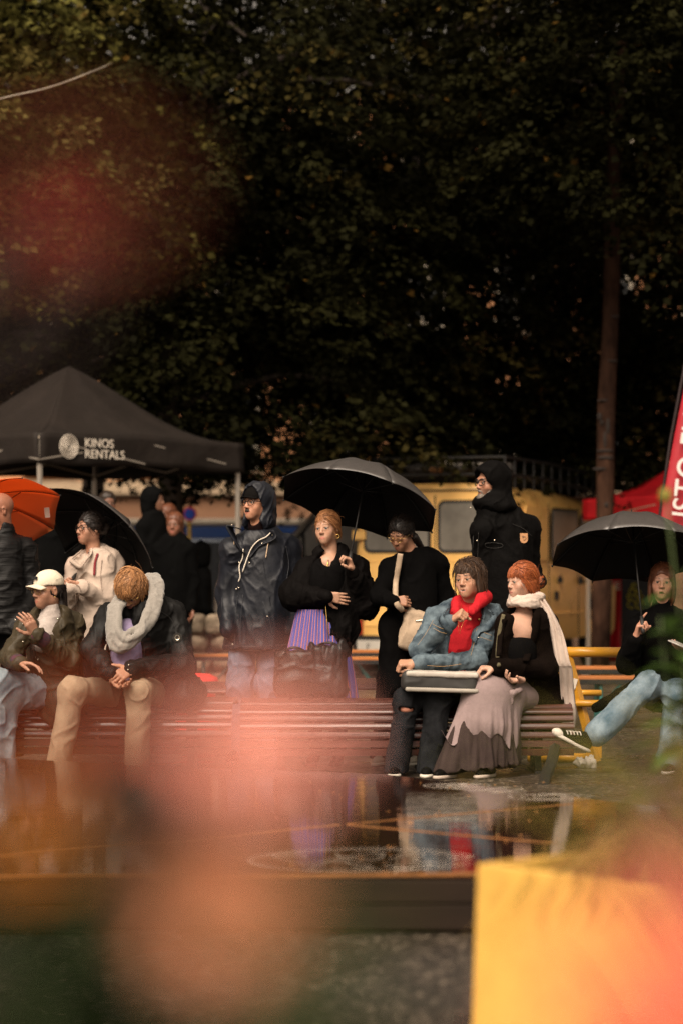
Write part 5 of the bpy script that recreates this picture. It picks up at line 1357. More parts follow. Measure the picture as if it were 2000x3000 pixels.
hair(H, p6, M_blond, hair_cap(H, (.080, .102, .095), (0, .018, .034), ((0, -.10, -.028), (.067, .062, .094)), extra=[H.E((.03, .10, -.045), (.038, .034, .04), .02), H.E((.055, .05, -.02), (.03, .05, .05), .02)]),
     [locks(H, 420, .15, .0026, .25, crown=(-.02, -.06, .12), flow=(.3, 1, -.3), curl=.03, jit=.05, puff=.05, seed=5, region=lambda p, r: p[1] > -.075 or p[2] > .05)], .003, dirn=(.2, 1, 0))
q0 = H.w((.078, -.0, -.052)); MB().tube([q0 + np.array([math.cos(a) * .013, 0, math.sin(a) * .013 - .012]) for a in np.linspace(0, 6.28, 18, endpoint=False)], .0022, 6, closed=True).build('earring', M_gold, p6, True)

# two black leather tote bags standing on the bench
M_leath = mat('black_leather', (.006, .005, .0045), .45, spec=.3, var=.3, vscale=9, bump=.5, bscale=40, bdist=.006)
for (c, wd, dp, ht, yaw, lb, sd) in ((P(868, 2062, 15.62), .125, .09, .305, 4, 'slouching black leather tote bag with loose handles on the bench', 3), (P(966, 2064, 15.6), .105, .085, .335, -10, 'taller black leather tote bag with raised corner standing on the bench', 7)):
    Rm = rotz(R_(yaw)); c = c.copy(); c[2] = .452
    t = empty('tote_bag', tuple(c), lb, 'bag')
    pr = [rbox(c + Rm @ np.array([0, 0, ht * .5]), (wd, dp, ht * .5), Rm, .03, .02), ell(c + Rm @ np.array([0, -.02, ht * .3]), (wd * 1.05, dp * 1.2, ht * .32), Rm, .04), ell(c + Rm @ np.array([wd * .82, 0, ht * .98]), (.04, .05, .075), Rm @ roty(-.5), .03), rbox(c + Rm @ np.array([-.01, 0, ht * 1.02]), (wd * .8, dp * .62, .06), Rm, .02, .01, 's')]
    pr += [plane((0, 0, -1), -c[2], .004)]
    cloth('bag_body', pr, M_leath, t, .008, [FD(.02, 8, (1, 0, .6), 2.4, sd), FD(.006, 26, (0, 0, 1), 2, sd + 1)])
    for y in (-.05, .05):
        line('handle', [c + Rm @ np.array([-.07, y, ht * .93]), c + Rm @ np.array([-.05, y - .02, ht * 1.03]), c + Rm @ np.array([.0, y - .03, ht * 1.06]), c + Rm @ np.array([.045, y - .02, ht * 1.0]), c + Rm @ np.array([.06, y, ht * .93])], .0075, M_leath, t, flat=((0, 1, 0), .5))

# ---------------------------------------------------------------- girl in black looking down, beige tote
D0 = 15.9
H = Head(P(1174, 1562, D0), -30, 30, 4, .95, jaw=.92, nose=.9, female=True, lids=1)
J = Jp(D0, neck=(1205, 1628, .05), sL=(1142, 1668, -.02), sR=(1276, 1652, .12), eL=(1106, 1748, -.1), wL=(1152, 1762, -.23), eR=(1308, 1755, .14), wR=(1296, 1860, .05), hL=(1160, 1835), hR=(1248, 1835), kL=(1150, 2010), kR=(1250, 2010), aL=(1130, 2200, -.02), aR=(1235, 2200, -.02))
p7 = person('young woman in all black with gold glasses looking down and gripping a beige strap', H, J, skin=np.array([.44, .235, .15]), brow=(.03, .018, .012), neck_r=(.045, .055),
            hands=[hand(P(1150, 1762, D0 - .23), (1, -.1, .05), (.1, .9, -.2), 1, (.9, 1.3, .8), .92, (.9, .3))])
M_blk2 = fab('black_fleece', (.005, .0045, .0045), .9, .2)
jk = torso(J, .84, (.145, .165, .175, .175), (.10, .13, .14, .135), -18, n=8) + sleeve(J, 'L', (.068, .066, .05)) + sleeve(J, 'R', (.07, .066, .052)) + yoke(J) + [cone(J['sL'], J['sR'], .07, .072, .05), cone(J['neck'] + [.03, .05, -.02], J['neck'] + [.09, .08, 0], .055, .06, .04), plane((0, 0, -1), -.86, .006)]
o = cloth('sweatshirt', jk, M_blk2, p7, .010, [FD(.013, 10, (.2, 0, 1), 3, 21)])
CV = wv(o)
cloth('trousers', legs(J, (.105, .105, .115), ext=.1) + [plane((0, 0, -1), -.035, .004)], fab('black_wide_trousers', (.007, .006, .006), .9), p7, .011, [FD(.014, 12, (0, 0, 1), 4, 2)])
for q in 'LR':
    a = J['a' + q]; shoe('shoe', (a[0], a[1] + .04, .01), (a[0] - .08, a[1] - .19, .01), fab('off_white_canvas', (.5, .44, .36), .8), mat('white_sole', (.55, .5, .42), .7), p7)
M_dk2 = hair_mat('near_black_hair', (.010, .007, .006), (.022, .014, .01))
hair(H, p7, M_dk2, hair_cap(H, (.083, .103, .096), face=((0, -.106, -.03), (.067, .06, .095)), back=.08, extra=[H.K((.07, .06, -.06), (.10, .10, -.2), .03, .018, .02), H.K((-.07, .06, -.06), (-.05, .09, -.16), .028, .016, .02)]),
     [locks(H, 300, .14, .0026, .3, crown=(0, -.07, .12), flow=(0, 1, 0), curl=.06, puff=.05, seed=9)], .003, dirn=(0, 1, 0))
MB().tube([H.w((.0, -.08, .095)), H.w((0, -.03, .128)), H.w((0, .03, .135))], .0016, 4).build('hair_parting', M_skin, p7)
glasses(H, p7, M_gold, (.022, .018), th=.0016)
M_tote = fab('beige_canvas', (.36, .27, .19), .9, .15, 15)
tb = empty('shoulder_bag', tuple(P(1212, 1905, D0 - .2)), 'beige canvas shoulder bag with a front zip hanging from the black-clad woman', 'bag')
c = P(1222, 1850, D0 - .16)
cloth('bag_body', [rbox(c, (.105, .05, .135), roty(.22), .03, .02), ell(c + [-.02, -.03, -.03], (.085, .05, .1), k=.03)], M_tote, tb, .008, [FD(.012, 12, (.2, 0, 1), 3, 3)])
line('strap', [P(1172, 1622, D0 - .12), surf(CV, 1166, 1660, D0 - .2, lift=.012), surf(CV, 1158, 1710, D0 - .2, lift=.018), P(1160, 1765, D0 - .27), P(1178, 1788, D0 - .24)], .019, M_tote, tb, 24, 8, flat=((0, 1, 0), .3))
line('zip', [c + roty(.22) @ np.array([-.03, -.062, .065]), c + roty(.22) @ np.array([.03, -.062, .085]), c + roty(.22) @ np.array([.085, -.06, .085])], .004, M_metal, tb)

# ---------------------------------------------------------------- tall bearded man in black hooded jacket
D0 = 17.0
H = Head(P(1436, 1414, D0), -62, 2, 0, 1.04)
J = Jp(D0, neck=(1455, 1500, .02), sL=(1418, 1556, -.05), sR=(1538, 1552, .1), eL=(1402, 1690, -.04), wL=(1400, 1790, -.1), eR=(1552, 1690, .1), wR=(1552, 1790, .0), hL=(1422, 1800), hR=(1510, 1800), kL=(1420, 2000), kR=(1515, 2000), aL=(1420, 2165), aR=(1520, 2165))
p8 = person('tall bearded man in thick black glasses and a black hooded jacket with tan sleeve patch', H, J, brow=(.02, .014, .01), stubble=.55, hairc=(.03, .022, .018), neck_r=(.056, .066))
M_blkj = fab('black_waxed_cotton', (.007, .006, .0055), .72, .25, 14, .3, 70)
jk = torso(J, .72, (.19, .215, .22, .215, .21), (.135, .155, .155, .15, .15), -22, n=10) + sleeve(J, 'L', (.074, .066, .056), .06) + sleeve(J, 'R', (.098, .08, .062), .06) + yoke(J, .095, .08) + [cone(J['neck'] + [0, 0, .03], J['neck'] + [0, .02, -.06], .1, .13, .08)] + [cone(J['sL'], J['sR'], .075, .08, .05), cone(J['neck'] + [-.06, -.05, 0], J['neck'] + [.02, 0, .01], .075, .085, .04), plane((0, 0, -1), -.78, .006)]
o = cloth('jacket', jk, M_blkj, p8, .010, [FD(.012, 10, (.3, 0, 1), 3, 31), FD(.006, 25, (-.5, 0, 1), 3, 8)])
CV = wv(o)
hd = [H.E((0, .025, .035), (.115, .135, .125), .02), H.E((0, .05, -.07), (.110, .10, .12), .04), H.E((0, -.01, -.135), (.13, .12, .06), .05), H.E((0, .04, -.17), (.17, .13, .07), .06), H.E((0, -.05, .085), (.085, .06, .035), .03)]
hd += [H.E((0, -.12, -.012), (.074, .115, .098), .014, 's'), H.E((0, .0, .005), (.09, .10, .103), .01, 's')]
cloth('hood', hd, M_blkj, o, .007, [FD(.008, 18, H.R @ unit((0, .6, 1)), 3, 6)])
snaps('snap', [surf(CV, u, v, D0 - .18, lift=.002) for (u, v) in ((1396, 1584), (1447, 1583), (1377, 1487))], .006, M_metal, o)
M_seam8 = mat('black_jacket_seam', (.018, .016, .014), .7)
for uv in (((1420, 1592), (1445, 1590), (1470, 1594)), ((1420, 1592), (1422, 1602), (1446, 1606), (1470, 1602), (1470, 1594)), ((1400, 1560), (1398, 1620), (1394, 1700)), ((1500, 1535), (1530, 1548), (1556, 1570)), ((1385, 1570), (1382, 1640))):
    line('seam', [surf(CV, u, v, D0 - .1, lift=.001) for (u, v) in uv], .0018, M_seam8, o)
M_grey = hair_mat('grizzled_beard', (.03, .022, .018), (.16, .13, .10))
M_greym = mat('grizzled_beard_hair', (.05, .038, .03), .7, col2=(.22, .18, .145), var=.5, vscale=70, bump=.6, bscale=200, bdist=.004, stretch=(1, 1, .3))
be = [H.E((0, -.066, -.105), (.044, .042, .042), .02), H.E((0, -.083, -.125), (.026, .026, .036), .02)] + [H.E((x * .05, -.03, -.075), (.02, .035, .035), .02) for x in (-1, 1)] + [H.K((-.024, -.086, -.068), (0, -.097, -.057), .005, .0075, .006), H.K((.024, -.086, -.068), (0, -.097, -.057), .005, .0075, .006), H.E((0, -.1, -.071), (.014, .014, .0065), .004, 's')]
cloth('beard', be, M_greym, p8, .0045, [FD(.006, 70, H.R @ unit((0, .2, 1)), 4, 3)])
glasses(H, p8, M_specblk, (.0275, .0215), square=.7, th=.0032, cz=.002)
pt = surf(CV, 1533, 1576, D0 - .1, lift=.004)
sh = [(-.027, .033), (.027, .033), (.027, -.018), (.016, -.033), (0, -.037), (-.016, -.033), (-.027, -.018)]
ptc = make('sleeve_patch', [pt + np.array([x * .98, -.002 - .1 * x * .2 + d, z]) for d in (0, .012) for (x, z) in sh], [tuple(range(7)), tuple(range(13, 6, -1))] + [(i, (i + 1) % 7, 7 + (i + 1) % 7, 7 + i) for i in range(7)], mat('tan_leather', (.42, .21, .095), .6), o)
MB().tube([pt + np.array([.012 * math.cos(a) + .003, -.004, .012 * math.sin(a) - .003]) for a in np.linspace(-2.2, 2.4, 14)], .0012, 5).tube([pt + np.array([x, -.004, z]) for x, z in ((-.012, .012), (-.008, -.002), (.002, .004), (-.003, .014), (-.012, .012))], .0012, 5).build('patch_emblem', M_specblk, ptc)
cloth('trousers', legs(J, (.1, .08, .07)), fab('black_trousers', (.012, .011, .011)), p8, .014)
for q in 'LR':
    a = J['a' + q]; shoe('shoe', (a[0] + .05, a[1] + .06, .012), (a[0] - .1, a[1] - .16, .012), fab('dark_shoe', (.02, .016, .013), .5), M_rubber, p8)
# ---------------------------------------------------------------- young man in denim jacket
D0 = 15.15
H = Head(P(1372, 1698, D0 - .04), -30, 0, -4, 1.0, jaw=.95, smile=1, open_mouth=.35)
J = Jp(D0, neck=(1372, 1778, .03), sL=(1276, 1812, -.02), sR=(1438, 1806, .08), eL=(1226, 1905, -.2), wL=(1322, 1818, -.33), eR=(1395, 1935, -.16), wR=(1212, 1942, -.3), hL=(1300, 2020, .14), hR=(1388, 2020, .16), kL=(1190, 2052, -.24), kR=(1284, 2046, -.26), aL=(1163, 2240, -.25), aR=(1256, 2244, -.27))
p9 = person('smiling young man with dark shaggy hair in a blue denim jacket over a red hoodie', H, J, skin=np.array([.54, .31, .21]), brow=(.04, .022, .014), neck_r=(.05, .06), blush=.8,
            hands=[hand(J['wL'], P(1350, 1796, D0 - .38) - J['wL'], (.25, .5, -.8), -1, (1.5, 1.7, 1.0), .98, (1.2, .9)),
                   hand(J['wR'], (-1, -.15, -.05), (.1, .5, -1), -1, (1.2, 1.7, 1.0), .98, (1.2, .9))])
M_denim = mat('blue_denim', (.035, .058, .082), .85, col2=(.12, .16, .185), var=.45, vscale=13, bump=.4, bscale=120, bdist=.004, spec=.2)
M_rhood = fab('red_hoodie_fleece', (.40, .014, .02), .9, .15)
M_blkjean = mat('washed_black_denim', (.012, .0125, .014), .9, var=.4, vscale=14, bump=.3, bscale=90, spec=.1)
cloth('hoodie', torso(J, .5, (.12, .15, .155, .155), (.105, .128, .133, .13), -18, n=7) + [cone(J['neck'] + [0, .02, -.02], J['neck'] + [-.01, -.04, -.06], .08, .075, .03),
      cone(H.w((-.085, -.03, -.15)), H.w((-.06, -.09, -.20)), .028, .03, .03), cone(H.w((.085, .0, -.14)), H.w((.05, -.08, -.21)), .034, .03, .03), cone(H.w((-.085, -.02, -.15)), H.w((-.06, .07, -.13)), .03, .035, .03), cone(H.w((.085, .0, -.14)), H.w((.07, .08, -.12)), .04, .04, .03), cone(H.w((-.06, .07, -.13)), H.w((.07, .08, -.12)), .035, .04, .03),
      cone(H.w((0, -.03, -.09)), H.w((0, -.085, -.20)), .062, .03, .012, 's')], M_rhood, p9, .008, [FD(.010, 14, (.2, 0, 1), 3, 4)])
jk = torso(J, .46, (.175, .19, .195, .2), (.115, .14, .15, .15), -18, n=8) + sleeve(J, 'L', (.07, .064, .05), ext=-.03) + sleeve(J, 'R', (.072, .064, .05), ext=-.03) + [cone(J['neck'] + [0, .05, -.02], J['sL'], .065, .076, .05), cone(J['neck'] + [0, .05, -.02], J['sR'], .065, .078, .05)]
jk += slit([(1366, 1770, 52), (1362, 1830, 46), (1345, 1900, 42), (1335, 1960, 40)], D0, -.07) + [cone(J['neck'] + [0, .0, .12], J['neck'] + [-.01, -.02, .02], .1, .09, .01, 's')]
jk += [ell(P(1200, 2060, D0 + .12), (.05, .09, .12), k=.03)]
o = cloth('denim_jacket', jk, M_denim, p9, .009, [FD(.013, 12, (.5, .2, 1), 2.5, 9), FD(.006, 26, (1, 0, .3), 3, 3)])
CV = wv(o)
for (a, b) in (((1400, 1792), (1445, 1830)), ((1300, 1792), (1268, 1822))): pass
blob('cuff', [cone(J['wL'] + (J['eL'] - J['wL']) * .22, J['wL'] + (J['eL'] - J['wL']) * .06, .053, .05, .01)], M_denim, o, .007); blob('cuff', [cone(J['wR'] + (J['eR'] - J['wR']) * .24, J['wR'] + (J['eR'] - J['wR']) * .07, .052, .05, .01)], M_denim, o, .007)
for pts in (((1428, 1786), (1442, 1800), (1418, 1830), (1390, 1838), (1378, 1870)), ((1312, 1782), (1296, 1800), (1308, 1822), (1325, 1850))):
    A = smooth_path([surf(CV, u, v, D0 - .15, lift=.010) for (u, v) in pts], 12); B = smooth_path([surf(CV, u + (14 if u > 1350 else -12), v + 16, D0 - .15, lift=.008) for (u, v) in pts], 12)
    thick('collar', [A, (A + B) / 2 + np.array([0, -.010, 0]), B], .008, M_denim, o)
M_stitch = mat('tan_stitching', (.4, .24, .1), .8)
for uv in (((1266, 1828), (1290, 1840), (1312, 1846)), ((1400, 1846), (1425, 1856), (1440, 1862)), ((1404, 1866), (1428, 1874), (1440, 1878)), ((1396, 1840), (1388, 1880), (1378, 1920)), ((1268, 1840), (1290, 1852), (1308, 1856)), ((1222, 1890), (1250, 1850), (1268, 1816)), ((1250, 1950), (1300, 1952), (1350, 1945))):
    line('seam', [surf(CV, u, v, D0 - .15, lift=.002) for (u, v) in uv], .0011, M_stitch, o)
snaps('button', [surf(CV, u, v, D0 - .2, lift=.002) for (u, v) in ((1402, 1814),)], .007, M_gold, o)
line('safety_chain', [surf(CV, u, v, D0 - .2, lift=.004) for (u, v) in ((1386, 1848), (1394, 1856), (1384, 1864), (1392, 1870), (1402, 1866))], .002, M_metal, o)
line('necklace', [H.w((-.03, -.07, -.16)), P(1342, 1830, D0 - .24), P(1345, 1856, D0 - .25), P(1352, 1832, D0 - .24), H.w((.035, -.06, -.16))], .0011, M_gold, p9)
tr = legs(J, (.095, .076, .080), ext=.09) + [plane((0, 0, -1), -.02, .004), rbox(J['kL'] + [.0, -.07, -.055], (.048, .04, .014), roty(.1), .008, .01, 's')]
cloth('jeans', tr, M_blkjean, p9, .009, [FD(.010, 14, (.2, 0, 1), 2.2, 6)])
blob('bare_knee', [ell(J['kL'] + [0, -.024, -.05], (.045, .042, .03))], mat('knee_skin', (.48, .2, .13), .55), p9, .008)
for q in 'LR':
    a = J['a' + q]; shoe('shoe', (a[0], a[1] + .06, .012), (a[0] - .03, a[1] - .14, .012), fab('black_canvas', (.015, .014, .013), .8), mat('white_sole', (.55, .5, .42), .7), p9)
M_shag = hair_mat('dark_brown_shaggy_hair', (.035, .018, .010), (.075, .038, .018), .5)
hair(H, p9, M_shag, hair_cap(H, (.087, .108, .102), (0, .016, .04), ((.0, -.092, -.055), (.062, .055, .078)), back=.10, extra=[H.E((.078, .02, -.05), (.02, .05, .07), .03), H.E((-.076, .03, -.04), (.016, .045, .06), .03)]),
     [locks(H, 620, .17, .0034, .55, crown=(.01, .02, .14), curl=.4, jit=.25, puff=.3, seed=2, region=lambda p, r: p[1] > -.03 or p[2] > .085),
      locks(H, 130, .058, .0034, .5, crown=(.03, .0, .14), flow=(-.5, -1, 0), curl=.2, puff=.10, seed=12, region=lambda p, r: p[1] < -.03 and p[2] > .08)], .003)
# the padded bag on his lap
lb = empty('lap_bag', tuple(P(1285, 2026, 14.8)), 'grey and black padded bag lying across the lap of the denim jacket', 'bag')
c = P(1286, 1996, 14.82); Rm = rotz(.02) @ roty(.03)
cloth('bag_body', [rbox(c, (.232, .10, .062), Rm, .035, .01)], mat('charcoal_nylon', (.03, .028, .026), .5, var=.2), lb, .008, [FD(.006, 10, (1, 0, 0), 3, 2)])
cloth('upper_band', [rbox(c + [.012, -.003, .045], (.222, .108, .018), Rm, .012, .01)], mat('pale_grey_nylon', (.4, .36, .31), .5, var=.12), lb, .007, [FD(.005, 12, (1, 0, 0), 3, 2)])
cloth('lower_band', [rbox(c + [.01, -.003, -.05], (.224, .108, .014), Rm, .01, .01)], mat('warm_grey_nylon', (.28, .25, .21), .5, var=.12), lb, .007)

# ---------------------------------------------------------------- red-haired woman
D0 = 15.1
H = Head(P(1527, 1703, D0 - .03), -58, 3, 0, .96, jaw=.93, nose=.92, female=True)
J = Jp(D0, neck=(1537, 1794, .02), sL=(1482, 1826, -.10), sR=(1600, 1826, .1), eL=(1462, 1935, -.10), wL=(1502, 1992, -.24), eR=(1600, 1958, -.04), wR=(1446, 1956, -.30), hL=(1500, 2035, .12), hR=(1570, 2035, .2), kL=(1408, 2030, -.26), kR=(1455, 2045, -.2), aL=(1318, 2248, -.33), aR=(1432, 2254, -.28))
p10 = person('red-haired woman in a dark brown cardigan with pale scarf and mauve skirt', H, J, skin=np.array([.60, .38, .29]), brow=(.28, .12, .06), neck_r=(.045, .06), lip=(.48, .16, .13), blush=.9, iris=(.05, .06, .05),
             extra=[ell(P(1512, 1850, D0 - .03), (.125, .105, .11), rotz(R_(-30)), .05), cone(J['sL'] + [.02, -.0, -.01], J['sR'] + [-.05, -.02, 0], .045, .05, .05)],
             hands=[hand(J['wR'] + [-.0, 0, 0], (-1, -.1, -.05), (.1, .2, -1), -1, (.9, 1.2, .8), .9, (.6, .5)), hand(P(1522, 1992, D0 - .24), (-.75, -.5, .05), (.3, -.3, .9), 1, (.55, .6, .4), .9, (.6, .4))])
M_card = fab('dark_brown_wool', (.014, .008, .0055), .95, .25, 14, .5, 70)
jk = torso(J, .36, (.155, .175, .19, .2), (.11, .14, .16, .17), -30, n=9) + sleeve(J, 'L', (.066, .06, .052), ext=-.02) + sleeve(J, 'R', (.072, .068, .06), ext=-.02) + [cone(J['neck'] + [.02, .04, -.02], J['sL'], .06, .07, .05), cone(J['neck'] + [.02, .04, -.02], J['sR'], .06, .074, .05), ell(P(1610, 2060, D0 + .18), (.13, .16, .2), k=.06)]
jk += slit([(1528, 1780, 38), (1508, 1830, 46), (1496, 1890, 44), (1484, 1940, 32)], D0, -.06) + [cone(P(1440, 2120, D0 - .4), P(1480, 2080, D0 - .32), .2, .2, .03, 's'), plane((0, 0, -1), -.25, .006)]
o = cloth('cardigan', jk, M_card, p10, .009, [FD(.011, 11, (.3, 0, 1), 3, 7)])
CV = wv(o)
for uv in (((1562, 1795), (1556, 1850), (1540, 1900), (1528, 1935)), ((1484, 1812), (1472, 1860), (1466, 1920))):
    A = smooth_path([surf(CV, u, v, D0 - .16, lift=.008) for (u, v) in uv], 12); B = smooth_path([surf(CV, u + (20 if u > 1500 else -14), v + 2, D0 - .14, lift=.007) for (u, v) in uv], 12)
    thick('front_band', [A, (A + B) / 2 + np.array([0, -.006, 0]), B], .008, M_card, o)
cloth('vest_top', [ell(P(1508, 1925, D0 - .03), (.14, .12, .16), rotz(R_(-30)), .04), ell(P(1506, 1890, D0 - .03), (.135, .118, .1), rotz(R_(-30)), .04), *slit([(1510, 1790, 60), (1508, 1828, 38)], D0, .2), plane((0, 0, 1), P(0, 1850, D0)[2], .01)], fab('black_vest', (.008, .007, .007)), p10, .008)
line('bag_strap', [surf(CV, 1474, 1800, D0, lift=.006), surf(CV, 1462, 1850, D0 - .1, lift=.008), surf(CV, 1456, 1910, D0 - .15, lift=.008), surf(CV, 1460, 1950, D0 - .2, lift=.008)], .013, fab('olive_strap', (.1, .085, .05)), p10, flat=((0, 1, 0), .3))
M_mauve = fab('mauve_jersey', (.235, .175, .17), .9, .12, 10); M_mauve2 = fab('grey_brown_underskirt', (.040, .027, .024), .9, .15, 10)
def pleat(V, Q, c, amp, nfr, z0, z1, seed):
    N = vnormals(V, Q); a = np.arctan2(V[:, 1] - c[1], V[:, 0] - c[0]); t = np.clip((z0 - V[:, 2]) / (z0 - z1), 0, 1)
    return V + N * ((np.sin(a * nfr + 4 * vnoise(V * 3, seed)) + .5 * np.sin(a * nfr * 2.3 + 1)) * amp * t)[:, None]
kc = (J['kL'] + J['kR']) / 2
under = legs(J, (.11, .1, .10), .06, .05) + [cone(kc, P(1390, 2270, D0 - .28), .12, .15, .08), cone(P(1470, 2080, D0 - .14), P(1480, 2295, D0 - .26), .1, .085, .06), plane((0, 0, -1), -.03, .004), plane(unit((.10, 0, -1)), unit((.10, 0, -1)).dot(P(1300, 2262, D0 - .3)), .004)]
V, Q = sdf(under, .010); V = pleat(V, Q, P(1420, 2100, D0 - .2), .014, 13, .5, .1, 4); make('underskirt', V, Q.tolist(), M_mauve2, p10, True)
ov = legs(J, (.125, .108, .1), .06, -.1) + [cone(kc + [0, -.01, 0], kc + [-.02, -.02, -.16], .135, .16, .06), cone(J['kR'] + [.08, .05, -.0], P(1470, 2180, D0 - .22), .09, .09, .05)]
V, Q = sdf(ov, .010); V = pleat(V, Q, kc, .014, 12, .46, .15, 8)
hemz = .235 + .05 * np.sin((V[:, 0] - kc[0]) * 34) + .6 * (kc[0] - V[:, 0] - .05) * .2
m = V[:, 2] < hemz; V[m, 2] = hemz[m] + (V[m, 2] - hemz[m]) * .03
V[m, :2] = V[m, :2]
make('skirt', V, Q.tolist(), M_mauve, p10, True)
blob('waist_knot', [ell(P(1500, 2030, D0 - .3), (.024, .02, .018), k=.02), cone(P(1500, 2030, D0 - .3), P(1522, 2022, D0 - .26), .014, .02, .02), cone(P(1500, 2032, D0 - .3), P(1494, 2062, D0 - .29), .014, .018, .02)], M_mauve, p10, .007, [FD(.006, 26, (0, 0, 1), 2, 4)])
for q, dx in (('L', -.10), ('R', -.09)):
    a = J['a' + q]; shoe('shoe', (a[0] + .03, a[1] + .05, .014), (a[0] + dx, a[1] - .14, .014), fab('black_shoe_leather', (.014, .012, .011), .5), mat('pale_sole', (.4, .33, .27), .7), p10)
M_redh = hair_mat('copper_red_hair', (.22, .052, .016), (.40, .115, .035), .4)
hair(H, p10, M_redh, hair_cap(H, (.081, .101, .094), (0, .014, .036), ((0, -.095, -.05), (.070, .058, .082)), extra=[H.E((.02, .125, -.008), (.052, .046, .052), .025), H.E((.072, .03, -.03), (.018, .045, .05), .03), H.E((-.07, .03, -.03), (.016, .04, .05), .03)]),
     [locks(H, 560, .16, .0030, .3, crown=(.0, -.05, .13), flow=(.2, 1, -.3), curl=.12, puff=.07, seed=15, region=lambda p, r: p[1] > -.06 or p[2] > .06),
      locks(H, 140, .08, .0030, .6, crown=(0, -.0, .14), flow=(0, -1, -.2), curl=.1, puff=.06, seed=16, region=lambda p, r: p[1] < -.045 and p[2] > .06),
      locks(H, 26, .17, .0018, .9, crown=(0, .0, .1), curl=.5, puff=.2, seed=17, region=lambda p, r: abs(p[0]) > .06 and p[2] < .03 and p[1] < .03)], .004, dirn=(0, 1, .2))
bun = MB(); rg = np.random.default_rng(3)
for k in range(60):
    a0 = rg.random() * 6.28; tl = rg.normal(size=3) * .5; e1 = unit(np.cross(tl, [0, 0, 1.])); e2 = unit(np.cross(e1, tl)); rr = rg.uniform(.04, .056); a = np.linspace(a0, a0 + rg.uniform(1.5, 4), 12)
    bun.tube([H.w(np.array([.02, .128, -.008]) + (e1 * math.cos(x) + e2 * math.sin(x)) * rr) for x in a], .0022, 4, cap=False)
bun.build('hair_strands', M_redh, p10, True)['kind'] = 'stuff'
M_scarf = fab('pale_crinkled_scarf', (.48, .39, .33), .9, .1, 20)
nk = H.w((0, .015, -.135)); a = np.linspace(0, 2 * math.pi, 40, endpoint=False); pr = []
for k in range(3):
    z = -.018 + k * .02; rr = (.088, .082, .074)[k]
    pts = [nk + np.array([math.cos(x) * rr, math.sin(x) * rr * .95, z + .006 * math.sin(2 * x + k)]) for x in a[::2]]
    pr += [cone(pts[i], pts[(i + 1) % 20], .020, .020, .012) for i in range(20)]
kn = nk + np.array([.085, -.03, .03]); pr += [ell(kn, (.045, .035, .03), k=.02)]
so = cloth('scarf', pr, M_scarf, p10, .007, [FD(.007, 40, (1, .3, 0), 4, 2)])
tail = smooth_path([kn, P(1615, 1815, D0 - .06), P(1632, 1870, D0 - .05), P(1648, 1945, D0 - .04), P(1655, 1962, D0 - .02), P(1660, 2030, D0 + .05), P(1668, 2100, D0 + .08), P(1655, 2150, D0 + .1)], 30)
Gd = [[p_ + np.array([w_ * (.026 + .016 * min(1, i / 10)), -.01 + .012 * math.sin(w_ * 7 + i * .3), .004 * math.sin(i)]) for w_ in np.linspace(-1, 1, 9)] for i, p_ in enumerate(tail)]
thick('scarf_tail', Gd, .005, M_scarf, so)

# ---------------------------------------------------------------- seated man with grey scarf, head bowed
D0 = 15.12
H = Head(P(386, 1726, D0 - .06), -24, 48, 6, 1.02)
J = Jp(D0, neck=(432, 1772, .06), sL=(318, 1812, -.06), sR=(505, 1798, .12), eL=(266, 1902, -.16), wL=(322, 1972, -.34), eR=(540, 1945, -.04), wR=(392, 1960, -.32), hL=(345, 2030, .14), hR=(470, 2030, .2), kL=(212, 2022, -.22), kR=(408, 2022, -.26), aL=(170, 2245, -.22), aR=(402, 2250, -.24))
p4 = person('seated man with reddish-blond hair bowing his head in a black jacket and thick grey scarf', H, J, skin=np.array([.5, .26, .17]), brow=(.2, .1, .04), neck_r=(.056, .064), stubble=.2, hairc=(.2, .1, .05),
            hands=[hand(J['wR'] + [-.01, 0, 0], P(318, 2000, D0 - .42) - J['wR'], (-.2, .9, -.5), 1, (.55, .8, .5), 1.05, (.1, .1), tcurl=0),
                   hand(J['wL'] + [.0, 0, 0], P(372, 2022, D0 - .36) - J['wL'], (.1, -.7, .6), 1, (.6, .8, .5), 1.05, (.4, .5))])
M_blkq = mat('black_parka_cloth', (.004, .0036, .0032), .6, var=.3, vscale=10, bump=.4, bscale=30, bdist=.008, spec=.2)
jk = torso(J, .42, (.195, .225, .235, .24), (.13, .165, .18, .19), -12, n=8) + sleeve(J, 'L', (.08, .074, .054)) + sleeve(J, 'R', (.086, .08, .056)) + [cone(J['neck'] + [0, .04, -.02], J['sL'], .075, .085, .05), cone(J['neck'] + [0, .04, -.02], J['sR'], .075, .09, .05), ell(P(540, 2030, D0 + .12), (.13, .2, .13), k=.06)]
jk += slit([(372, 1790, 18), (372, 1880, 20), (362, 1960, 24)], D0, -.09) + [plane((0, 0, -1), -.40, .006)]
o = cloth('jacket', jk, M_blkq, p4, .009, [FD(.016, 9, (.7, 0, 1), 2.6, 17), FD(.008, 22, (.2, .4, 1), 2.5, 4)])
CV = wv(o)
M_seam4 = mat('parka_seam', (.016, .015, .014), .6)
for uv in (((470, 1790), (500, 1812), (520, 1850)), ((430, 1850), (425, 1900), (420, 1950)), ((398, 1940), (440, 1930), (490, 1935)), ((330, 1800), (318, 1850), (322, 1900))):
    line('seam', [surf(CV, u, v, D0 - .1, lift=.001) for (u, v) in uv], .0018, M_seam4, o)
bd = surf(CV, 520, 1868, D0, lift=.004)
bo = MB().tube([bd + np.array([0, 0, 0]), bd + np.array([0, -.004, 0])], .030, 20).build('sleeve_badge', fab('badge_cloth', (.03, .027, .024)), o)
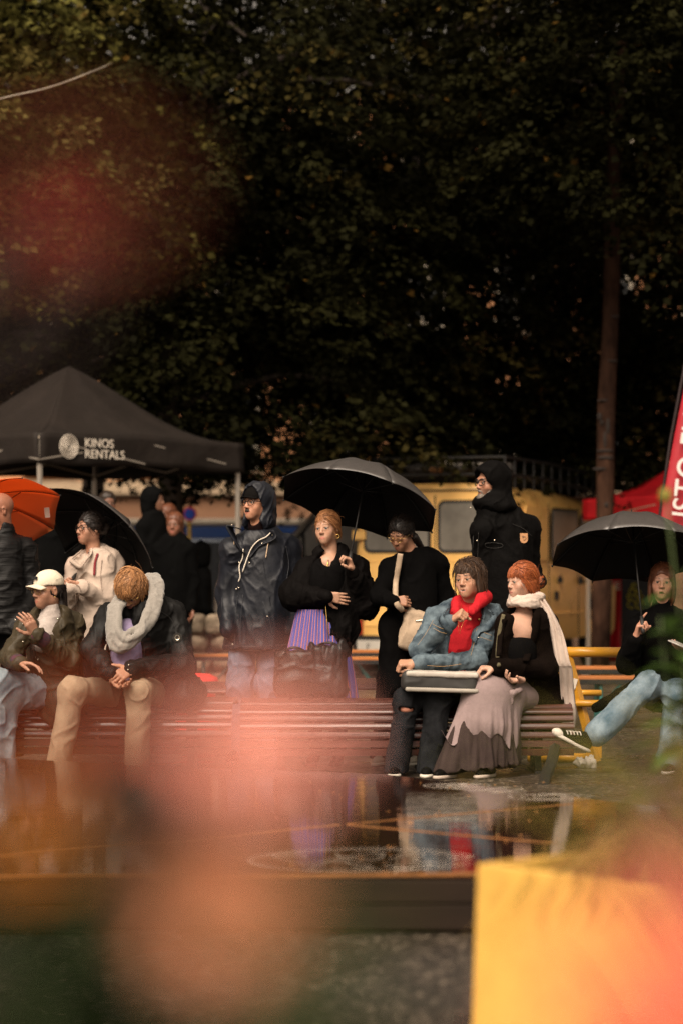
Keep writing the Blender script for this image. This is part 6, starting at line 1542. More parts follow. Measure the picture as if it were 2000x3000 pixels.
MB().tube([bd + np.array([math.cos(a) * .014, -.006, math.sin(a) * .014]) for a in np.linspace(0, 6.28, 18, endpoint=False)], .003, 5, closed=True).build('badge_ring', M_metal, bo)
snaps('snap', [surf(CV, u, v, D0 - .3, lift=.002) for (u, v) in ((376, 1962), (378, 1948))], .005, M_metal, o)
cloth('lilac_shirt', [ell(P(372, 1905, D0 - .04), (.1, .12, .2), k=.04), ell(P(368, 1970, D0 - .04), (.1, .13, .1), k=.05)], fab('lilac_jersey', (.3, .24, .38), .9), p4, .009, [FD(.006, 14, (0, 0, 1), 3, 3)])
M_kh = mat('khaki_corduroy', (.32, .235, .155), .9, var=.15, vscale=12, bump=.25, bscale=70, spec=.2)
cloth('trousers', legs(J, (.1, .08, .082), ext=.08) + [plane((0, 0, -1), -.02, .004)], M_kh, p4, .010, [FD(.011, 10, (.4, .2, 1), 2.2, 12)])
for q in 'LR':
    a = J['a' + q]; shoe('shoe', (a[0], a[1] + .06, .012), (a[0] - .04, a[1] - .2, .012), fab('brown_shoe', (.05, .03, .02), .6), M_rubber, p4)
M_gscarf = mat('grey_fleece_scarf', (.23, .21, .185), .95, var=.1, vscale=30, bump=.6, bscale=150, bdist=.004, sheen=.3)
pr = []
for k, (ou, ov, od, rr) in enumerate(((0, 0, 0, .024), (-15, -18, -.012, .022), (14, 12, .012, .023), (-4, -34, .01, .019))):
    q = [(448, 1690, .10), (462, 1716, .0), (452, 1770, -.12), (432, 1822, -.19), (400, 1872, -.235), (362, 1893, -.245), (338, 1872, -.23), (334, 1820, -.2), (340, 1778, -.14), (372, 1745, .0), (418, 1718, .09), (448, 1690, .10)]
    cu, cv = 400, 1800
    sp = smooth_path([P(u + ou * (1 if u > cu else -1) * .8, v + (ov if v > 1840 else 0), D0 + dd + od) for (u, v, dd) in q], 48)
    pr += [cone(sp[i], sp[i + 1], rr, rr, .006) for i in range(47)]
cloth('scarf', pr, M_gscarf, p4, .008, [FD(.009, 26, (.4, 0, 1), 3, 2)])
M_gin = hair_mat('reddish_blond_hair', (.24, .105, .038), (.44, .22, .09), .5)
hair(H, p4, M_gin, hair_cap(H, (.088, .11, .102), (0, .010, .042), ((0, -.105, -.06), (.062, .05, .085)), back=.05, k=.02),
     [locks(H, 1000, .11, .0036, .25, crown=(.01, .07, .12), flow=(-.2, -.8, 0), curl=.22, jit=.14, puff=.22, seed=22, region=lambda p, r: p[2] > -.02), locks(H, 220, .10, .0036, .3, crown=(0, .03, .14), flow=(-.2, -1, 0), curl=.25, puff=.25, seed=23, region=lambda p, r: p[1] < -.04 and p[2] > .05)], .003)
glasses(H, p4, M_gold, th=.0014)

# ---------------------------------------------------------------- woman in the white cap
D0 = 15.1
H = Head(P(142, 1730, D0 - .02), -52, 2, 0, .97, jaw=.96, nose=1.05, female=True, lids=1)
J = Jp(D0, neck=(152, 1806, .03), sL=(82, 1842, -.12), sR=(212, 1830, .1), eL=(28, 1925, -.16), wL=(58, 1942, -.32), eR=(206, 1938, -.08), wR=(106, 1858, -.32), hL=(135, 2030, .1), hR=(205, 2032, .2), kL=(-12, 2000, -.22), kR=(18, 2035, -.12), aL=(-30, 2200, -.22), aR=(5, 2215, -.14))
p2 = person('seated woman in a white cap and olive parka with one hand raised to her chest', H, J, skin=np.array([.44, .24, .165]), brow=(.03, .02, .014), neck_r=(.048, .058),
            hands=[hand(J['wR'], P(78, 1806, D0 - .38) - J['wR'], (-.6, .55, .3), -1, (.35, .45, .3), .95, (.2, .3)), hand(J['wL'], (.9, -.2, -.12), (0, -.2, -1), 1, (.3, .4, .3), .95, (.4, .5))])
M_olive = mat('olive_parka_cloth', (.036, .026, .012), .6, var=.25, vscale=9, bump=.4, bscale=30, bdist=.008, spec=.3)
jk = torso(J, .30, (.165, .185, .2, .2, .2), (.115, .14, .16, .17, .17), -38, n=9) + sleeve(J, 'L', (.07, .064, .05)) + sleeve(J, 'R', (.075, .068, .052)) + [cone(J['neck'] + [.02, .05, -.02], J['sL'], .065, .076, .05), cone(J['neck'] + [.02, .05, -.02], J['sR'], .065, .08, .05), cone(H.w((.07, .07, -.16)), H.w((-.05, .09, -.16)), .05, .05, .04), ell(P(185, 2060, D0 + .08), (.13, .17, .16), k=.06)]
jk += slit([(142, 1790, 40), (130, 1830, 26), (122, 1870, 14), (118, 1900, 6)], D0, -.06) + [plane((0, 0, -1), -.28, .006)]
o = cloth('parka', jk, M_olive, p2, .009, [FD(.015, 10, (.6, 0, 1), 2.6, 27), FD(.008, 24, (.2, .3, 1), 2.5, 5)])
CV = wv(o)
snaps('snap', [surf(CV, u, v, D0 - .2, lift=.002) for (u, v) in ((46, 1816), (68, 1828), (75, 1836), (68, 1880), (170, 1813), (105, 1925), (112, 1932))], .0055, M_metal, o)
M_seam2 = mat('olive_seam', (.02, .015, .007), .7)
for uv in (((100, 1880), (104, 1930), (112, 1985)), ((88, 1870), (92, 1930), (98, 1990)), ((180, 1830), (190, 1880), (188, 1920)), ((140, 1960), (175, 1955), (205, 1965))):
    line('seam', [surf(CV, u, v, D0 - .1, lift=.001) for (u, v) in uv], .0022, M_seam2, o)
cloth('turtleneck', [H.K((0, .012, -.115), (0, .02, -.18), .058, .068), cone(J['neck'] + [-.01, -.03, -.03], P(125, 1870, D0 - .08), .07, .09, .03)], fab('pale_grey_knit', (.36, .31, .28), .9), p2, .007, [FD(.004, 40, (1, 0, 0), 5, 2)])
for (q, w_) in (('R', .052), ('L', .05)):
    blob('flannel_cuff', [cone(J['w' + q] + (J['e' + q] - J['w' + q]) * .2, J['w' + q] + (J['e' + q] - J['w' + q]) * .02, w_, w_ - .004)], mat('teal_flannel', (.02, .035, .04), .9, col2=(.09, .02, .035), var=.4, vscale=25), p2, .007)
M_ltjean = mat('light_blue_denim', (.15, .2, .24), .9, col2=(.27, .31, .33), var=.2, vscale=8, bump=.3, bscale=110, bdist=.004, spec=.2)
cloth('jeans', legs(J, (.105, .088, .085), ext=.02), M_ltjean, p2, .010, [FD(.012, 11, (.8, 0, .5), 2.2, 3)])
for q in 'LR':
    a = J['a' + q]; shoe('shoe', (a[0] + .03, a[1] + .05, .012), (a[0] - .14, a[1] - .12, .012), fab('dark_shoe', (.02, .016, .013), .5), M_rubber, p2)
cp = [H.E((0, .008, .05), (.086, .107, .092), .01), plane(-H.R[:, 2], -np.dot(H.R[:, 2], H.w((0, 0, .034))), .004), H.E((0, 0, .02), (.068, .088, .07), .005, 's')]
M_wcap = fab('cream_cap_cotton', (.62, .54, .42), .9, .06, 20)
o2 = cloth('cap', cp, M_wcap, p2, .006, [FD(.003, 25, (0, 0, 1), 2)])
G2 = [[H.w((x * .074, -.086 - r * .078 * math.sqrt(max(0, 1 - (x * .82) ** 2)) + .03 * abs(x) ** 2, .045 - .026 * x * x - .012 * r)) for x in np.linspace(-1, 1, 15)] for r in np.linspace(0, 1, 5)]
thick('brim', G2, .006, M_wcap, o2)
text_mesh('MORE', .027, 'cap_lettering', fab('dark_thread', (.03, .03, .03)), o2, H.w((-.036, -.103, .078)), H.R @ unit((1, 0, 0)), H.R @ unit((0, .35, 1)), .006, width=.8)
hair(H, p2, M_dk2, [H.E((0, .03, .0), (.084, .085, .07), .02), H.E((0, .085, -.06), (.05, .045, .07), .03), H.E((.03, .09, -.13), (.035, .035, .06), .03), H.E((0, -.095, -.04), (.066, .07, .1), .01, 's'), plane(H.R[:, 2], np.dot(H.R[:, 2], H.w((0, 0, .045))), .004), H.E((.085, -.0, -.01), (.02, .028, .04), .006, 's')],
     [locks(H, 120, .16, .002, .8, crown=(0, -.02, .1), flow=(0, 1, 0), curl=.25, puff=.12, seed=8, region=lambda p, r: p[1] > .02 and p[2] < .03)], .004)
glasses(H, p2, M_gold, th=.0015)
snaps('earring', [H.w((.083, .002, -.042))], .004, M_gold, p2)

# ---------------------------------------------------------------- woman in the beige jacket
D0 = 17.15
H = Head(P(264, 1548, D0), -52, 0, 0, .97, jaw=.95, female=True)
J = Jp(D0, neck=(276, 1630, .03), sL=(222, 1662, -.08), sR=(334, 1656, .1), eL=(196, 1765, -.12), wL=(208, 1722, -.24), eR=(318, 1768, -.04), wR=(236, 1716, -.24), hL=(250, 1835), hR=(320, 1835), kL=(250, 2000), kR=(320, 2000), aL=(250, 2165), aR=(322, 2165))
p3 = person('woman in black glasses and a beige hooded jacket standing under a tilted umbrella', H, J, skin=np.array([.52, .29, .2]), brow=(.03, .018, .012), neck_r=(.047, .057),
            hands=[hand(J['wR'] + [-.0, 0, 0], (-.95, -.2, .12), (.1, .8, .4), -1, (.9, 1.3, .8), .93, (.9, .5))])
M_beige = mat('beige_jacket_cotton', (.44, .35, .285), .85, var=.1, vscale=12, bump=.3, bscale=60, spec=.2)
jk = torso(J, .66, (.155, .175, .18, .185, .19), (.11, .135, .14, .14, .145), -25, n=10) + sleeve(J, 'L', (.07, .068, .052)) + sleeve(J, 'R', (.076, .072, .054), ext=-.02) + [cone(J['neck'] + [.0, .03, -.02], J['sL'], .06, .072, .05), cone(J['neck'] + [0, .03, -.02], J['sR'], .06, .076, .05), cone(J['neck'] + [-.05, -.02, .0], J['neck'] + [.03, -.04, .0], .055, .055, .03), cone(J['neck'] + [.04, .05, .03], J['neck'] + [.13, .03, .0], .06, .05, .03)]
jk += slit([(244, 1612, 16), (232, 1640, 8), (226, 1680, 3)], D0, -.06) + [H.E((0, -.03, -.15), (.055, .075, .05), .012, 's'), plane((0, 0, -1), -.68, .006)]
o = cloth('jacket', jk, M_beige, p3, .009, [FD(.012, 12, (.6, 0, 1), 2.6, 33)])
CV = wv(o)
snaps('snap', [surf(CV, u, v, D0 - .2, lift=.002) for (u, v) in ((208, 1643), (220, 1648), (230, 1652), (260, 1620))], .005, fab('dark_snap', (.05, .04, .05)), o)
for uv in (((236, 1618), (214, 1636), (205, 1646), (224, 1662), (236, 1668)), ((262, 1606), (262, 1628), (248, 1648), (234, 1668))):
    A = smooth_path([surf(CV, u, v, D0 - .15, lift=.012) for (u, v) in uv], 12); B = smooth_path([surf(CV, u + (10 if u > 240 else 8), v - 10, D0 - .12, lift=.010) for (u, v) in uv], 12)
    thick('collar_flap', [A, (A + B) / 2 + np.array([0, -.012, 0]), B], .008, M_beige, o)
M_bseam = fab('beige_seam', (.2, .15, .12))
for uv in (((228, 1672), (222, 1740), (232, 1830)), ((300, 1640), (296, 1690), (300, 1730)), ((222, 1712), (232, 1718), (238, 1732))):
    line('seam', [surf(CV, u, v, D0 - .15, lift=.001) for (u, v) in uv], .0024, M_bseam, o)
line('bag_strap', [surf(CV, 287, 1622, D0, lift=.004), surf(CV, 279, 1650, D0, lift=.005), surf(CV, 277, 1685, D0, lift=.005)], .009, fab('wine_strap', (.18, .03, .035)), p3, flat=((0, 1, 0), .4))
cloth('trousers', legs(J, (.095, .08, .075)), fab('dark_trousers', (.02, .018, .018)), p3, .014)
for q in 'LR':
    a = J['a' + q]; shoe('shoe', (a[0] + .04, a[1] + .05, .012), (a[0] - .1, a[1] - .16, .012), fab('dark_shoe', (.02, .016, .013), .5), M_rubber, p3)
hair(H, p3, M_dk2, hair_cap(H, (.083, .104, .096), face=((0, -.10, -.03), (.067, .06, .092)), extra=[H.E((.02, .12, .0), (.05, .045, .05), .03), H.E((.075, .02, .01), (.014, .04, .03), .02)]), [locks(H, 160, .12, .0022, .2, crown=(0, -.06, .12), flow=(.1, 1, 0), curl=.1, puff=.06, seed=6)], .004, dirn=(0, 1, 0))
glasses(H, p3, M_specblk, (.0265, .021), th=.0028)

# ---------------------------------------------------------------- bald man at the left edge
D0 = 16.6
H = Head(P(-2, 1494, D0), -62, 4, 0, 1.02)
J = Jp(D0, neck=(12, 1585, .03), sL=(-100, 1612, -.06), sR=(72, 1612, .1), eL=(-120, 1740), wL=(-90, 1840, -.15), eR=(92, 1745, .08), wR=(50, 1842, -.12), hL=(-60, 1840), hR=(40, 1840), kL=(-65, 2010), kR=(40, 2010), aL=(-65, 2185), aR=(42, 2185))
p1 = person('bald man with dark glasses in a black quilted jacket under the orange umbrella', H, J, skin=np.array([.36, .16, .10]), brow=(.05, .03, .02), neck_r=(.06, .068), stubble=.1, hands=[hand(J['wL'], (.1, -.4, .9), (.6, -.5, 0), -1, (.9, 1.2, .8), 1.0)])
M_quilt = mat('black_quilted_nylon', (.003, .0026, .0025), .55, var=.3, vscale=10, bump=.5, bscale=26, bdist=.01, spec=.2, stretch=(.35, .35, 2.6))
jk = torso(J, .82, (.19, .215, .215, .21), (.13, .16, .16, .155), -20, n=9) + sleeve(J, 'L', (.09, .082, .06)) + sleeve(J, 'R', (.098, .088, .064)) + [cone(J['neck'] + [.0, .03, -.02], J['sL'], .075, .085, .05), cone(J['neck'] + [0, .03, -.02], J['sR'], .075, .09, .05), H.K((0, .015, -.135), (0, .02, -.17), .072, .08), H.E((0, -.03, -.11), (.058, .07, .05), .01, 's'), plane((0, 0, -1), -.84, .006)]
cloth('quilted_jacket', jk, M_quilt, p1, .009, [FD(.010, 22, (1, .4, .1), 6, 3), FD(.008, 9, (.3, 0, 1), 2.5, 8)])
cloth('trousers', legs(J, (.105, .085, .075)), fab('black_trousers', (.012, .011, .011)), p1, .014)
for q in 'LR':
    a = J['a' + q]; shoe('shoe', (a[0] + .05, a[1] + .06, .012), (a[0] - .1, a[1] - .16, .012), fab('dark_shoe', (.02, .016, .013), .5), M_rubber, p1)
glasses(H, p1, M_specblk)

# ---------------------------------------------------------------- woman in black at the right with phone
D0 = 15.45
H = Head(P(1938, 1704, D0), -8, 2, 3, .96, jaw=.97, female=True, open_mouth=1.0)
J = Jp(D0, neck=(1942, 1792, .03), sL=(1862, 1838, 0), sR=(2022, 1838, .02), eL=(1838, 1945, -.06), wL=(1860, 1868, -.2), eR=(2050, 1950, 0), wR=(2032, 1905, -.25), hL=(1900, 2030, .12), hR=(1990, 2030, .12), kL=(1898, 2005, -.34), kR=(1980, 2030, -.32), aL=(1745, 2150, -.40), aR=(1960, 2225, -.3))
p11 = person('seated woman in a black coat and blue jeans holding an umbrella and a phone', H, J, skin=np.array([.52, .28, .2]), brow=(.1, .05, .03), neck_r=(.046, .056), blush=1.0,
             hands=[hand(J['wL'], (.25, -.15, 1), (.9, -.25, -.1), -1, sc=.95, curls=((.15, .2, .1), (1.0, 1.4, .9), (1.1, 1.4, .9), (1.2, 1.4, .9)), th=(.8, .5)), hand(J['wR'], (-.95, -.2, .05), (.1, .2, 1), 1, (.4, .5, .4), .95, (.4, .4))])
M_coat = fab('black_wool_coat', (.005, .0045, .0045), .9, .2)
jk = torso(J, .46, (.16, .18, .19, .2), (.115, .14, .15, .16), -5, n=8) + sleeve(J, 'L', (.075, .075, .056), ext=-.02) + sleeve(J, 'R', (.075, .07, .055)) + [cone(J['neck'] + [0, .02, -.02], J['sL'], .062, .074, .05), cone(J['neck'] + [0, .02, -.02], J['sR'], .062, .074, .05), H.K((0, .01, -.14), (0, .02, -.18), .06, .07), H.E((0, -.04, -.11), (.05, .06, .04), .01, 's')]
jk += [cone(P(1880, 2010, D0 - .1), P(1745, 2075, D0 - .05), .07, .03, .05)]
cloth('coat', jk, M_coat, p11, .009, [FD(.012, 10, (.3, 0, 1), 2.6, 41)])
M_midjean = mat('mid_blue_denim', (.085, .14, .18), .9, col2=(.2, .255, .29), var=.25, vscale=9, bump=.3, bscale=110, bdist=.004, spec=.2)
cloth('jeans', legs(J, (.09, .078, .09), ext=-.01), M_midjean, p11, .009, [FD(.012, 11, (.8, 0, .6), 2.4, 3)])
cloth('sock', [cone(J['aL'] + (J['kL'] - J['aL']) * .1, P(1705, 2172, D0 - .42), .045, .04)], fab('black_sock', (.01, .01, .01)), p11, .008)
M_canv = fab('black_canvas_shoe', (.016, .015, .014), .8); M_wrub = mat('white_shoe_rubber', (.58, .52, .44), .6, var=.1)
he, to = P(1722, 2200, D0 - .42), P(1618, 2146, D0 - .46); upv = unit(np.cross(to - he, [0, 1, 0])); upv = upv if upv[2] > 0 else -upv
shoe('shoe', he, to, M_canv, M_wrub, p11, .044, .09, up=upv)
f_ = unit(to - he); sdv = unit(np.cross(upv, f_)); L_ = np.linalg.norm(to - he)
cloth('toe_cap', [ell(he + f_ * .87 * L_ + upv * .012, (.045, .04, .03), np.stack([f_, sdv, upv], 1))], M_wrub, p11, .006)
for k in range(5):
    q = he + f_ * (.42 + .075 * k) * L_ + upv * (.074 - .008 * k) + np.array([0, -.018, 0]); e_ = .026
    line('lace', [q - f_ * .010 + sdv * e_ - upv * .008, q + upv * .006, q + f_ * .012 - sdv * e_ - upv * .008], .0035, M_wrub, p11)
a = J['aR']; shoe('shoe', (a[0] + .03, a[1] + .08, .012), (a[0] - .05, a[1] - .18, .012), M_canv, M_wrub, p11)
M_aub = hair_mat('auburn_hair', (.09, .03, .014), (.18, .06, .025))
hair(H, p11, M_aub, hair_cap(H, (.086, .106, .10), face=((0, -.10, -.03), (.063, .062, .092)), back=.1, extra=[H.E((x * .078, .02, -.07), (.02, .05, .09), .03) for x in (-1, 1)]), [locks(H, 260, .2, .0024, .8, crown=(0, -.02, .14), curl=.15, puff=.1, seed=26, region=lambda p, r: p[1] > -.04 or p[2] > .1)], .004)
ph = empty('smartphone', tuple(P(1985, 1890, D0 - .34)), 'pale phone held in the hand of the woman in the black coat', 'phone')
MB().box(P(1990, 1888, D0 - .36), (.037, .072, .004), rotz(.9) @ rotx(.35), .003).build('case', mat('silver_case', (.5, .46, .42), .3, metal=.3), ph)

# ---------------------------------------------------------------- people farther back
def bystander(label, u, vh, D, yaw, coat, hairm, face=True, hood=False, skin=SKIN, legc=(.02, .02, .02), seated=False, wide=.86, sc=.97):
    c = P(u, vh, D); H = Head(c, yaw, 0, 0, sc); z = c[2]
    x, y = c[0], c[1]; A = lambda dx, dz, dy=0: np.array([x + dx * wide, y + dy, z * dz])
    Rm = rotz(R_(yaw * .6))
    g = lambda dx, f, dy=0: np.array([x, y, 0]) + Rm @ np.array([dx * wide, dy, 0]) + np.array([0, 0, z * f])
    if seated: J = dict(neck=g(0, .86, .03), sL=g(-.17, .80), sR=g(.17, .80), eL=g(-.22, .6), wL=g(-.15, .52, -.15), eR=g(.22, .6), wR=g(.15, .52, -.15), hL=g(-.1, .42, .05), hR=g(.1, .42, .05), kL=g(-.12, .42, -.35), kR=g(.12, .42, -.35), aL=g(-.12, .06, -.38), aR=g(.12, .06, -.38))
    else: J = dict(neck=g(0, .9, .02), sL=g(-.17, .865), sR=g(.17, .865), eL=g(-.21, .69), wL=g(-.2, .55, -.06), eR=g(.21, .69), wR=g(.2, .55, -.06), hL=g(-.09, .55), hR=g(.09, .55), kL=g(-.1, .3), kR=g(.1, .3), aL=g(-.1, .055), aR=g(.1, .055))
    p = person(label, H, J, skin=np.asarray(skin) * .6, h_fine=.008, hands=[hand(J['wL'], (0, -.3, -1), (.6, -.3, 0), 1), hand(J['wR'], (0, -.3, -1), (-.6, -.3, 0), -1)], group='people under the trees')
    hz = z * (.36 if seated else .5)
    cloth('jacket', torso(J, hz, (.16, .19, .19, .18), (.11, .14, .14, .13), yaw * .6, n=7) + sleeve(J, 'L') + sleeve(J, 'R') + [cone(J['neck'] - [0, 0, .02], J['sL'], .06, .07, .05), cone(J['neck'] - [0, 0, .02], J['sR'], .06, .07, .05)], coat, p, .016, [FD(.012, 9, (.3, 0, 1), 2.5, int(u) % 50)])
    cloth('trousers', legs(J, (.095, .08, .075)), mat('bystander_trousers_%d' % u, legc, .9), p, .018)
    for q in 'LR':
        a = J['a' + q]; shoe('shoe', (a[0], a[1] + .06, .012), (a[0] + .1 * math.sin(R_(yaw)), a[1] - .16, .012), fab('dark_shoe', (.02, .016, .013), .5), M_rubber, p)
    if hood:
        cloth('hood', [H.E((0, .022, .03), (.115, .13, .125), .02), H.E((0, .05, -.08), (.11, .1, .12), .04), H.E((0, -.11, -.02), (.078, .1, .1), .012, 's')], coat, p, .010, [FD(.008, 14, (0, 0, 1), 2)])
    else: hair(H, p, hairm, hair_cap(H, (.088, .108, .1), back=.09), None, .01, .009)
    return p
M_c1 = fab('charcoal_hood_cloth', (.006, .006, .006)); M_c2 = fab('black_cotton', (.004, .004, .004)); M_c3 = fab('dull_red_knit', (.11, .018, .012)); M_c4 = fab('white_grey_cotton', (.4, .37, .33))
bystander('dark hooded figure in profile standing left of the dark tree trunk', 452, 1465, 24.0, 75, M_c1, M_dk, hood=True)
bystander('curly auburn-haired girl in black standing before the dark tree trunk', 513, 1538, 22.5, -12, M_c2, M_aub, skin=np.array([.36, .16, .10]))
bystander('person in dull red half hidden between the hooded figure and the curly-haired girl', 490, 1510, 25.0, -40, M_c3, M_aub, skin=np.array([.3, .14, .09]))
bystander('dark-haired person just visible over the black umbrella with the white tag', 316, 1476, 23.0, 20, M_c2, M_dk, skin=np.array([.3, .15, .1]))
bystander('figure in pale trousers almost hidden by the orange umbrella', 148, 1490, 21.5, 10, M_c1, M_dk, legc=(.42, .4, .34))
bystander('seated person in black with back turned beyond the stone wall', 592, 1622, 26.3, 170, M_c2, M_dk, hood=True, seated=True)
# ================================================================== plants in front of the lens
M_petal = leaf_mat('flower_petals', .35); M_greenleaf = leaf_mat('garden_leaves', .3)
M_stem = mat('green_stem', (.05, .075, .02), .6)
def petal_ring(c, axis, r0, r1, n, wid, tilt, col, rg, rot=0):
    ax = unit(axis); e1 = unit(np.cross(ax, [.3, .2, .9])); e2 = np.cross(ax, e1); V = []; Fq = []; C = []
    for k in range(n):
        a = rot + 2 * math.pi * k / n + rg.normal() * .05; d = e1 * math.cos(a) + e2 * math.sin(a); s = np.cross(ax, d); b = len(V); cc = np.asarray(col) * rg.uniform(.75, 1.2)
        for i, t in enumerate((0, .35, .7, 1.0)):
            p = c + d * (r0 + (r1 - r0) * t) + ax * (math.sin(tilt) * (r1 - r0) * t - .25 * (r1 - r0) * t * t)
            ww = wid * (.35, .9, 1.0, .3)[i]
            V += [p - s * ww, p + ax * .1 * ww, p + s * ww]; C += [cc * (.8 + .25 * t)] * 3
        for i in range(3):
            q = b + i * 3; Fq += [(q, q + 1, q + 4, q + 3), (q + 1, q + 2, q + 5, q + 4)]
    return V, Fq, C
def flower(name, label, head, axis, R, col, base, seed, layers=3, disc=(.16, .07, .01), leafn=5, leafc=(.03, .05, .012), via=None):
    rg = np.random.default_rng(seed); head = np.asarray(head, float); base = np.asarray(base, float)
    t = empty(name, tuple(base), label, 'flower', 'flowers in the trough')
    mid = (head + base) / 2 + np.array([rg.normal() * .03, rg.normal() * .02, .02]); st = smooth_path([base, mid, head - unit(axis) * .01] if via is None else [base, via, head + np.array([-.02, 0, -.04]), head - unit(axis) * .01], 12)
    MB().tube(st, np.linspace(.0045, .0035, 12), 6).build('stem', M_stem if via is None else mat('dark_red_stem', (.02, .009, .007), .7), t, True)
    V = []; Fq = []; C = []
    for k in range(layers):
        v, f, c = petal_ring(head + unit(axis) * .004 * k, axis, R * .18, R * (1 - .22 * k), 13 - 2 * k, R * .17, .15 + .3 * k, np.asarray(col) * (1 - .08 * k), rg, k * .3)
        o = len(V); V += v; C += c; Fq += [tuple(i + o for i in q) for q in f]
    fh = make('petals', V, Fq, M_petal, t, True, colors=np.array(C)); fh['kind'] = 'stuff'
    MB().ellip(head + unit(axis) * .008, (R * .24, R * .24, R * .2), nu=12, nv=8).build('flower_disc', mat('flower_disc_%s' % name, disc, .8, bump=.5, bscale=300), t, True)
    for k in range(leafn):
        p = st[2 + (k * 9) // max(1, leafn)]; a = rg.random() * 6.28; d = np.array([math.cos(a), math.sin(a) * .6, rg.uniform(-.2, .5)])
        blade('leaf', p, d, rg.uniform(.05, .085), .018, leafc, t, rg)
    return t
def blade(nm, p, d, L, wd, col, parent, rg, bend=.35, n=7, m=None):
    d = unit(d); s = unit(np.cross(d, [0, 0, 1])); Gd = []; C = []
    for i in range(n):
        t = i / (n - 1); c = np.asarray(p) + d * L * t - np.array([0, 0, 1]) * bend * L * t * t; ww = wd * math.sin(math.pi * min(1, .08 + .92 * t) ** .8) if nm == 'leaf' else wd * (1 - t ** 2 * .92)
        Gd.append([c - s * ww, c - np.array([0, 0, .15 * ww]), c + s * ww]); C += [np.asarray(col) * (.85 + .3 * rg.random())] * 3
    mb = MB().grid(Gd); return make(nm, np.concatenate(mb.V), mb.F, m or M_greenleaf, parent, True, colors=np.array(C))
# a raised trough below the lens that the nearest flowers grow from
ft = empty('flower_trough', (0, .95, 0), 'raised yellow flower trough in the foreground', 'planter')
MB().box((0, .62, .4), (.6, .015, .395), bev=.004).box((0, 1.28, .4), (.6, .015, .395), bev=.004).build('long_board', M_plant, ft)['kind'] = 'stuff'
for s in (-1, 1): MB().box((s * .585, .95, .4), (.015, .31, .395), bev=.004).build('end_board', M_plant, ft)
MB().box((0, .95, .38), (.569, .314, .375)).build('soil', M_soil, ft)
def ZB(u, D): return np.array([(u - 1000) / F_PX * D, D, .745])
FL = [  # u, v, D, axis, R, colour, stem foot u
    ('pink_dahlia', 'crimson pink bloom on the tallest stem, hanging in front of the trees', 185, 650, 1.0, (.25, -.45, .85), .018, (.34, .016, .03), -420, 1, 2),
    ('blush_dahlia', 'thin peach bloom at the upper left, above the crimson one', 180, 540, .52, (-.1, -.35, .93), .018, (.34, .11, .07), -500, 11, 1),
    ('salmon_dahlia', 'large salmon pink bloom in front of the slatted bench', 760, 2175, .82, (-.1, -.7, .7), .027, (1.0, .46, .37), 600, 2, 3),
    ('vermilion_dahlia', 'vermilion bloom beside the salmon pink one', 470, 2250, .90, (-.3, -.5, .8), .026, (.74, .12, .04), 470, 3, 3),
    ('apricot_dahlia', 'apricot orange bloom low over the stage skirt', 650, 2620, .82, (.1, -.85, .5), .031, (.98, .43, .25), 600, 4, 3),
    ('rust_dahlia', 'rust orange bloom over the trouser legs at the left', 120, 2440, .90, (-.2, -.4, .9), .026, (.46, .17, .03), 150, 5, 3),
    ('brick_red_dahlia', 'brick red bloom in front of the white-capped woman\'s knees', 250, 2150, .82, (.0, -.3, .95), .022, (.46, .07, .025), 260, 6, 2),
    ('coral_dahlia', 'coral red bloom filling the corner before the yellow planter', 2030, 2940, .62, (-.2, -.7, .7), .038, (1.0, .24, .15), 2040, 7, 3),
    ('rose_dahlia', 'pale rose bloom softly veiling the yellow planter side', 1860, 2800, .64, (-.3, -.8, .5), .013, (1.0, .52, .45), 1900, 8, 3),
    ('mauve_dahlia', 'mauve pink bloom over the soil of the yellow planter', 2090, 2500, .62, (-.3, -.6, .7), .011, (.60, .27, .27), 2060, 9, 2),
]
for (nm, lb, u, v, D, ax, Rr, col, ub, sd, ly) in FL:
    flower(nm, lb, P(u, v, D), ax, Rr, col, ZB(ub, min(1.2, D + .04)), sd, ly, leafn=3 if v > 1500 else 0, via=None if v > 1500 else P(-420, 1500, D))
# flower centre with shade put into its colour, and leaf masses
sh_ = empty('shaded_bloom_centre', tuple(ZB(430, .8)), 'flower centre between the blooms, its shade put into the dark brown', 'flower')
MB().ellip(P(390, 2330, .8), (.024, .024, .026)).build('head', mat('shaded_centre_brown', (.025, .012, .006), .9), sh_, True); MB().tube([ZB(430, .8), P(400, 2600, .8), P(390, 2360, .8)], .004, 6).build('stem', M_stem, sh_, True)
rg = np.random.default_rng(31)
def leaf_plant(name, label, foot, tips, col, seed, wd=.02):
    r = np.random.default_rng(seed); t = empty(name, tuple(foot), label, 'plant', None)
    top = np.mean([np.asarray(x[0]) for x in tips], 0)
    for (tip, L) in tips:
        tip = np.asarray(tip, float); st = smooth_path([foot, (np.asarray(foot) + tip) / 2 + r.normal(size=3) * .01, tip], 8)
        MB().tube(st, np.linspace(.004, .0025, 8), 5).build('stem', M_stem, t, True)
        for k in range(11):
            p = st[2 + (k * 6) // 11]; a = r.random() * 6.28
            blade('leaf', p, (math.cos(a), math.sin(a) * .5, r.uniform(-.2, .8)), L, wd, np.asarray(col) * r.uniform(.7, 1.3), t, r)
    return t
leaf_plant('leafy_plant', 'dark green leafy plant filling the lower left corner', ZB(-40, .8), [(P(40, 2800, .8), .06), (P(120, 2950, .78), .06), (P(-30, 2650, .82), .06), (P(190, 3020, .8), .05), (P(90, 2720, .84), .06), (P(20, 2960, .76), .07), (P(60, 2870, .82), .06), (P(150, 2860, .86), .05), (P(-10, 2740, .8), .06), (P(100, 3040, .8), .07)], (.005, .014, .002), 3, .034)
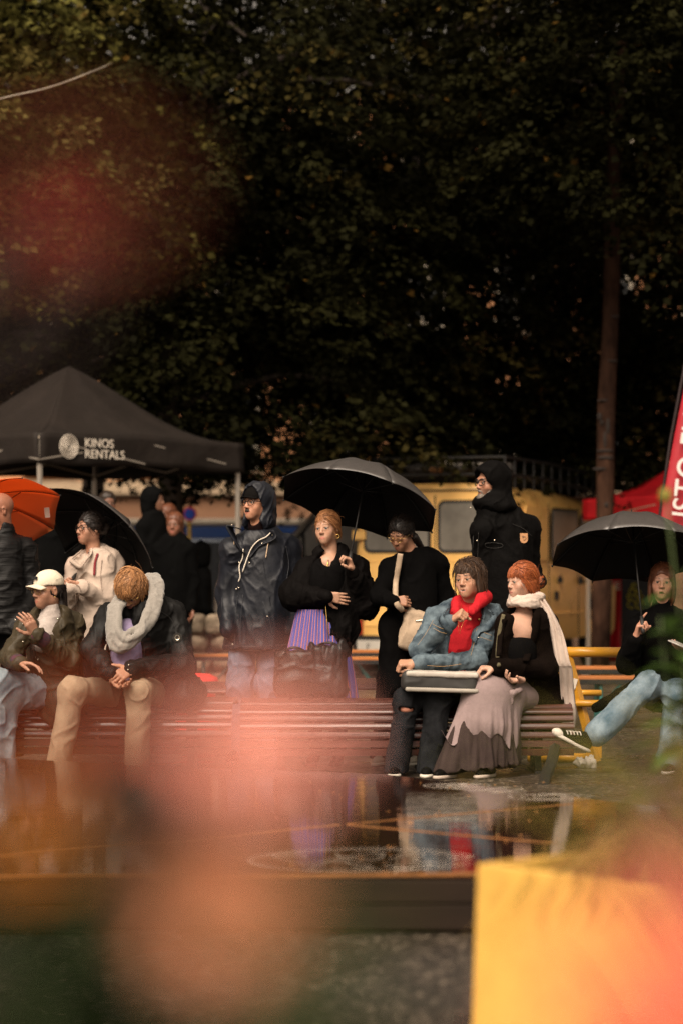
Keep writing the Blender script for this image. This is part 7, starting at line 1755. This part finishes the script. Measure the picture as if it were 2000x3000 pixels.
leaf_plant('leafy_plant', 'olive green leafy sprig in front of the stage skirt', ZB(900, .82), [(P(850, 2700, .7), .045), (P(960, 2680, .72), .04), (P(930, 2790, .7), .04), (P(1060, 2720, .74), .03), (P(760, 2760, .72), .04)], (.035, .042, .006), 4, .014)

# plants standing in the yellow planter
def grow(foot, height, lean, n, col, L, wd, seed, label, name='leafy_plant', stems=5):
    r = np.random.default_rng(seed); foot = np.asarray(foot, float); t = empty(name, tuple(foot), label, 'plant', 'plants in the yellow planter')
    for s in range(stems):
        tip = foot + np.array([lean[0], lean[1], 0]) * r.uniform(.5, 1.3) + np.array([r.normal() * .05, r.normal() * .05, height * r.uniform(.7, 1.05)])
        st = smooth_path([foot + np.array([r.normal() * .02, r.normal() * .02, 0]), (foot + tip) / 2 + r.normal(size=3) * .03, tip], 14)
        MB().tube(st, np.linspace(.006, .003, 14), 5).build('stem', M_stem, t, True)
        for k in range(n):
            p = st[3 + int(k * 10 / n)]; a = r.random() * 6.28
            blade('leaf', p, (math.cos(a), math.sin(a), r.uniform(-.1, .7)), L * r.uniform(.6, 1.15), wd, np.asarray(col) * r.uniform(.6, 1.4), t, r)
    return t
ctr = C0 + (e_r + e_b) * .55
grow((.96, 6.55, .43), .86, (-.03, 0), 10, (.06, .11, .025), .2, .04, 5, 'tall broad-leaved plant rising from the yellow planter towards the umbrella', stems=7)
grow((.95, 6.1, .43), .55, (.0, 0), 9, (.04, .07, .018), .15, .03, 6, 'shorter broad-leaved plant at the front of the yellow planter', stems=5)
bd_ = empty('flower_bud', (1.0, 6.7, .43), 'single yellow-green bud on a thin stem above the planter', 'flower')
bp_ = P(1948, 1452, 6.7)
MB().tube(smooth_path([(1.0, 6.7, .43), (.96, 6.7, .9), bp_], 10), .004, 5).build('stem', M_stem, bd_, True)
MB().ellip(bp_, (.018, .018, .022)).build('bud', mat('bud_green', (.17, .15, .02), .7), bd_, True)
# arching ornamental grass
def grass(foot, n, L, seed, label, cols, lean, elr=(.5, 1.2), dr=.75):
    r = np.random.default_rng(seed); t = empty('grass_tuft', tuple(foot), label, 'grass', 'plants in the yellow planter'); V = []; Fq = []; C = []
    for k in range(n):
        a = r.normal() * .7 + lean; out = np.array([math.cos(a), math.sin(a), 0]); ll = L * r.uniform(.6, 1.1); s = unit(np.cross(out, [0, 0, 1])); p0 = np.asarray(foot) + r.normal(size=3) * np.array([.05, .05, 0]); b = len(V); el = r.uniform(*elr); cc = np.asarray(cols[k % len(cols)]) * r.uniform(.7, 1.3)
        for i in range(9):
            q = i / 8; p = p0 + out * ll * q * math.cos(el) * 1.2 + np.array([0, 0, ll * (q * math.sin(el) - dr * q ** 2.2)]); w_ = .0055 * (1 - q ** 2 * .9)
            V += [p - s * w_, p + s * w_]; C += [cc] * 2
        for i in range(8): q = b + i * 2; Fq.append((q, q + 1, q + 3, q + 2))
    make('blades', V, Fq, M_greenleaf, t, True, colors=np.array(C))['kind'] = 'stuff'
    return t
GC = ((.30, .23, .055), (.18, .17, .03), (.38, .26, .09), (.12, .14, .025))
grass((.86, 6.35, .43), 200, .5, 3, 'arching yellow-green ornamental grass in the yellow planter', GC, 3.3)
# a second planter just beside the view, whose long grass leans across
pb2 = empty('planter_box', (.75, 3.1, 0), 'yellow planter box with long straw-coloured grass nearer than the other', 'planter')
for (cx, cy, hx, hy) in ((.75, 2.72, .4, .015), (.75, 3.48, .4, .015), (.365, 3.1, .015, .364), (1.135, 3.1, .015, .364)): MB().box((cx, cy, .3), (hx, hy, .298), bev=.005).build('side_board', M_plant, pb2)
MB().box((.75, 3.1, .27), (.368, .362, .265)).build('soil', M_soil, pb2)
grass((.60, 3.05, .535), 170, .98, 4, 'long straw and olive grass leaning out of the nearer yellow planter', GC, 3.25, (1.1, 1.5), .48)
grass((.66, 3.25, .535), 70, 1.15, 6, 'upright olive grass in the nearer yellow planter', ((.12, .13, .03), (.2, .17, .04), (.07, .1, .02)), 2.9, (1.1, 1.5), .48)

# overhead string crossing the trees
tag(MB().tube(smooth_path([P(-300, 370, 24), P(0, 290, 24), P(140, 258, 24), P(262, 214, 24), P(330, 185, 27)], 20), .007, 6).build('overhead_cable', mat('pale_cable', (.3, .25, .19), .6), None, True), 'thin pale cable strung across in front of the trees', 'cable')
